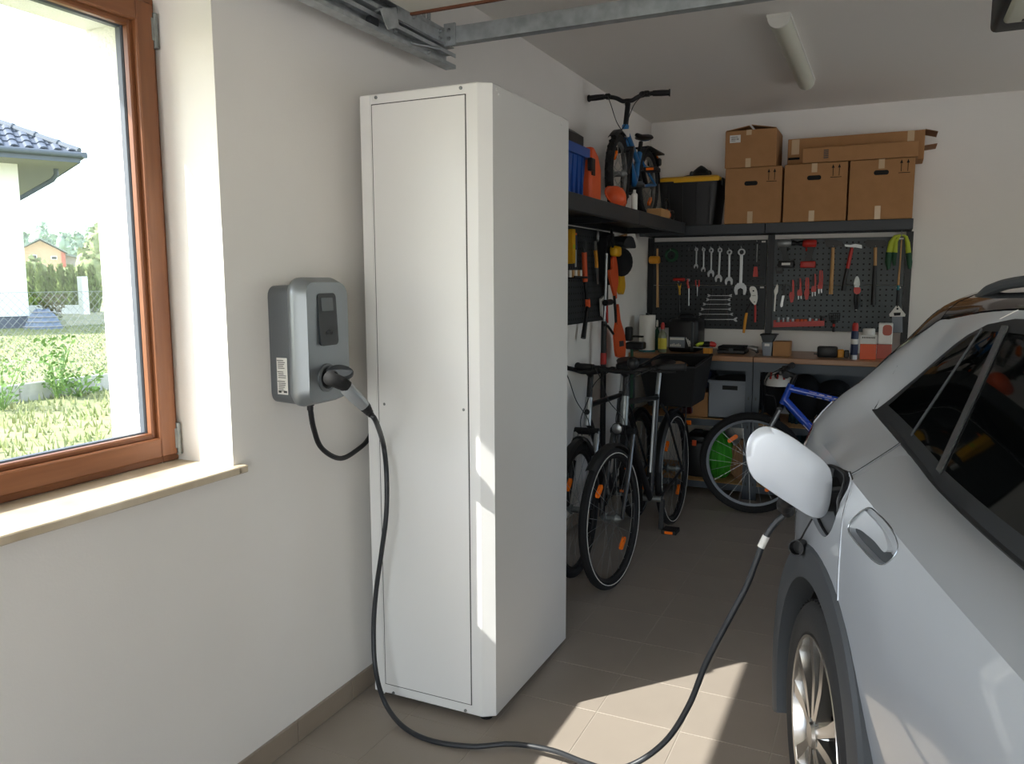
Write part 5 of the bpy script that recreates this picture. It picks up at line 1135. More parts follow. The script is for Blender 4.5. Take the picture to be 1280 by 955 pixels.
for lab, a in (('shortest steel spanner in the hanging row', (562, 236, 557, 440, 0.010, 0.026)), ('second shortest steel spanner in the hanging row', (633, 236, 630, 472, 0.011, 0.028)), ('steel spanner with bright open jaw, third from the short end of the row', (710, 236, 705, 522, 0.012, 0.040)), ('steel spanner, fourth from the short end, slightly tilted', (797, 232, 780, 572, 0.014, 0.042)), ('steel spanner hanging next to the biggest one', (890, 250, 884, 602, 0.015, 0.046)), ('biggest steel spanner, at the long end of the row', (1012, 232, 998, 698, 0.022, 0.070))): spanner(lab, *a)
t = tool('thin_file', 'thin silver needle file hanging above the red handled float', 'file', C, 1160, 378); rod(t, 'file_blade', 'steel', C, [(1167, 200), (1160, 378)], [0.003, 0.0022], 8); hook(t, C, 1167, 185)
t = tool('plaster_float', 'black float with red handle on the spanner board', 'float', C, 1155, 560); plate(t, 'handle', 'red', C, [(1133, 425), (1165, 425), (1172, 525), (1122, 525)], 0.022); plate(t, 'float_plate', 'black', C, [(1085, 555), (1100, 535), (1150, 528), (1205, 530), (1225, 545), (1215, 556), (1150, 545), (1100, 560)], 0.03); rod(t, 'grip_neck', 'black', C, [(1150, 405), (1148, 428)], 0.006)
t = tool('t_handle_key', 'red T handle key with yellow collar and black shaft', 'key', C, 392, 880); rod(t, 'handle', 'red', C, [(330, 552), (345, 552), (432, 552), (446, 552)], [0.009, 0.012, 0.012, 0.009], 12); plate(t, 'collar', 'yellow', C, [(374, 592), (388, 620), (396, 620), (410, 592), (400, 650), (400, 705), (384, 705), (384, 650)], 0.008); rod(t, 'shaft', 'black', C, [(391, 575), (392, 700), (392, 850), (392, 880)], [0.004, 0.005, 0.005, 0.008]); hook(t, C, 391, 575, 0.0)
t = tool('nut_driver', 'slim nut driver with red top hanging between two red tools', 'driver', C, 485, 812); rod(t, 'handle', 'red', C, [(478, 548), (472, 590), (486, 640)], [0.007, 0.009, 0.008]); plate(t, 'head', 'steel', C, [(462, 545), (494, 545), (494, 568), (470, 572)], 0.01); rod(t, 'shaft', 'steel', C, [(486, 640), (485, 812)], 0.0045)
t = tool('circlip_pliers', 'small red handled pliers with thin point beside the spanner rack', 'pliers', C, 570, 718); plate(t, 'handle', 'red', C, [(548, 558), (556, 556), (560, 610), (568, 625), (558, 625), (550, 605)], 0.010); plate(t, 'handle', 'red', C, [(584, 556), (592, 558), (592, 605), (584, 625), (570, 625), (580, 610)], 0.010); rod(t, 'jaw', 'steel', C, [(570, 612), (570, 718)], [0.005, 0.0015]); hook(t, C, 570, 560, 0)
# spanner rack
t = tool('spanner_rack', 'black rack holding a ladder of double ended spanners', 'rack', RE_, 770, 235)
rod(t, 'side_rail', 'black', lambda x, y: (x, y), [RC_(722, 655), RE_(655, 235)], 0.008, flat=1.0); rod(t, 'side_rail', 'black', lambda x, y: (x, y), [RC_(835, 655), RE_(893, 205)], 0.008)
for i, (x0, x1, y) in enumerate(((690, 895, 712), (678, 880, 752), (645, 880, 798), (625, 885, 847), (605, 905, 897))):
    t2 = tool('double_spanner', 'double ended spanner in the black rack, ' + ('topmost and shortest', 'second from the top', 'in the middle of the ladder', 'third from the bottom', 'second from the bottom')[i], 'spanner', RC_, (x0+x1)/2, y, group='spanners in the black rack')
    a, b = at(RC_, x0, y, TY-0.014), at(RC_, x1, y, TY-0.014); obj('shank', MB().bar(a, b, 0.008, 0.005, bev=0.001), 'steel', t2)
    for e, s_ in ((a, -1), (b, 1)): obj('jaw', MB().prism([e+V(s_*u, -0.003, v) for u, v in ((-.004, -.006), (0.010, -.011), (0.016, -.009), (0.010, -.003), (0.010, .003), (0.016, .009), (0.010, .011), (-.004, .006))], (0, 0.006, 0)), 'chrome', t2)
t2 = tool('double_spanner', 'double ended spanner in the black rack, lowest and longest', 'spanner', RE_, 790, 150, group='spanners in the black rack')
a, b = at(RE_, 628, 150, TY-0.014), at(RE_, 955, 150, TY-0.014); obj('shank', MB().bar(a, b, 0.011, 0.006, bev=0.001), 'steel', t2)
for e, s_ in ((a, -1), (b, 1)): obj('jaw', MB().prism([e+V(s_*u, -0.004, v) for u, v in ((-.004, -.008), (0.012, -.017), (0.022, -.013), (0.012, -.004), (0.012, .004), (0.022, .013), (0.012, .017), (-.004, .008))], (0, 0.008, 0)), 'chrome', t2)
# water pump pliers
t = tool('pump_pliers', 'water pump pliers with pale slotted head and orange handle', 'pliers', RE_, 1042, 285)
plate(t, 'jaw_head', 'white_plastic', C, [(1090, 640), (1105, 620), (1140, 625), (1162, 665), (1168, 740), (1155, 790), (1140, 805), (1112, 780), (1098, 760), (1090, 740), (1105, 710), (1092, 670)], 0.012, cm=3)
for (x, y, r) in ((1128, 665, 0.006), (1125, 712, 0.0035), (1142, 712, 0.0035), (1138, 775, 0.004)): q = at(C, x, y, TY-0.007); obj('slot_hole', MB().lathe([(r, 0), (r, 0.002), (0, 0.002)], q, (0, 1, 0), 12), 'black_matte', t)
rod(t, 'long_handle', 'black', lambda x, y: (x, y), [RC_(1110, 770), RC_(1075, 840), RE_(1065, 95)], [0.008, 0.008, 0.009], flat=.7); rod(t, 'grip', 'amber', lambda x, y: (x, y), [RE_(1072, 85), RE_(1058, 170), RE_(1044, 280)], [0.010, 0.011, 0.009], flat=.8)
rod(t, 'short_handle', 'red', lambda x, y: (x, y), [RC_(1145, 800), RE_(1157, 60), RE_(1155, 178)], [0.006, 0.008, 0.007], flat=.8)
# ---- right hand board
C = R8
def drill(name, label, m1, m2, bt, o, mir, hasred):
    x0, y0 = o; f = lambda x, y: R8(x0+(-x if mir else x), y0+y)
    t = thing(name, label, 'drill', at(f, 10, 175))
    yy = TY-0.02
    a, b = at(f, -45, 20, yy), at(f, 42, 18, yy); d = (b-a).normalized()
    obj('motor_housing', MB().lathe([(0.0, 0.0), (0.022, 0.002), (0.028, 0.012), (0.029, 0.06), (0.026, 0.085), (0.02, 0.093), (0, 0.093)], a, d, 18), m1, t)
    obj('chuck', MB().lathe([(0.018, 0.0), (0.019, 0.012), (0.015, 0.022), (0.010, 0.034), (0.004, 0.037), (0.0, 0.037)], b+d*0.005, d, 14), 'black', t)
    obj('handle', MB().loft([[at(f, x-hw, y, yy-dy) if k in (0,) else at(f, x+(hw if k in (1, 2) else -hw), y, yy+(dy if k in (2, 3) else -dy)) for k in range(4)] for x, y, hw, dy in ((-12, 35, 26, 0.014), (-6, 60, 20, 0.015), (4, 95, 19, 0.015), (10, 128, 22, 0.015))]), m2, t)
    obj('trigger', MB().sph(at(f, 20, 58, yy), (0.008, 0.008, 0.012), 8, 6), 'black' if m2 != 'black' else 'red', t)
    p0, p1 = at(f, -38, 130, yy), at(f, 58, 172, yy); obj('battery', MB().bb((p0.x, yy-0.03, p1.z), (p1.x, yy+0.03, p0.z), 0.006, 2), bt, t)
    pz = at(f, 10, 150, yy); obj('battery_label', MB().bb((pz.x-0.028, yy-0.0312, pz.z-0.008), (pz.x+0.03, yy-0.0295, pz.z+0.008)), 'label' if not hasred else 'red', t, smooth=False)
    return t
drill('cordless_drill', 'grey cordless drill with black battery on the grey board', 'silver_plastic', 'dark_grey', 'black', (205, 152), False, False)
drill('cordless_drill', 'red cordless drill driver hanging next to the grey drill', 'red', 'black', 'red', (362, 154), True, True)
t = tool('battery_charger', 'small black battery holder under the grey drill', 'holder', C, 168, 365); plate(t, 'holder_body', 'black', C, [(145, 318), (192, 318), (192, 362), (150, 362)], 0.03); plate(t, 'contact', 'dark_grey', C, [(155, 328), (182, 328), (182, 345), (155, 345)], 0.034)
def hammer(name, label, head, hm, segs, hk):
    t = tool(name, label, 'hammer', C, *segs[-1][1][-1]); plate(t, 'hammer_head', hm, C, head, 0.032)
    for (m, pts, rr) in segs: rod(t, 'handle', m, C, pts, rr, 12, flat=0.8)
    hook(t, C, *hk); return t
hammer('bricklayer_hammer', 'hammer with curved black head and plain wooden handle', [(455, 148), (530, 150), (560, 160), (578, 180), (575, 195), (545, 188), (520, 198), (490, 198), (465, 190)], 'black', [('wood', [(510, 190), (505, 300), (495, 492)], [0.011, 0.0125, 0.014])], (512, 205))
hammer('claw_hammer', 'claw hammer with chrome head and red and black handle', [(582, 178), (620, 182), (650, 174), (690, 182), (690, 204), (650, 198), (618, 196), (585, 192)], 'chrome', [('red', [(632, 185), (615, 260), (600, 330)], [0.011, 0.013, 0.012]), ('black', [(600, 328), (585, 400), (573, 470)], [0.012, 0.014, 0.015])], (640, 210))
hammer('sledge_hammer', 'long club hammer with wide black head and black grip', [(712, 158), (725, 150), (835, 152), (846, 165), (842, 190), (800, 192), (770, 198), (725, 195), (712, 185)], 'black', [('wood', [(775, 190), (774, 315)], [0.011, 0.011]), ('black', [(773, 312), (768, 430), (762, 558)], [0.013, 0.015, 0.016])], (776, 205))
# hanging gloves / hose loop, stick, template
t = thing('work_gloves', 'pair of yellow green work gloves hanging from a hook at the board end', 'gloves', at(C, 860, 335))
for (pts, rr) in (([(935, 118), (900, 128), (875, 165), (862, 230)], [0.006, 0.012, 0.018, 0.02]), ([(945, 118), (968, 132), (978, 170), (984, 235)], [0.006, 0.011, 0.015, 0.016]), ([(930, 122), (905, 160), (898, 230)], [0.006, 0.012, 0.016])):
    rod(t, 'cuff', 'lime', C, pts, rr, 10, flat=0.7)
for (pts, rr) in (([(862, 228), (855, 290), (858, 335)], [0.021, 0.02, 0.010]), ([(984, 232), (990, 290), (992, 332)], [0.017, 0.018, 0.010]), ([(898, 228), (892, 280), (896, 312)], [0.016, 0.014, 0.008])):
    rod(t, 'fingers', 'dark_green', C, pts, rr, 10, flat=0.7)
hook(t, C, 940, 112)
t = tool('scraper_stick', 'long thin wooden handled scraper with black grip on the board end', 'scraper', C, 912, 572); rod(t, 'shaft', 'wood', C, [(940, 150), (930, 300), (918, 440)], [0.004, 0.0055, 0.008], yy=TY-0.03); rod(t, 'collar', 'teal', C, [(919, 435), (917, 465)], [0.009, 0.009], yy=TY-0.03); rod(t, 'grip', 'black', C, [(917, 463), (912, 572)], [0.008, 0.009], yy=TY-0.03)
t = tool('roofing_template', 'pale house shaped metal template hanging under the scraper', 'template', C, 912, 732); plate(t, 'head_plate', 'label', C, [(905, 565), (922, 565), (965, 618), (962, 632), (865, 632), (862, 618)], 0.006, yy=TY-0.035); plate(t, 'blade', 'grey_plastic', C, [(880, 632), (946, 632), (946, 732), (880, 732)], 0.006, yy=TY-0.035)
plate(t, 'slot', 'black_matte', C, [(890, 608), (935, 606), (932, 625), (893, 627)], 0.008, yy=TY-0.035); q = at(C, 914, 583, TY-0.039); obj('hole', MB().lathe([(0.007, 0), (0.007, 0.002), (0, 0.002)], q, (0, 1, 0), 12), 'black_matte', t)
t = tool('paint_scraper', 'slim white bladed knife hanging under the grey drill', 'knife', C, 140, 600); plate(t, 'blade', 'white_plastic', C, [(158, 425), (165, 440), (163, 475), (152, 500), (145, 600), (136, 598), (142, 500), (138, 470)], 0.006)
t = tool('adjustable_wrench', 'adjustable wrench with dark head beside the white knife', 'wrench', C, 185, 572); plate(t, 'jaw', 'dark_grey', C, [(190, 425), (200, 440), (212, 418), (215, 440), (205, 465), (205, 500), (190, 500), (192, 465), (186, 445)], 0.012); plate(t, 'handle', 'steel', C, [(190, 498), (206, 498), (196, 540), (193, 568), (182, 574), (176, 560), (184, 530)], 0.008)
for i, (x0, y0, x1, y1, lab) in enumerate(((252, 400, 250, 545, 'red handled pliers next to the adjustable wrench'), (298, 390, 300, 528, 'red handled side cutter, second in the row of pliers'), (347, 385, 344, 528, 'plain red pliers in the middle of the row'), (391, 362, 388, 508, 'red pliers with silver open jaws, fourth in the row'), (434, 340, 428, 490, 'red pliers hanging highest in the row by the wooden hammer'))):
    t = tool('combination_pliers', lab, 'pliers', C, x1, y1, group='red pliers in a row'); ym = y0+(y1-y0)*0.52
    plate(t, 'grip', 'black' if i in (0, 1, 3) else 'red', C, [(x0-10, y0+4), (x0-2, y0), (x0-1, ym), (x0-10, ym+6), (x0-14, ym-30)], 0.014); plate(t, 'grip', 'red', C, [(x0+10, y0+4), (x0+2, y0), (x0+1, ym), (x0+10, ym+6), (x0+14, ym-30)], 0.014)
    plate(t, 'pivot', 'red', C, [(x0-12, ym-4), (x0+12, ym-4), (x1+16, ym+28), (x1+12, ym+40), (x1-14, ym+40), (x1-17, ym+25)], 0.010)
    if i >= 3 or i == 1: plate(t, 'jaw', 'chrome', C, [(x1-13, ym+30), (x1-3, ym+34), (x1-5, y1-6), (x1-11, y1)], 0.009); plate(t, 'jaw', 'chrome', C, [(x1+13, ym+30), (x1+3, ym+34), (x1+5, y1-8), (x1+12, y1-6)], 0.009)
    else: plate(t, 'jaw', 'red' if i != 1 else 'steel', C, [(x1-14, ym+36), (x1+14, ym+36), (x1+8, y1-4), (x1-8, y1)], 0.010)
# socket tray
t = tool('socket_tray', 'long red plastic tray holding a row of sockets', 'tray', C, 295, 698); yy = TY-0.025
plate(t, 'tray_front', 'red', C, [(135, 668), (455, 658), (455, 690), (135, 698)], 0.006, yy=yy-0.025); plate(t, 'tray_back', 'red', C, [(135, 655), (455, 645), (455, 690), (135, 698)], 0.006, yy=yy+0.025)
a, b = at(C, 135, 696, yy), at(C, 455, 688, yy); obj('tray_floor', MB().bar(a, b, 0.05, 0.006), 'red', t, smooth=False)
labs = ('black socket at the start of the red tray', 'tall steel socket second in the red tray', 'small steel socket in the red tray', 'wide steel socket in the red tray', 'low red capped socket in the red tray', 'second red capped socket in the red tray', 'third red capped socket in the red tray', 'bright chrome socket past the red capped ones', 'shiny wide socket near the end of the tray', 'black impact socket at the end of the tray')
for i, (x, y, r, m) in enumerate(((163, 636, 0.014, 'zinc'), (195, 640, 0.009, 'steel'), (222, 636, 0.014, 'steel'), (255, 645, 0.011, 'chrome'), (285, 648, 0.014, 'orange'), (312, 648, 0.012, 'orange'), (335, 648, 0.012, 'orange'), (360, 640, 0.014, 'chrome'), (400, 645, 0.016, 'zinc'), (438, 630, 0.016, 'black'))):
    a = at(C, x, y, yy); b = at(C, x, 690, yy); obj('socket', MB().lathe([(r, 0.0), (r, (a-b).length*0.55), (r*0.85, (a-b).length*0.6), (r*0.85, (a-b).length), (r*0.55, (a-b).length), (r*0.55, (a-b).length-0.006), (0, (a-b).length-0.006)], b, (0, 0, 1), 14), m, None, label=labs[i], cat='socket', group='sockets in the red tray', loc=b)
t = tool('wire_brush', 'black wire mesh basket tool with red banded handle', 'brush', C, 513, 728); m_ = MB()
for k in range(6): m_.tube([at(C, 482+k*14, 612, TY-0.01), at(C, 486+k*12, 655, TY-0.01)], 0.0022, 5)
for yy_ in (612, 628, 642, 656): m_.tube([at(C, 481, yy_, TY-0.01), at(C, 555, yy_, TY-0.01)], 0.0022, 5)
obj('mesh_basket', m_, 'black', t); rod(t, 'handle', 'black', C, [(516, 655), (514, 700), (512, 728)], [0.012, 0.007, 0.009]); rod(t, 'red_band', 'red', C, [(515, 675), (514, 695)], 0.0095)
t = tool('tin_snips', 'tin snips with grey blades and red and black handles', 'snips', C, 655, 592); plate(t, 'blade', 'zinc', C, [(660, 376), (675, 400), (678, 430), (668, 455), (650, 455), (640, 430), (645, 400)], 0.012, cm=2); plate(t, 'pivot', 'red', C, [(642, 448), (678, 448), (684, 470), (672, 492), (648, 492), (638, 470)], 0.014); rod(t, 'grip', 'black', C, [(650, 488), (648, 540), (652, 588)], [0.008, 0.010, 0.007]); rod(t, 'grip', 'black', C, [(668, 488), (666, 540), (658, 588)], [0.008, 0.010, 0.007]); rod(t, 'lock', 'label', C, [(655, 570), (655, 592)], 0.006)
# ------------------------------------------------------------------ left wall: pegboard and what hangs there
LX = 0.022
t = thing('pegboard', 'black perforated board on the left wall under the long shelf', 'pegboard', (0.01, 4.6, 1.25)); pz0, pz1 = 1.257, 1.83
obj('perforated_panel', MB().bb((0.001, 4.0, pz0), (LX, 5.10, pz1), 0.002), 'peg_dark', t)
m_ = MB(); y = 4.03
while y < 5.08:
    z = pz0+0.03
    while z < pz1-0.02: m_.add([(LX+0.0006, y-0.0055, z-0.0055), (LX+0.0006, y+0.0055, z-0.0055), (LX+0.0006, y+0.0055, z+0.0055), (LX+0.0006, y-0.0055, z+0.0055)], [(0, 1, 2, 3)]); z += 0.038
    y += 0.038
obj('peg_holes', m_, 'black_matte', t, smooth=False, kind='stuff')
def al(x, y, xx=0.05): return PX(*RL(x, y), xx)
def lrod(t, name, m, pts, r, n=10, xx=0.05, flat=None):
    P = [al(*p, xx) for p in pts]; mb_ = MB(); mb_.tube(P, r, n)
    if flat: c = sum(p.x for p in P)/len(P); mb_.v = [V(c+(p.x-c)*flat, p.y, p.z) for p in mb_.v]
    return obj(name, mb_, m, t)
def lplate(t, name, m, pts, th=0.02, xx=0.05, cm=0):
    P = [al(*p, xx) for p in pts]
    if cm: P = catmull(P, cm, closed=True)
    return obj(name, MB().prism(P, (th, 0, 0)), m, t)
def lthing(name, label, cat, x, y, xx=0.05): return thing(name, label, cat, al(x, y, xx))
t = lthing('lopper', 'long lopper with orange red sleeves and black arms on the left wall', 'lopper', 145, 770); lrod(t, 'sleeve', 'orange', [(152, 228), (155, 330), (158, 412)], 0.016); lrod(t, 'arm', 'black', [(158, 410), (168, 520)], 0.012); lrod(t, 'joint', 'orange', [(172, 522), (176, 570)], 0.016); lrod(t, 'arm', 'black', [(174, 568), (160, 660), (146, 768)], [0.011, 0.013, 0.016]); lplate(t, 'blade', 'dark_grey', [(146, 150), (158, 160), (160, 230), (144, 230)], 0.012)
t = lthing('pruning_saw', 'folding pruning saw with orange yellow handle on the left wall', 'saw', 236, 428); lrod(t, 'handle', 'amber', [(222, 215), (228, 270), (230, 325)], 0.014, flat=.8); lplate(t, 'blade', 'steel', [(222, 322), (238, 322), (240, 428), (232, 428)], 0.004); lplate(t, 'tip', 'steel', [(214, 160), (222, 158), (226, 215), (216, 215)], 0.008)
t = lthing('spirit_level', 'yellow spirit level hanging on the black board by the cabinet', 'level', 55, 300); lplate(t, 'level_body', 'yellow', [(46, 82), (66, 84), (66, 296), (48, 300)], 0.03, 0.03); lplate(t, 'vial', 'lime', [(52, 180), (62, 180), (62, 205), (52, 205)], 0.032, 0.03)
t = lthing('clamp', 'small silver clamp at the top of the left board', 'clamp', 236, 145); q = al(236, 128, 0.045); obj('clamp_ring', MB().torus(q, (1, 0.2, 0), 0.028, 0.007, 20, 8), 'steel', t); lrod(t, 'screw', 'steel', [(236, 100), (240, 145)], 0.005)
t = lthing('bit_holder', 'holder with a row of pale chisel handles on the left board', 'holder', 95, 390); lplate(t, 'bar', 'black', [(52, 375), (135, 380), (135, 392), (52, 390)], 0.04, 0.03)
for k, x in enumerate((62, 80, 98, 114, 128)):
    o_ = lrod(t, 'chisel_handle', 'wood' if k % 2 else 'label', [(x, 340), (x, 385)], 0.011, xx=0.055)
t = lthing('screwdriver', 'screwdriver with silver shaft and orange tip on the left board', 'screwdriver', 98, 320); lrod(t, 'shaft', 'steel', [(98, 210), (98, 320)], 0.005); lrod(t, 'handle', 'navy', [(96, 120), (97, 212)], [0.010, 0.014]); lrod(t, 'end_cap', 'orange', [(96, 108), (96, 125)], 0.010)
t = lthing('dark_bag', 'slim black tool pouch hanging at the edge of the left board', 'pouch', 265, 430); lplate(t, 'pouch_body', 'black_cloth', [(246, 130), (288, 110), (296, 200), (290, 330), (280, 425), (246, 410), (244, 250)], 0.05, 0.03, cm=2); lplate(t, 'pouch_flap', 'black', [(246, 130), (288, 112), (294, 180), (248, 200)], 0.056, 0.03)
obj('grey_rag', MB().prism([al(*p, 0.035) for p in ((246, 520), (268, 500), (276, 560), (268, 640), (252, 625))], (0.015, 0, 0)), 'label', None, label='pale rag hanging under the black pouch', cat='rag', loc=al(260, 640, 0.035))
t = lthing('telescopic_pole', 'long black telescopic pole standing upright against the left wall', 'pole', 272, 1250, 0.09); pa, pb_ = al(292, 235, 0.09), al(284, 520, 0.09); pc_ = al(272, 930, 0.09); base = V(0.10, pc_.y-0.02, 0.0)
obj('thin_tube', MB().tube([pa, pb_, al(276, 690, 0.09)], 0.009, 10), 'steel', t); obj('thick_tube', MB().tube([al(277, 660, 0.09), pc_, base], 0.018, 12), 'black', t); lrod(t, 'clamp_block', 'black', [(284, 545), (318, 540)], 0.02, xx=0.095); obj('red_band', MB().tube([al(273, 860, 0.09), al(272, 930, 0.09)], 0.0195, 12), 'red', t)
t = lthing('paddle', 'orange red two bladed paddle hanging on the left wall', 'paddle', 368, 885, 0.10); lplate(t, 'upper_blade', 'orange', [(318, 262), (332, 248), (342, 262), (352, 340), (354, 425), (344, 470), (346, 515), (335, 510), (318, 450), (302, 380), (300, 340), (316, 330)], 0.014, 0.09, cm=2)
lrod(t, 'shaft', 'black', [(340, 500), (348, 600), (352, 680)], 0.009, xx=0.098); lplate(t, 'lower_blade', 'orange', [(350, 560), (358, 570), (366, 650), (385, 715), (398, 780), (396, 880), (372, 886), (345, 880), (335, 800), (332, 740), (342, 670)], 0.016, 0.09, cm=2); lplate(t, 'black_badge', 'dark_grey', [(355, 785), (380, 782), (382, 815), (357, 820)], 0.022, 0.088)
lrod(t, 'strap', 'black', [(280, 685), (300, 690), (335, 740)], 0.008, xx=0.10)
t = lthing('peaked_cap', 'black peaked cap hanging above the orange paddle', 'cap', 390, 342, 0.07); q = al(388, 290, 0.09); obj('crown', MB().sph(q, (0.07, 0.105, 0.095), 16, 10), 'black_cloth', t); lplate(t, 'peak', 'black', [(345, 300), (370, 338), (405, 330), (395, 345), (360, 345)], 0.05, 0.06)
t = lthing('ear_defenders', 'yellow ear defenders hooked over the black cap', 'ear defenders', 350, 248, 0.1); q = al(350, 222, 0.12); obj('ear_cup', MB().box(q, (0.05, 0.12, 0.065), None, 0.018, 3), 'yellow', t); obj('ear_cup', MB().box(q+V(-0.065, 0.03, 0.0), (0.04, 0.11, 0.06), None, 0.016, 3), 'yellow', t); obj('headband', MB().tube(catmull([q+V(0, -0.06, 0.02), q+V(-0.02, -0.03, 0.13), q+V(-0.05, 0.06, 0.12), q+V(-0.06, 0.08, 0.0)], 6), 0.008, 8), 'black', t)
t = lthing('grey_hood', 'dark grey cloth hood hanging above the yellow ear defenders', 'hood', 345, 200, 0.06); lplate(t, 'hood_cloth', 'dark_grey', [(308, 180), (318, 150), (345, 128), (372, 140), (388, 190), (380, 205), (330, 195)], 0.10, 0.04, cm=2)
obj('cardboard_sheet', MB().prism([al(*p, 0.01) for p in ((372, 125), (416, 110), (408, 200), (396, 245), (375, 235))], (0.008, 0, 0)), 'kraft_light', None, label='tan cardboard sheet tucked behind the hood on the left wall', cat='sheet', loc=al(395, 245, 0.01))
t = lthing('rubber_glove', 'yellow rubber glove hanging behind the orange paddle', 'glove', 370, 492, 0.05); lplate(t, 'glove', 'yellow', [(352, 345), (372, 342), (382, 400), (384, 450), (372, 492), (358, 478), (350, 420)], 0.03, 0.04, cm=2)
obj('red_rod', MB().tube([al(292, 560, 0.06), al(295, 670, 0.06)], 0.010, 8), 'red', None, label='short red rod behind the telescopic pole', cat='rod', loc=al(295, 670, 0.06))
# ------------------------------------------------------------------ things on the workbench
def bz(conv, x, y, yy): return PY(*conv(x, y), yy)
def bx_(conv, x0, x1, yy):                   # x extents on the bench at depth yy
    return PY(*conv(x0, 800), yy).x, PY(*conv(x1, 800), yy).x
def hgt(conv, y0, y1, x, yy): return PY(*conv(x, y0), yy).z-PY(*conv(x, y1), yy).z
yy = 5.70; x0, x1 = bx_(R7, 486, 583, yy); h = hgt(R7, 595, 818, 530, yy)
t = thing('paper_roll', 'white paper towel roll standing on the workbench', 'paper roll', ((x0+x1)/2, yy, BZ)); r_ = (x1-x0)/2
obj('paper', MB().lathe([(0.02, 0.012), (r_, 0.012), (r_, h), (0.02, h), (0.02, 0.012)], ((x0+x1)/2, yy, BZ), n=28), 'paper', t); obj('holder_base', MB().lathe([(r_*1.02, 0.0), (r_*1.02, 0.012), (0, 0.012)], ((x0+x1)/2, yy, BZ), n=24), 'teal', t); obj('spindle', MB().cyl(((x0+x1)/2, yy, BZ), ((x0+x1)/2, yy, BZ+h+0.015), 0.012), 'black', t)
def bottle(label, conv, xa, xb, ytop, yy, body, capm, lab=None, capk=0.85, name='squeeze_bottle'):
    x0, x1 = bx_(conv, xa, xb, yy); h = PY(*conv((xa+xb)/2, ytop), yy).z-BZ; r = (x1-x0)/2; c = ((x0+x1)/2, yy, BZ)
    t = thing(name, label, 'bottle', c); obj('bottle_body', MB().lathe([(r*.9, 0.001), (r, 0.01), (r, h*0.55), (r*.85, h*0.64), (r*.4, h*0.72), (r*.38, h*capk), (0, h*capk)], c, n=18), body, t)
    obj('cap', MB().lathe([(r*.45, h*0.78), (r*.45, h*0.92), (r*.25, h), (0, h)], c, n=14), capm, t)
    if lab: obj('paper_label', MB().lathe([(r*1.01, h*0.12), (r*1.01, h*0.48), (r*0.98, h*0.48)], c, n=18), lab, t)
bottle('clear bottle with yellow label and red cap beside the paper roll', R7, 604, 656, 655, 5.66, 'clear_bottle', 'red', 'yellow_label')
bottle('dark green bottle hidden between the paper roll and the clear bottle', R7, 580, 612, 640, 5.82, 'dark_green', 'label', None)
# black speaker-like case with label
yy = 5.72; x0, x1 = bx_(R7, 660, 846, yy); h = hgt(R7, 600, 806, 750, yy)
t = thing('tool_case', 'bulky black tool case with white and grey label on the bench', 'case', ((x0+x1)/2, yy+0.1, BZ)); obj('case_body', MB().bb((x0, yy, BZ+0.001), (x1, yy+0.26, BZ+h), 0.03, 3), 'black', t)
lx0, lx1 = bx_(R7, 672, 768, yy); lz0, lz1 = BZ+hgt(R7, 778, 806, 720, yy), BZ+hgt(R7, 712, 806, 720, yy)
lb = obj('case_label', MB().bb((lx0, yy-0.002, lz0), (lx1, yy+0.002, lz1)), 'grey_plastic', t, smooth=False); m_ = MB(); m_.bb((lx0+0.006, yy-0.003, lz1-0.022), (lx1-0.004, yy-0.0015, lz1-0.006))
for k in range(7): m_.bb((lx0+0.008+k*0.0115, yy-0.003, lz0+0.008), (lx0+0.016+k*0.0115, yy-0.0015, lz0+0.022+0.004*(k % 3)))
obj('label_print', m_, 'label', lb, smooth=False, kind='stuff')
m_ = MB()
for k in range(3): m_.tube([V(lx1+0.008+k*0.012, yy-0.001, lz1-0.004-k*0.01), V(lx1+0.030+k*0.010, yy-0.001, lz0+0.01)], 0.003, 5)
obj('grey_stripes', m_, 'label', t, kind='stuff')
obj('handle', MB().tube(catmull([V(x0+0.05, yy+0.13, BZ+h), V(x0+0.07, yy+0.13, BZ+h+0.025), V(x1-0.07, yy+0.13, BZ+h+0.025), V(x1-0.05, yy+0.13, BZ+h)], 5), 0.009, 8), 'black', t); obj('side_ridge', MB().bb((x1-0.05, yy-0.006, BZ+0.01), (x1-0.03, yy+0.01, BZ+h-0.02), 0.004), 'dark_grey', t)
# orange box, thin plate and gloves on it
yy = 5.64; x0, x1 = bx_(R7, 880, 926, yy)
obj('orange_block', MB().bb((x0, yy, BZ+0.001), (x1, yy+0.09, BZ+0.043), 0.004), 'amber', None, label='small orange block under the work gloves', cat='block', loc=((x0+x1)/2, yy, BZ))
px0, px1 = bx_(R7, 818, 935, yy); obj('steel_rule', MB().bb((px0, yy+0.005, BZ+0.0435), (px1, yy+0.05, BZ+0.047)), 'steel', None, label='flat steel rule lying on the orange block', cat='ruler', loc=((px0+px1)/2, yy, BZ+0.0435), smooth=False)
t = thing('folded_gloves', 'black work gloves with lime and red trim lying on the steel rule', 'gloves', ((x0+x1)/2, yy+0.05, BZ+0.048)); gx0, gx1 = bx_(R7, 842, 955, yy); cx = (gx0+gx1)/2; W2 = (gx1-gx0)/2
m_ = MB(); m_.sph((cx, yy+0.04, BZ+0.068), (W2*0.75, 0.05, 0.02), 16, 8)
obj('palm', m_, 'black_cloth', t)
for k in range(4): obj('finger', MB().tube(catmull([V(cx-W2*0.3, yy+0.01+k*0.02, BZ+0.072), V(cx-W2*0.8, yy-0.005+k*0.022, BZ+0.070), V(cx-W2, yy-0.01+k*0.022, BZ+0.056)], 4), [0.012]*4+[0.011]*4+[0.008], 8), 'lime' if k < 2 else 'black_cloth', t)
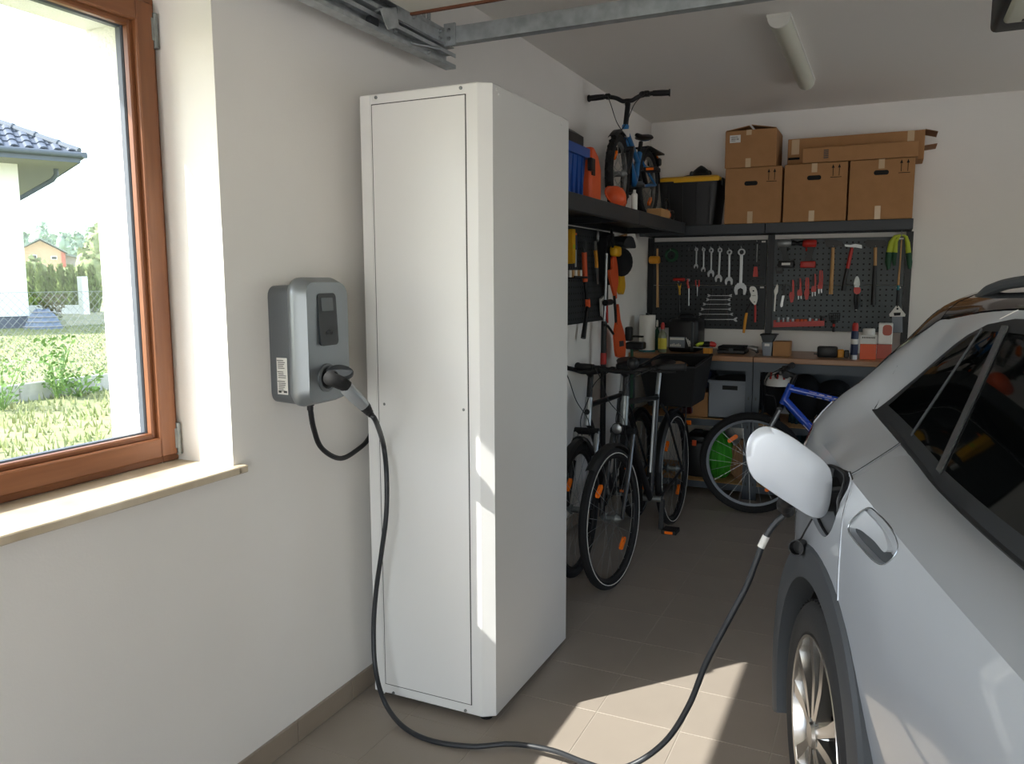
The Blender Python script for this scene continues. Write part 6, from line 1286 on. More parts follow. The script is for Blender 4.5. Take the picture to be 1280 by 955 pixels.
obj('cuff', MB().tube([V(cx+W2*0.4, yy+0.02, BZ+0.072), V(cx+W2*0.75, yy+0.02, BZ+0.068), V(cx+W2, yy+0.025, BZ+0.06)], [0.02, 0.019, 0.012], 10), 'red', t)
# black flat case, silver tool
yy = 5.72; x0, x1 = bx_(R7, 966, 1140, yy); h = hgt(R7, 768, 814, 1050, yy)
t = thing('flat_case', 'flat black hinged case lying on the bench below the pliers', 'case', ((x0+x1)/2, yy, BZ)); obj('case_base', MB().bb((x0, yy, BZ+0.001), (x1, yy+0.18, BZ+h*0.55), 0.006), 'black', t); obj('case_lid', MB().bb((x0+0.004, yy+0.004, BZ+h*0.57), (x1-0.004, yy+0.176, BZ+h), 0.006), 'black_matte', t); obj('case_latch', MB().bb(((x0+x1)/2-0.015, yy-0.004, BZ+h*0.3), ((x0+x1)/2+0.015, yy, BZ+h*0.75)), 'dark_grey', t, smooth=False)
x0, x1 = bx_(R7, 1150, 1212, yy)
t = thing('glue_gun', 'silver and black hand tool lying between the flat case and the grey bins', 'hand tool', ((x0+x1)/2, yy, BZ)); obj('tool_body', MB().tube([V(x0, yy+0.03, BZ+0.05), V(x0+0.03, yy+0.03, BZ+0.045), V(x1, yy+0.03, BZ+0.035)], [0.008, 0.018, 0.02], 12), 'steel', t); obj('handle', MB().tube([V(x1-0.01, yy+0.03, BZ+0.04), V(x1, yy+0.03, BZ+0.012)], 0.011, 10), 'black', t); obj('nozzle', MB().cyl((x0-0.015, yy+0.03, BZ+0.053), (x0+0.005, yy+0.03, BZ+0.05), 0.006), 'black', t)
# grey bins, kraft box
yy = 5.66
x0, x1 = bx_(R8, 60, 130, yy); z1 = bz(R8, 95, 795, yy).z; z2 = bz(R8, 95, 745, yy).z
t = thing('parts_bin', 'small grey parts bin standing on the bench', 'bin', ((x0+x1)/2, yy, BZ)); obj('bin_body', MB().loft([rr_ring(x0+0.008, x1-0.008, yy+0.005, yy+0.12, BZ+0.001, 0.006), rr_ring(x0, x1, yy, yy+0.13, z1, 0.006)]), 'grey_plastic', t); obj('label_tab', MB().bb((x0+0.02, yy-0.003, z1-0.025), (x1-0.02, yy, z1-0.008)), 'label', t, smooth=False)
t = thing('parts_bin', 'small black parts bin stacked on the grey one', 'bin', ((x0+x1)/2, yy, z1)); obj('bin_body', MB().loft([rr_ring(x0+0.006, x1-0.006, yy+0.005, yy+0.12, z1+0.001, 0.006), rr_ring(x0-0.01, x1+0.02, yy, yy+0.13, z2, 0.006)]), 'dark_grey', t); obj('bin_rim', MB().loft([rr_ring(x0-0.013, x1+0.023, yy-0.003, yy+0.133, z2-0.008, 0.006), rr_ring(x0-0.013, x1+0.023, yy-0.003, yy+0.133, z2, 0.006)]), 'black', t)
x0, x1 = bx_(R8, 132, 240, yy); z1 = bz(R8, 180, 790, yy).z
t = thing('kraft_box', 'small brown cardboard box beside the grey parts bin', 'box', ((x0+x1)/2, yy, BZ)); obj('box_body', MB().bb((x0, yy, BZ+0.001), (x1, yy+0.12, z1), 0.003), 'kraft', t); obj('box_seam', MB().bb((x0, yy+0.055, z1), (x1, yy+0.059, z1+0.0008)), 'kraft_in', t, smooth=False)
# black tool + orange
yy = 5.67; x0, x1 = bx_(R8, 400, 540, yy); z1 = bz(R8, 470, 820, yy).z
t = thing('folding_saw', 'long black folded tool with orange grip lying on the bench', 'hand tool', ((x0+x1)/2, yy, BZ)); obj('tool_body', MB().bb((x0+0.01, yy, BZ+0.003), (x1, yy+0.05, z1), 0.012, 2), 'black', t); x2 = bx_(R8, 540, 580, yy)[1]; obj('orange_grip', MB().bb((x1-0.002, yy+0.008, BZ+0.003), (x2, yy+0.042, z1-0.018), 0.006), 'amber', t); x3 = bx_(R8, 540, 612, yy)[1]; obj('tip', MB().bb((x2, yy+0.014, BZ+0.005), (x3, yy+0.036, z1-0.022), 0.005), 'black', t); obj('belt_clip', MB().bb((x0-0.01, yy+0.015, BZ+0.02), (x0+0.02, yy+0.035, BZ+0.027)), 'black', t, smooth=False)
# spray can
yy = 5.66; x0, x1 = bx_(R8, 620, 668, yy); h = bz(R8, 645, 672, yy).z-BZ; c = ((x0+x1)/2, yy, BZ); r = (x1-x0)/2
t = thing('spray_can', 'dark blue spray can with red cap on the bench', 'can', c); obj('can_body', MB().lathe([(r*.95, 0.001), (r, 0.006), (r, h*0.74), (r*.8, h*0.79), (0, h*.79)], c, n=20), 'navy', t); obj('red_cap', MB().lathe([(r*.82, h*0.78), (r*.85, h*0.93), (r*.6, h), (0, h)], c, n=18), 'red', t); obj('silver_base', MB().lathe([(r*1.02, 0.0), (r*1.02, h*0.12), (r*.9, h*.13)], c, n=20), 'steel', t); obj('white_print', MB().lathe([(r*1.01, h*0.42), (r*1.01, h*0.56)], c, n=20), 'label', t)
# boxes near the car end
yy = 5.66; x0, x1 = bx_(R8, 680, 782, yy); z0, zm, z1 = BZ+0.001, bz(R8, 730, 805, yy).z, bz(R8, 730, 750, yy).z
t = thing('screw_box', 'orange and white screw carton standing beside the spray can', 'box', ((x0+x1)/2, yy, BZ)); obj('orange_part', MB().bb((x0, yy, z0), (x1, yy+0.10, zm), 0.002), 'orange', t); obj('white_part', MB().bb((x0, yy, zm), (x1, yy+0.10, z1), 0.002), 'label', t); m_ = MB()
for k in range(8): m_.bb((x0+0.01+k*0.010, yy-0.001, z1-0.020), (x0+0.016+k*0.010, yy, z1-0.010))
obj('carton_print', m_, 'print', t, smooth=False, kind='stuff')
xa, xb = bx_(R8, 692, 768, yy); z2 = bz(R8, 730, 710, yy).z
obj('white_tin', MB().lathe([(0.038, 0.0), (0.038, z2-z1-0.004), (0.034, z2-z1), (0, z2-z1)], ((xa+xb)/2, yy+0.05, z1+0.001), n=20), 'label', None, label='small white tin standing on the orange screw carton', cat='tin', loc=((xa+xb)/2, yy+0.05, z1))
x0, x1 = bx_(R8, 786, 880, 5.74); yy = 5.74; zm, z1 = bz(R8, 830, 808, yy).z, bz(R8, 830, 675, yy).z
obj('brown_carton', MB().bb((x0, yy, BZ+0.001), (x1, yy+0.11, zm), 0.002), 'far_red', None, label='low brown carton under the white tool box', cat='box', loc=((x0+x1)/2, yy, BZ))
t = thing('white_tool_box', 'white carton with brown red picture, on the low brown carton', 'box', ((x0+x1)/2, yy, zm)); obj('box_body', MB().bb((x0+0.004, yy+0.004, zm+0.001), (x1, yy+0.10, z1), 0.004), 'white_plastic', t); o = rrect((x1-x0)*0.62, (z1-zm)*0.5, 0.02, 5); obj('printed_picture', MB().prism([V(x1-(x1-x0)*0.36+a, yy+0.002, z1-(z1-zm)*0.32+b) for a, b in o], (0, 0.004, 0)), 'far_red', t, smooth=False)
# black bench clamp on the near end of the bench with garden tools below
q = PY(*R7(420, 700), 5.5)
t = thing('clamp_stand', 'black cutting tool with a long arm standing at the bench corner', 'tool', (q.x, 5.48, BZ-0.2)); a = PY(*R7(402, 690), 5.46); b = PY(*R7(442, 770), 5.46)
obj('head', MB().bb((a.x, 5.44, b.z), (b.x, 5.50, a.z+0.01), 0.012, 2), 'black', t); a2, b2 = PY(*R7(440, 735), 5.46), PY(*R7(512, 748), 5.46); obj('arm', MB().bb((a2.x, 5.45, b2.z), (b2.x, 5.48, a2.z), 0.004), 'black', t); a3, b3 = PY(*R7(435, 775), 5.46), PY(*R7(516, 822), 5.46); obj('base_block', MB().bb((a3.x-0.03, 5.43, b3.z), (b3.x, 5.52, a3.z), 0.008), 'black', t)
obj('leg', MB().tube([PY(*R7(442, 820), 5.46), PY(*R7(442, 940), 5.46), V(PY(*R7(442, 940), 5.46).x, 5.46, 0.0)], 0.011, 8), 'dark_green', t); obj('leg', MB().tube([PY(*R7(408, 820), 5.46), PY(*R7(406, 940), 5.46), V(PY(*R7(406, 940), 5.46).x, 5.46, 0.0)], 0.010, 8), 'label', t)
# ------------------------------------------------------------------ things on the shelves below the bench
def ux(x, y, yy): return PY(*RU(x, y), yy)
yy = 5.62; a, b = ux(190, 240, yy), ux(402, 420, yy); zb_ = zs1+0.001; zt = ux(300, 232, yy).z
t = thing('grey_crate', 'open grey plastic crate with hand slot on the bench shelf', 'crate', ((a.x+b.x)/2, yy+0.15, zs1)); d = 0.34; th_ = 0.006
obj('crate_base', MB().bb((a.x, yy, zb_), (b.x, yy+d, zb_+0.008)), 'grey_plastic', t, smooth=False)
for (p0, p1) in (((a.x, yy), (b.x, yy+th_)), ((a.x, yy+d-th_), (b.x, yy+d)), ((a.x, yy), (a.x+th_, yy+d)), ((b.x-th_, yy), (b.x, yy+d))): obj('crate_wall', MB().bb((p0[0], p0[1], zb_), (p1[0], p1[1], zt)), 'grey_plastic', t, smooth=False)
obj('crate_rim', MB().bb((a.x-0.006, yy-0.006, zt-0.02), (b.x+0.006, yy+0.004, zt), 0.003), 'grey_plastic', t); c0_, c1_ = ux(262, 256, yy), ux(340, 282, yy); obj('hand_slot', MB().bb((c0_.x, yy-0.003, c1_.z), (c1_.x, yy+0.001, c0_.z)), 'black_matte', t, smooth=False)
obj('dark_cloth', MB().sph(((a.x+b.x)/2+0.03, yy+0.16, zt-0.01), (0.16, 0.13, 0.035), 14, 8), 'black_cloth', None, label='dark cloth bundle lying in the grey crate', cat='cloth', loc=((a.x+b.x)/2+0.03, yy+0.16, zt-0.05))
a, b = ux(58, 285, yy), ux(184, 420, yy)
t = thing('kraft_carton', 'plain brown cardboard box on the bench shelf beside the grey crate', 'box', ((a.x+b.x)/2, yy+0.12, zs1)); obj('box_body', MB().bb((a.x, yy+0.01, zb_), (b.x, yy+0.25, a.z), 0.003), 'kraft', t); obj('box_seam', MB().bb((a.x, yy+0.128, a.z), (b.x, yy+0.132, a.z+0.001)), 'kraft_in', t, smooth=False)
q = ux(142, 272, yy+0.08); zc = a.z
bt = ('pale turquoise bottle lying on the kraft box under the bench', 'orange flask standing on the kraft box under the bench')
obj('turquoise_bottle', MB().lathe([(0.024, 0.0), (0.026, 0.01), (0.026, 0.07), (0.012, 0.09), (0.012, 0.10), (0, 0.10)], (q.x+0.015, yy+0.08, zc+0.002), n=16), 'screen', None, label='pale grey green bottle standing on the brown box under the bench', cat='bottle', loc=(q.x+0.015, yy+0.08, zc))
obj('orange_flask', MB().lathe([(0.016, 0.0), (0.016, 0.06), (0.007, 0.075), (0.007, 0.085), (0, 0.085)], (q.x-0.035, yy+0.08, zc+0.002), n=14), 'orange', None, label='small orange flask on the brown box under the bench', cat='bottle', loc=(q.x-0.035, yy+0.08, zc))
a, b = ux(150, 150, yy+0.2), ux(208, 215, yy+0.2)
obj('blue_bucket', MB().loft([rr_ring(a.x-0.06, b.x-0.01, yy+0.2, yy+0.34, zc+0.002, 0.02), rr_ring(a.x-0.075, b.x, yy+0.19, yy+0.35, a.z-0.04, 0.02)]), 'navy', None, label='dark blue tub behind the bottles under the bench', cat='tub', loc=((a.x+b.x)/2, yy+0.27, zc))
def sack(name, label, cat, c, r, m, tie=True, squash=1.0):
    t = thing(name, label, cat, (c[0], c[1], c[2])); mb_ = MB(); N = 20; rings = []
    for j in range(11):
        u = j/10; rr = math.sin(PI*min(1, 0.12+u*0.93))**0.55 if u < 1 else 0.18; z = c[2]+2*r[2]*u
        rings.append([V(c[0]+math.cos(2*PI*k/N)*r[0]*rr*(1+0.05*math.sin(5*k+3*u)), c[1]+math.sin(2*PI*k/N)*r[1]*rr*(1+0.05*math.cos(4*k)), z+0.004*math.sin(3*k)) for k in range(N)])
    mb_.loft(rings); obj('sack_body', mb_, m, t)
    for k in range(5):
        a_ = -PI*(0.15+0.17*k); obj('fold', MB().tube(catmull([V(c[0]+math.cos(a_)*r[0]*0.80, c[1]+math.sin(a_)*r[1]*0.8, c[2]+2*r[2]*0.12), V(c[0]+math.cos(a_)*r[0]*0.97, c[1]+math.sin(a_)*r[1]*0.97, c[2]+2*r[2]*0.45), V(c[0]+math.cos(a_)*r[0]*0.72, c[1]+math.sin(a_)*r[1]*0.72, c[2]+2*r[2]*0.86)], 5), 0.010, 6), m, t)
    return t
yy = 5.70; z2_ = zs2+0.002
a, b = ux(168, 490, yy), ux(312, 735, yy)
sack('green_sack', 'bright green stuff sack on the bottom bench shelf', 'sack', ((a.x+b.x)/2, yy+0.08, z2_), ((b.x-a.x)/2*1.0, 0.15, (a.z-z2_)/2), 'bright_green')
a, b = ux(318, 545, yy), ux(440, 745, yy); sack('brown_sack', 'brown cloth sack beside the green one on the bottom shelf', 'sack', (min((a.x+b.x)/2, 0.82), yy+0.08, z2_), (0.085, 0.13, (a.z-z2_)/2), 'brown_cloth')
a, b = ux(70, 515, 5.66), ux(160, 715, 5.66)
t = thing('black_toolbox', 'black upright toolbox on the bottom bench shelf', 'toolbox', ((a.x+b.x)/2, 5.75, z2_)); obj('box_body', MB().bb((a.x, 5.66, z2_), (b.x, 5.92, a.z-0.05), 0.01, 2), 'black', t); obj('box_lid', MB().bb((a.x-0.005, 5.655, a.z-0.05), (b.x+0.005, 5.925, a.z), 0.01, 2), 'black', t); obj('handle', MB().bb((a.x+0.03, 5.77, a.z), (b.x-0.03, 5.80, a.z+0.03), 0.008), 'black', t); obj('latch', MB().bb(((a.x+b.x)/2-0.015, 5.65, a.z-0.07), ((a.x+b.x)/2+0.015, 5.657, a.z-0.03)), 'orange', t, smooth=False)
# right bench: helmets, bags
z3 = zs1-0.019; yy = 5.66
def helmet(label, px_, py_, m, yy):
    q = ux(px_, py_, yy); t = thing('bike_helmet', label, 'helmet', (q.x, yy+0.08, z3)); 
    prof = [(0.11*math.cos(PI/2*k/6), 0.12*math.sin(PI/2*k/6)) for k in range(7)]
    m_ = MB(); m_.lathe([(0.10, 0.0)]+prof, (0, 0, 0), n=22); m_.v = [V(q.x+p.x*0.9, yy+0.10+p.y*1.1, q.z+p.z) for p in m_.v]; obj('shell', m_, m, t)
    for k in (-1, 0, 1): obj('vent', MB().tube(catmull([V(q.x+k*0.045, yy-0.005, q.z+0.05), V(q.x+k*0.04, yy+0.02, q.z+0.10), V(q.x+k*0.035, yy+0.08, q.z+0.115)], 4), 0.008, 6), 'red', t)
    return t
q = ux(540, 300, yy)
helmet('white bicycle helmet with red vents, on the bench shelf behind the blue bicycle', 545, 262, 'label', 5.62)
for (px0, py0, px1, py1, m, lab, nm, yy) in ((590, 195, 760, 300, 'black_cloth', 'black soft holdall on the right bench shelf', 'holdall', 5.72), (740, 225, 930, 310, 'black_cloth', 'long dark bag lying behind the blue bicycle frame', 'holdall', 5.72), (470, 160, 570, 225, 'black_cloth', 'dark jacket bundle above the helmet on the right bench shelf', 'jacket', 5.80)):
    a, b = ux(px0, py0, yy), ux(px1, py1, yy); zz = z3 if nm == 'holdall' else z3; hh = (a.z-zz)/2; cxx = (a.x+b.x)/2
    t = thing(nm, lab, 'bag' if nm == 'holdall' else 'jacket', (cxx, yy+0.12, zz)); m_ = MB(); rings = []
    for j in range(9):
        u = j/8; f_ = math.sin(PI*(0.1+0.8*u))**0.5; rings.append([V(a.x+(b.x-a.x)*u, yy+0.12+math.cos(2*PI*k/14)*0.12*f_, zz+hh+math.sin(2*PI*k/14)*hh*f_*(1+0.06*math.sin(4*u+k))) for k in range(14)])
    for r_ in rings:
        for p in r_: p.z = max(p.z, zz+0.001)
    m_.loft(rings); obj('bag_body', m_, m, t); obj('strap', MB().tube(catmull([V(a.x+0.04, yy+0.03, zz+hh*1.3), V((a.x+b.x)/2, yy-0.012, zz+hh*1.5), V(b.x-0.04, yy+0.03, zz+hh*1.3)], 5), 0.008, 6), 'black', t)
z4 = zs2+0.001
for (px0, py0, px1, py1, m, lab, dx) in ((590, 345, 700, 470, 'teal_cloth', 'dark teal bag low behind the blue bicycle', 0.0), (700, 370, 860, 470, 'black_cloth', 'black rucksack low behind the blue bicycle frame', 0.0), (470, 400, 585, 560, 'black_cloth', 'dark bundle on the bottom shelf behind the bicycle wheel', 0.0)):
    yy = 5.72; a, b = ux(px0, py0, yy), ux(px1, py1, yy); sack('stuffed_bag', lab, 'bag', ((a.x+b.x)/2, yy+0.1, z4), ((b.x-a.x)/2*0.95, 0.12, (a.z-z4)/2), m)
# ------------------------------------------------------------------ bicycles
def bike_wheel(t, cx, R, tw, steerM, name, rim_m='black', n_sp=24, reflect=True, disc=False, tread=False, stripe=False):
    """a wheel part with tyre, rim, hub and spokes; local frame of the bicycle, then turned by steerM"""
    Wp = bpy.data.objects.new(name, None); COL.objects.link(Wp); Wp.empty_display_size = 0.05; Wp.parent = t; WM[Wp] = WM[t].copy()
    c = V(cx, 0, R); ax = V(0, 1, 0)
    def fin(nm, mb_, m, **k): mb_.v = [steerM @ p for p in mb_.v]; return obj(nm, mb_, m, Wp, world=False, **k)
    m_ = MB(); m_.torus(c, ax, R-tw, tw, 56, 10); fin('tyre', m_, 'tyre')
    if tread:
        m_ = MB()
        for k in range(60):
            a = 2*PI*k/60; e = V(math.cos(a), 0, math.sin(a)); R_ = Matrix((e.cross(ax), ax, e)).transposed(); m_.box(c+e*(R-0.001)+ax*(0.010 if k % 2 else -0.010), (0.012, 0.016, 0.006), R_)
        fin('tread_knobs', m_, 'tyre', smooth=False, kind='stuff')
    m_ = MB(); rr = R-2*tw+0.004; m_.ring(c, ax, rr, [(0.0, -0.011), (0.004, 0.0), (0.0, 0.011), (-0.016, 0.007), (-0.018, 0.0), (-0.016, -0.007)], 56); fin('rim', m_, rim_m)
    if stripe:
        for s_ in (-1, 1): m_ = MB(); m_.ring(c+ax*(s_*tw*0.97), ax, R-tw*1.22, [(0.0018, -0.0015), (0.0018, 0.0015), (-0.0018, 0.0015), (-0.0018, -0.0015)], 56); fin('reflex_stripe', m_, 'label')
    m_ = MB(); m_.lathe([(0.008, -0.055), (0.026, -0.030), (0.026, -0.026), (0.016, -0.022), (0.016, 0.022), (0.026, 0.026), (0.026, 0.030), (0.008, 0.055)], c, ax, 14); fin('hub', m_, 'zinc')
    m_ = MB()
    for k in range(n_sp):
        a = 2*PI*k/n_sp; s_ = 1 if k % 2 else -1; b = a+(0.9 if (k//2) % 2 else -0.9)
        m_.tube([c+V(math.cos(b), 0, math.sin(b))*0.024+ax*0.027*s_, c+V(math.cos(a), 0, math.sin(a))*(rr-0.015)], 0.0011, 4, cap=False)
    fin('spokes', m_, 'steel', kind='stuff')
    if reflect:
        for a in (0.9, 0.9+PI):
            e = V(math.cos(a), 0, math.sin(a)); f_ = V(-math.sin(a), 0, math.cos(a)); m_ = MB(); o = rrect(0.075, 0.026, 0.012, 4); m_.prism([c+e*(rr*0.68)+f_*u+e*v-ax*0.007 for u, v in o], ax*0.014); fin('reflector', m_, 'orange_lamp')
    if disc: m_ = MB(); m_.ring(c+ax*0.042, ax, 0.066, [(0.012, -0.001), (0.012, 0.001), (-0.012, 0.001), (-0.012, -0.001)], 32); fin('brake_disc', m_, 'steel')
    return Wp
def bicycle(label, loc, rotz, R, WB, g, cols, lean=0.0, steer=0.0, opts=()):
    """g: key points in the bicycle plane; x from rear axle forward, z up from the ground"""
    M_ = Matrix.Translation(V(loc)) @ Matrix.Rotation(rotz, 4, 'Z') @ Matrix.Rotation(lean, 4, 'X')
    t = thing('bicycle', label, 'bicycle', M=M_)
    fr, fk, ht_m = cols['frame'], cols['fork'], cols.get('head', cols['frame'])
    P = {k: V(a, 0, b) for k, (a, b) in g.items()}
    ha, hb = P['head_top'], P['head_bot']; sax = (ha-hb).normalized()
    S = Matrix.Translation(hb) @ Matrix.Rotation(steer, 4, sax) @ Matrix.Translation(-hb)
    I = Matrix.Identity(4); tw = g_tw = opts_get(opts, 'tw', 0.02)
    bike_wheel(t, 0, R, tw, I, 'rear_wheel', cols.get('rim', 'black'), tread='tread' in opts, stripe='stripe' in opts)
    bike_wheel(t, WB, R, tw, S, 'front_wheel', cols.get('rim', 'black'), tread='tread' in opts, stripe='stripe' in opts, disc='disc' in opts)
    def add(nm, mb_, m, st=False, **k):
        if st: mb_.v = [S @ p for p in mb_.v]
        return obj(nm, mb_, m, t, world=False, **k)
    rT = opts_get(opts, 'rT', 0.016)
    add('head_tube', MB().cyl(hb, ha, 0.021 if rT > 0.013 else 0.017), ht_m)
    m_ = MB(); m_.tube([P['top_f'], P['top_r']], [rT, rT*0.85], 12); add('top_tube', m_, fr)
    m_ = MB(); m_.tube([P['down_f'], P['bb']], [rT*1.25, rT*1.2], 12); dtb = add('down_tube', m_, fr)
    m_ = MB(); m_.tube([P['bb'], P['seat_top']], rT*0.95, 12); add('seat_tube', m_, cols.get('seat_tube', fr))
    ra = V(0, 0, R)
    for s_ in (-1, 1):
        m_ = MB(); o = V(0, s_*0.058, 0); m_.tube([P['bb']+V(-0.02, s_*0.03, 0), P['bb']+V(-0.08, s_*0.045, 0.0), ra+o], [0.011, 0.010, 0.008], 8); add('chainstay', m_, fr)
        m_ = MB(); m_.tube([P['seat_top']+V(0, s_*0.018, -0.05), P['seat_top']+V(-0.05, s_*0.04, -0.11), ra+o], [0.009, 0.008, 0.007], 8); add('seatstay', m_, fr)
        m_ = MB(); cr = hb-sax*0.03; fa = V(WB, 0, R); o2 = V(0, s_*0.058, 0)
        mid = cr.lerp(fa, 0.45)
        if 'susp' in opts:
            m_.tube([cr+o2, mid+o2], 0.0155, 10); add('fork_stanchion', m_, 'chrome', True); m_ = MB(); m_.tube([mid+o2-(fa-cr)*0.06, fa+o2+V(0.0, 0, 0.01)], [0.020, 0.017], 10); add('fork_leg', m_, fk, True)
        else: m_.tube([cr+o2*0.9, mid+o2, fa+o2], [0.014, 0.013, 0.009], 10); add('fork_leg', m_, fk, True)
    m_ = MB(); cr = hb-sax*0.03; m_.tube([cr+V(0, -0.066, 0), cr+V(0, 0.066, 0)], 0.019, 10); add('fork_crown', m_, fk, True)
    # cockpit
    st0 = ha+sax*opts_get(opts, 'stem_h', 0.09); bc = st0+V(opts_get(opts, 'reach', 0.06), 0, 0.012)
    add('stem', MB().cyl(ha, st0, 0.0155).tube([st0-sax*0.012, bc], 0.0165, 10), 'black', True)
    bw = opts_get(opts, 'bar', 0.31); rise = opts_get(opts, 'rise', 0.02); back = opts_get(opts, 'back', 0.05)
    hbp = [bc+V(-back, -bw, rise), bc+V(-back*0.5, -bw*0.6, rise), bc+V(0, -bw*0.3, rise*0.6), bc+V(0, -bw*0.12, 0), bc, bc+V(0, bw*0.12, 0), bc+V(0, bw*0.3, rise*0.6), bc+V(-back*0.5, bw*0.6, rise), bc+V(-back, bw, rise)]
    cpth = catmull(hbp, 5); m_ = MB(); m_.tube(cpth, 0.0125, 10); add('handlebar', m_, 'black', True)
    for s_ in (0, -1):
        e0, e1 = (hbp[0], hbp[1]) if s_ == 0 else (hbp[-1], hbp[-2]); d = (e1-e0).normalized(); L_ = opts_get(opts, 'grip', 0.125)
        m_ = MB(); m_.lathe([(0.021, 0.0), (0.021, 0.006), (0.0165, 0.009), (0.0175, L_*0.5), (0.016, L_)], e0, d, 14); add('grip', m_, cols.get('grip', 'skin_grip'), True)
        q = e0+d*(L_+0.03); m_ = MB(); m_.box(q+V(0.012, 0, -0.004), (0.04, 0.035, 0.03), None, 0.006); m_.tube(catmull([q+V(0.02, 0, -0.006), q+V(0.05, 0, -0.012)-d*0.02, q+V(0.055, 0, -0.02)-d*0.08, q+V(0.05, 0, -0.02)-d*0.12], 4), 0.0055, 6); add('brake_lever', m_, 'black', True)
        sgn = -1 if s_ == 0 else 1; m_ = MB(); m_.tube(catmull([q+V(0.025, 0, 0), bc+V(0.10, sgn*0.07, -0.04), bc+V(0.11, sgn*0.03, -0.14), hb+V(0.05, -sgn*0.02, 0.04), hb+V(0.03, -sgn*0.02, -0.05)], 6), 0.0025, 6); add('brake_cable', m_, 'black', True)
    if 'bell' in opts: add('bell', MB().sph(hbp[5]+V(0, 0.06, 0.03), (0.022, 0.022, 0.018), 12, 8), 'black', True)
    # saddle, post, drivetrain
    sd = P['saddle']; add('seat_post', MB().cyl(P['seat_top'], sd-V(0, 0, 0.03), 0.0135), cols.get('post', 'steel'))
    k = opts_get(opts, 'sk', 1.0); m_ = MB(); prof = [(-0.14, 0.02, 0.010), (-0.13, 0.065, 0.028), (-0.08, 0.075, 0.034), (-0.02, 0.05, 0.030), (0.05, 0.026, 0.026), (0.11, 0.018, 0.022), (0.13, 0.008, 0.010)]
    m_.loft([[sd+V(x*k, math.cos(2*PI*i/12)*w_*k, math.sin(2*PI*i/12)*h_*k*0.7+0.012*k*(1 if x < -0.05 else 0)) for i in range(12)] for x, w_, h_ in prof]); add('saddle', m_, 'black')
    if 'kid' in opts: add('saddle_end', MB().sph(sd+V(-0.12*k, 0, 0.012), (0.02, 0.05, 0.022), 10, 7), fr)
    bbp = P['bb']; cl = opts_get(opts, 'crank', 0.17); ca = opts_get(opts, 'cang', -1.2); cd = V(math.cos(ca), 0, math.sin(ca))
    m_ = MB(); m_.ring(bbp+V(0, -0.05, 0), (0, 1, 0), 0.082*min(1, cl/0.15), [(0.006, -0.002), (0.006, 0.002), (-0.012, 0.002), (-0.012, -0.002)], 36); m_.box(bbp+V(0, -0.05, 0), (0.15*min(1, cl/0.15), 0.004, 0.02)); m_.box(bbp+V(0, -0.05, 0), (0.02, 0.004, 0.15*min(1, cl/0.15))); add('chainring', m_, 'black')
    m_ = MB(); m_.cyl(bbp+V(0, -0.065, 0), bbp+V(0, 0.065, 0), 0.018); add('bottom_bracket', m_, 'zinc')
    for s_ in (-1, 1):
        e = bbp+V(0, s_*0.07, 0)+cd*(cl*s_); add('crank', MB().bar(bbp+V(0, s_*0.07, 0), e, 0.018, 0.028, up=(0, 1, 0), bev=0.004), 'black')
        pd = add('pedal', MB().box(e+V(0, s_*0.055, 0), (0.085, 0.085, 0.026), None, 0.004), 'black')
        for sx in (-1, 1): obj('pedal_reflector', MB().box(e+V(sx*0.0435, s_*0.055, 0), (0.003, 0.045, 0.014)), 'orange_lamp', pd, world=False, smooth=False)
    m_ = MB()
    for s_ in (0.05, -0.05): m_.tube([bbp+V(0, -0.05, s_*1.5*min(1, cl/0.15)), ra+V(0, -0.05, s_*0.75)], 0.004, 6)
    add('chain', m_, 'zinc')
    if 'guards' in opts:
        for cx, St, a0, a1, nm in ((0, False, 0.15, 3.0, 'rear_mudguard'), (WB, True, 0.9, 3.3, 'front_mudguard')):
            m_ = MB(); rings = []
            for j in range(25):
                a = a0+(a1-a0)*j/24; e = V(math.cos(a), 0, math.sin(a)); c = V(cx, 0, R); rg = R+0.016; rings.append([c+e*(rg-0.008)+V(0, -0.028, 0), c+e*(rg+0.006)+V(0, -0.014, 0), c+e*(rg+0.008)+V(0, 0.014, 0), c+e*(rg-0.008)+V(0, 0.028, 0), c+e*(rg+0.003)+V(0, 0.012, 0), c+e*(rg+0.002)+V(0, -0.012, 0)])
            m_.loft(rings); add(nm, m_, 'black', St)
    return t, add, P, S
def opts_get(o, k, d): return o[k] if isinstance(o, dict) and k in o else d
class Opt(dict):
    pass
def O(*flags, **kw):
    d = Opt(kw)
    for f in flags: d[f] = True
    return d
g_trek = dict(head_top=(0.935, 0.93), head_bot=(0.965, 0.785), top_f=(0.942, 0.90), top_r=(0.33, 0.84), down_f=(0.957, 0.82), bb=(0.50, 0.285), seat_top=(0.335, 0.86), saddle=(0.28, 1.02))
# black trekking bicycle with a basket
t, add, P, S = bicycle('black trekking bicycle with a rear basket, parked along the left wall', (0.555, 4.83, 0), -PI/2-0.012, 0.35, 1.16, g_trek, dict(frame='bike_black', fork='bike_black', head='zinc', seat_tube='bike_black', post='steel'), lean=0.03, steer=-0.08, opts=O('guards', 'stripe', tw=0.021, bar=0.30, rise=0.015, back=0.10, stem_h=0.12, reach=0.05, cang=-1.35))
add('seat_tube_strip', MB().tube([P['bb'].lerp(P['seat_top'], 0.25)+V(0.012, -0.008, 0), P['bb'].lerp(P['seat_top'], 0.95)+V(0.012, -0.008, 0)], 0.009, 8), 'steel')
rk = MB()
for s_ in (-1, 1): rk.tube(catmull([V(0.22, s_*0.05, 0.74), V(0.0, s_*0.06, 0.745), V(-0.20, s_*0.06, 0.745)], 4), 0.006, 6); rk.tube([V(0.0, s_*0.065, 0.36), V(-0.12, s_*0.06, 0.745)], 0.005, 6)
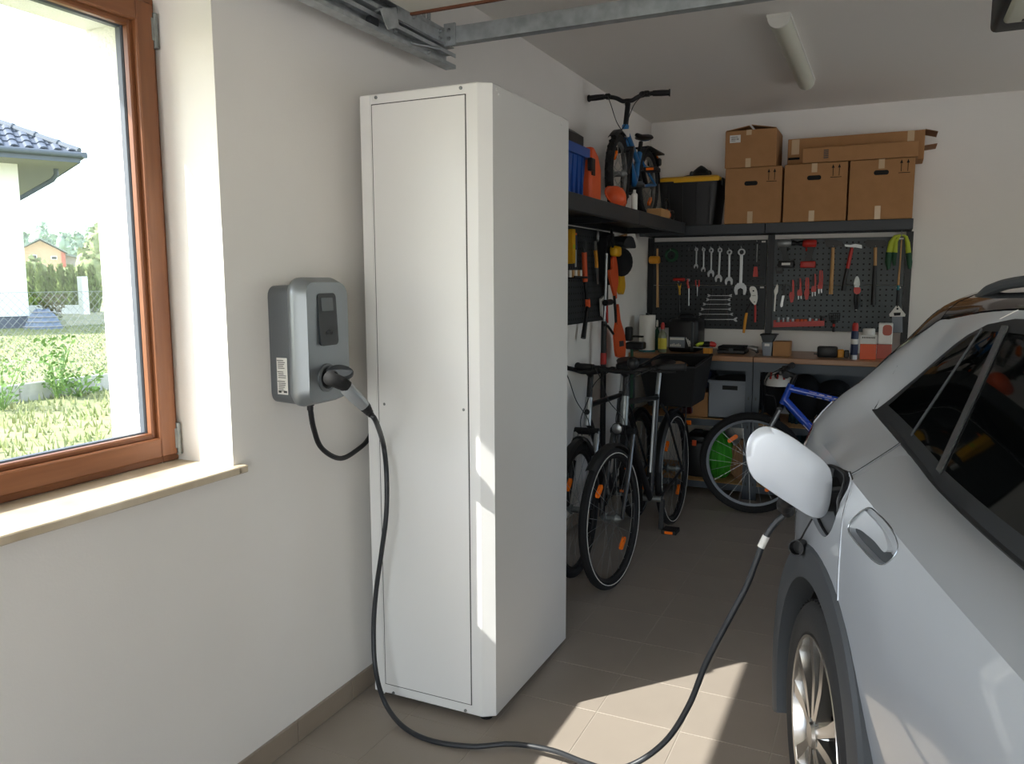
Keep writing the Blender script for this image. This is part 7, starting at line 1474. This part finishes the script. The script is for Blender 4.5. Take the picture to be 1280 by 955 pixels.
rk.tube([V(-0.2, -0.06, 0.745), V(-0.2, 0.06, 0.745)], 0.006, 6); add('carrier_rack', rk, 'black')
bk = MB(); b0 = [V(0.06, -0.13, 0.752), V(0.06, 0.13, 0.752), V(-0.28, 0.13, 0.752), V(-0.28, -0.13, 0.752)]; b1 = [V(0.12, -0.17, 1.0), V(0.12, 0.17, 1.0), V(-0.36, 0.17, 1.03), V(-0.36, -0.17, 1.03)]
def wall_panel(i, j): a, b, c, d = b0[i], b0[j], b1[j], b1[i]; n_ = (b-a).cross(d-a).normalized()*0.004; return MB().prism([a, b, c, d], n_)
bsk = add('basket_floor', MB().prism(b0, V(0, 0, 0.004)), 'black_matte', smooth=False)
for i in range(4): add('basket_side', wall_panel(i, (i+1) % 4), 'black_matte', smooth=False)
rim_ = MB(); rim_.tube(b1, 0.009, 8, closed=True); add('basket_rim', rim_, 'black')
add('rear_lamp', MB().box(V(-0.385, 0, 0.66), (0.03, 0.07, 0.045), None, 0.006), 'tail_red'); add('rear_reflector', MB().box(V(-0.37, 0.0, 0.58), (0.012, 0.06, 0.03), None, 0.004), 'orange_lamp')
hl = MB(); c = P['head_bot']+V(0.085, 0.0, -0.005); hl.lathe([(0.012, -0.045), (0.028, -0.02), (0.031, 0.0), (0.029, 0.006), (0, 0.008)], c, V(1, 0, -0.1), 16); add('headlamp', hl, 'black', True); add('lamp_lens', MB().lathe([(0.027, 0.006), (0.02, 0.011), (0, 0.012)], c, V(1, 0, -0.1), 16), 'chrome', True)
add('kickstand', MB().tube([V(0.40, -0.07, 0.27), V(0.37, -0.16, 0.01)], 0.009, 8), 'black')
bell = MB(); bell.sph(P['head_top']+V(0.03, 0.06, 0.17), (0.035, 0.03, 0.035), 12, 8); add('bell', bell, 'black', True)
# brown bag in the basket
cbx = t.matrix_world @ V(-0.10, 0, 0.93)
m_ = MB(); m_.sph(cbx, (0.10, 0.16, 0.085), 16, 10); obj('brown_pouch', m_, 'brown_cloth', None, label='brown bag lying in the basket of the trekking bicycle', cat='bag', loc=cbx-V(0, 0, 0.09))
# second bicycle behind the cabinet
t, add, P, S = bicycle('dark bicycle with silver head tube, half hidden behind the white cabinet', (0.315, 4.87, 0), -PI/2+0.0, 0.345, 1.12, dict(g_trek, head_top=(0.905, 0.90), head_bot=(0.94, 0.755), top_f=(0.912, 0.86), down_f=(0.93, 0.79)), dict(frame='bike_black', fork='black', head='steel'), lean=0.02, steer=0.05, opts=O('guards', 'susp', tw=0.022, bar=0.285, rise=0.02, back=0.05, stem_h=0.13, reach=0.05, cang=0.4))
c = P['head_top'].lerp(P['head_bot'], 0.5); add('head_badge', MB().lathe([(0.015, 0), (0.015, 0.004), (0, 0.004)], c+V(0.018, 0, 0), (1, 0, 0.2), 16), 'black', True)
add('fork_brace', MB().tube(catmull([V(1.03, -0.058, 0.62), V(1.06, -0.03, 0.70), V(1.06, 0.03, 0.70), V(1.03, 0.058, 0.62)], 4), 0.012, 8), 'black', True)
# blue mountain bicycle across the back
g_m = dict(head_top=(0.845, 0.865), head_bot=(0.895, 0.735), top_f=(0.853, 0.835), top_r=(0.33, 0.73), down_f=(0.885, 0.765), bb=(0.44, 0.30), seat_top=(0.31, 0.80), saddle=(0.26, 0.95))
t, add, P, S = bicycle('blue mountain bicycle with white lettering standing behind the car', (2.03, 5.26, 0), PI+0.01, 0.335, 1.072, g_m, dict(frame='blue_paint', fork='black', rim='grey_plastic', post='black'), lean=0.0, steer=0.03, opts=O('susp', tw=0.026, rT=0.021, bar=0.27, rise=0.015, back=0.03, stem_h=0.065, reach=0.07, cang=0.3))
for a, b, ka, kb, r_ in (('top_f', 'top_r', 0.20, 0.55, 0.0205), ('down_f', 'bb', 0.30, 0.62, 0.0262)):
    A_, B_ = P[a], P[b]; m_ = MB(); d = (B_-A_).normalized(); s_ = V(0, 1, 0); up_ = s_.cross(d)
    for sg in (1, -1):
        for (u0, u1, v0, v1) in ((ka, ka+0.10, -0.7, 0.7), (ka+0.11, ka+0.19, -0.7, 0.6), (ka+0.20, ka+0.27, -0.6, 0.7), (ka+0.28, kb+0.05, -0.6, 0.5)):
            pts = []
            for (u, v) in ((u0, v0), (u1-0.02, v0), (u1, v1), (u0+0.02, v1)):
                pts.append(A_+(B_-A_)*u+up_*(v*r_)+s_*sg*(math.sqrt(max(0, 1-v*v))*r_+0.0012))
            m_.add(pts, [(0, 1, 2, 3)])
    add('frame_lettering', m_, 'label', smooth=False, kind='stuff')
# children's bicycle on the shelf
g_k = dict(head_top=(0.475, 0.515), head_bot=(0.51, 0.40), top_f=(0.482, 0.49), top_r=(0.19, 0.33), down_f=(0.50, 0.42), bb=(0.27, 0.20), seat_top=(0.18, 0.40), saddle=(0.15, 0.50))
t, add, P, S = bicycle("small blue children's bicycle standing on the left wall shelf", (0.262, 5.13, SZ+0.001), -PI/2-0.0, 0.222, 0.62, g_k, dict(frame='kid_blue', fork='bike_black', head='kid_blue', rim='zinc', post='black', grip='black'), lean=0.0, steer=0.06, opts=O('tread', 'guards', 'bell', 'kid', tw=0.024, rT=0.019, bar=0.245, rise=0.035, back=0.03, stem_h=0.14, reach=0.02, cang=0.8, crank=0.10, grip=0.10, sk=0.8))
c = P['head_top'].lerp(P['head_bot'], 0.45); add('number_plate', MB().box(c+V(0.04, 0.012, 0), (0.006, 0.055, 0.048), Matrix.Rotation(-0.25, 3, 'Y'), 0.002), 'label', True)
add('chain_case', MB().bb((0.0, -0.075, 0.15), (0.33, -0.055, 0.26), 0.01, 2), 'black')
add('rear_carrier', MB().bb((-0.24, -0.05, 0.44), (0.10, 0.05, 0.45)), 'black', smooth=False); add('rear_lamp', MB().box(V(-0.25, -0.02, 0.40), (0.04, 0.09, 0.05), None, 0.008), 'black'); add('rear_reflector', MB().box(V(-0.225, -0.02, 0.43), (0.03, 0.06, 0.012), None, 0.003), 'orange_lamp')
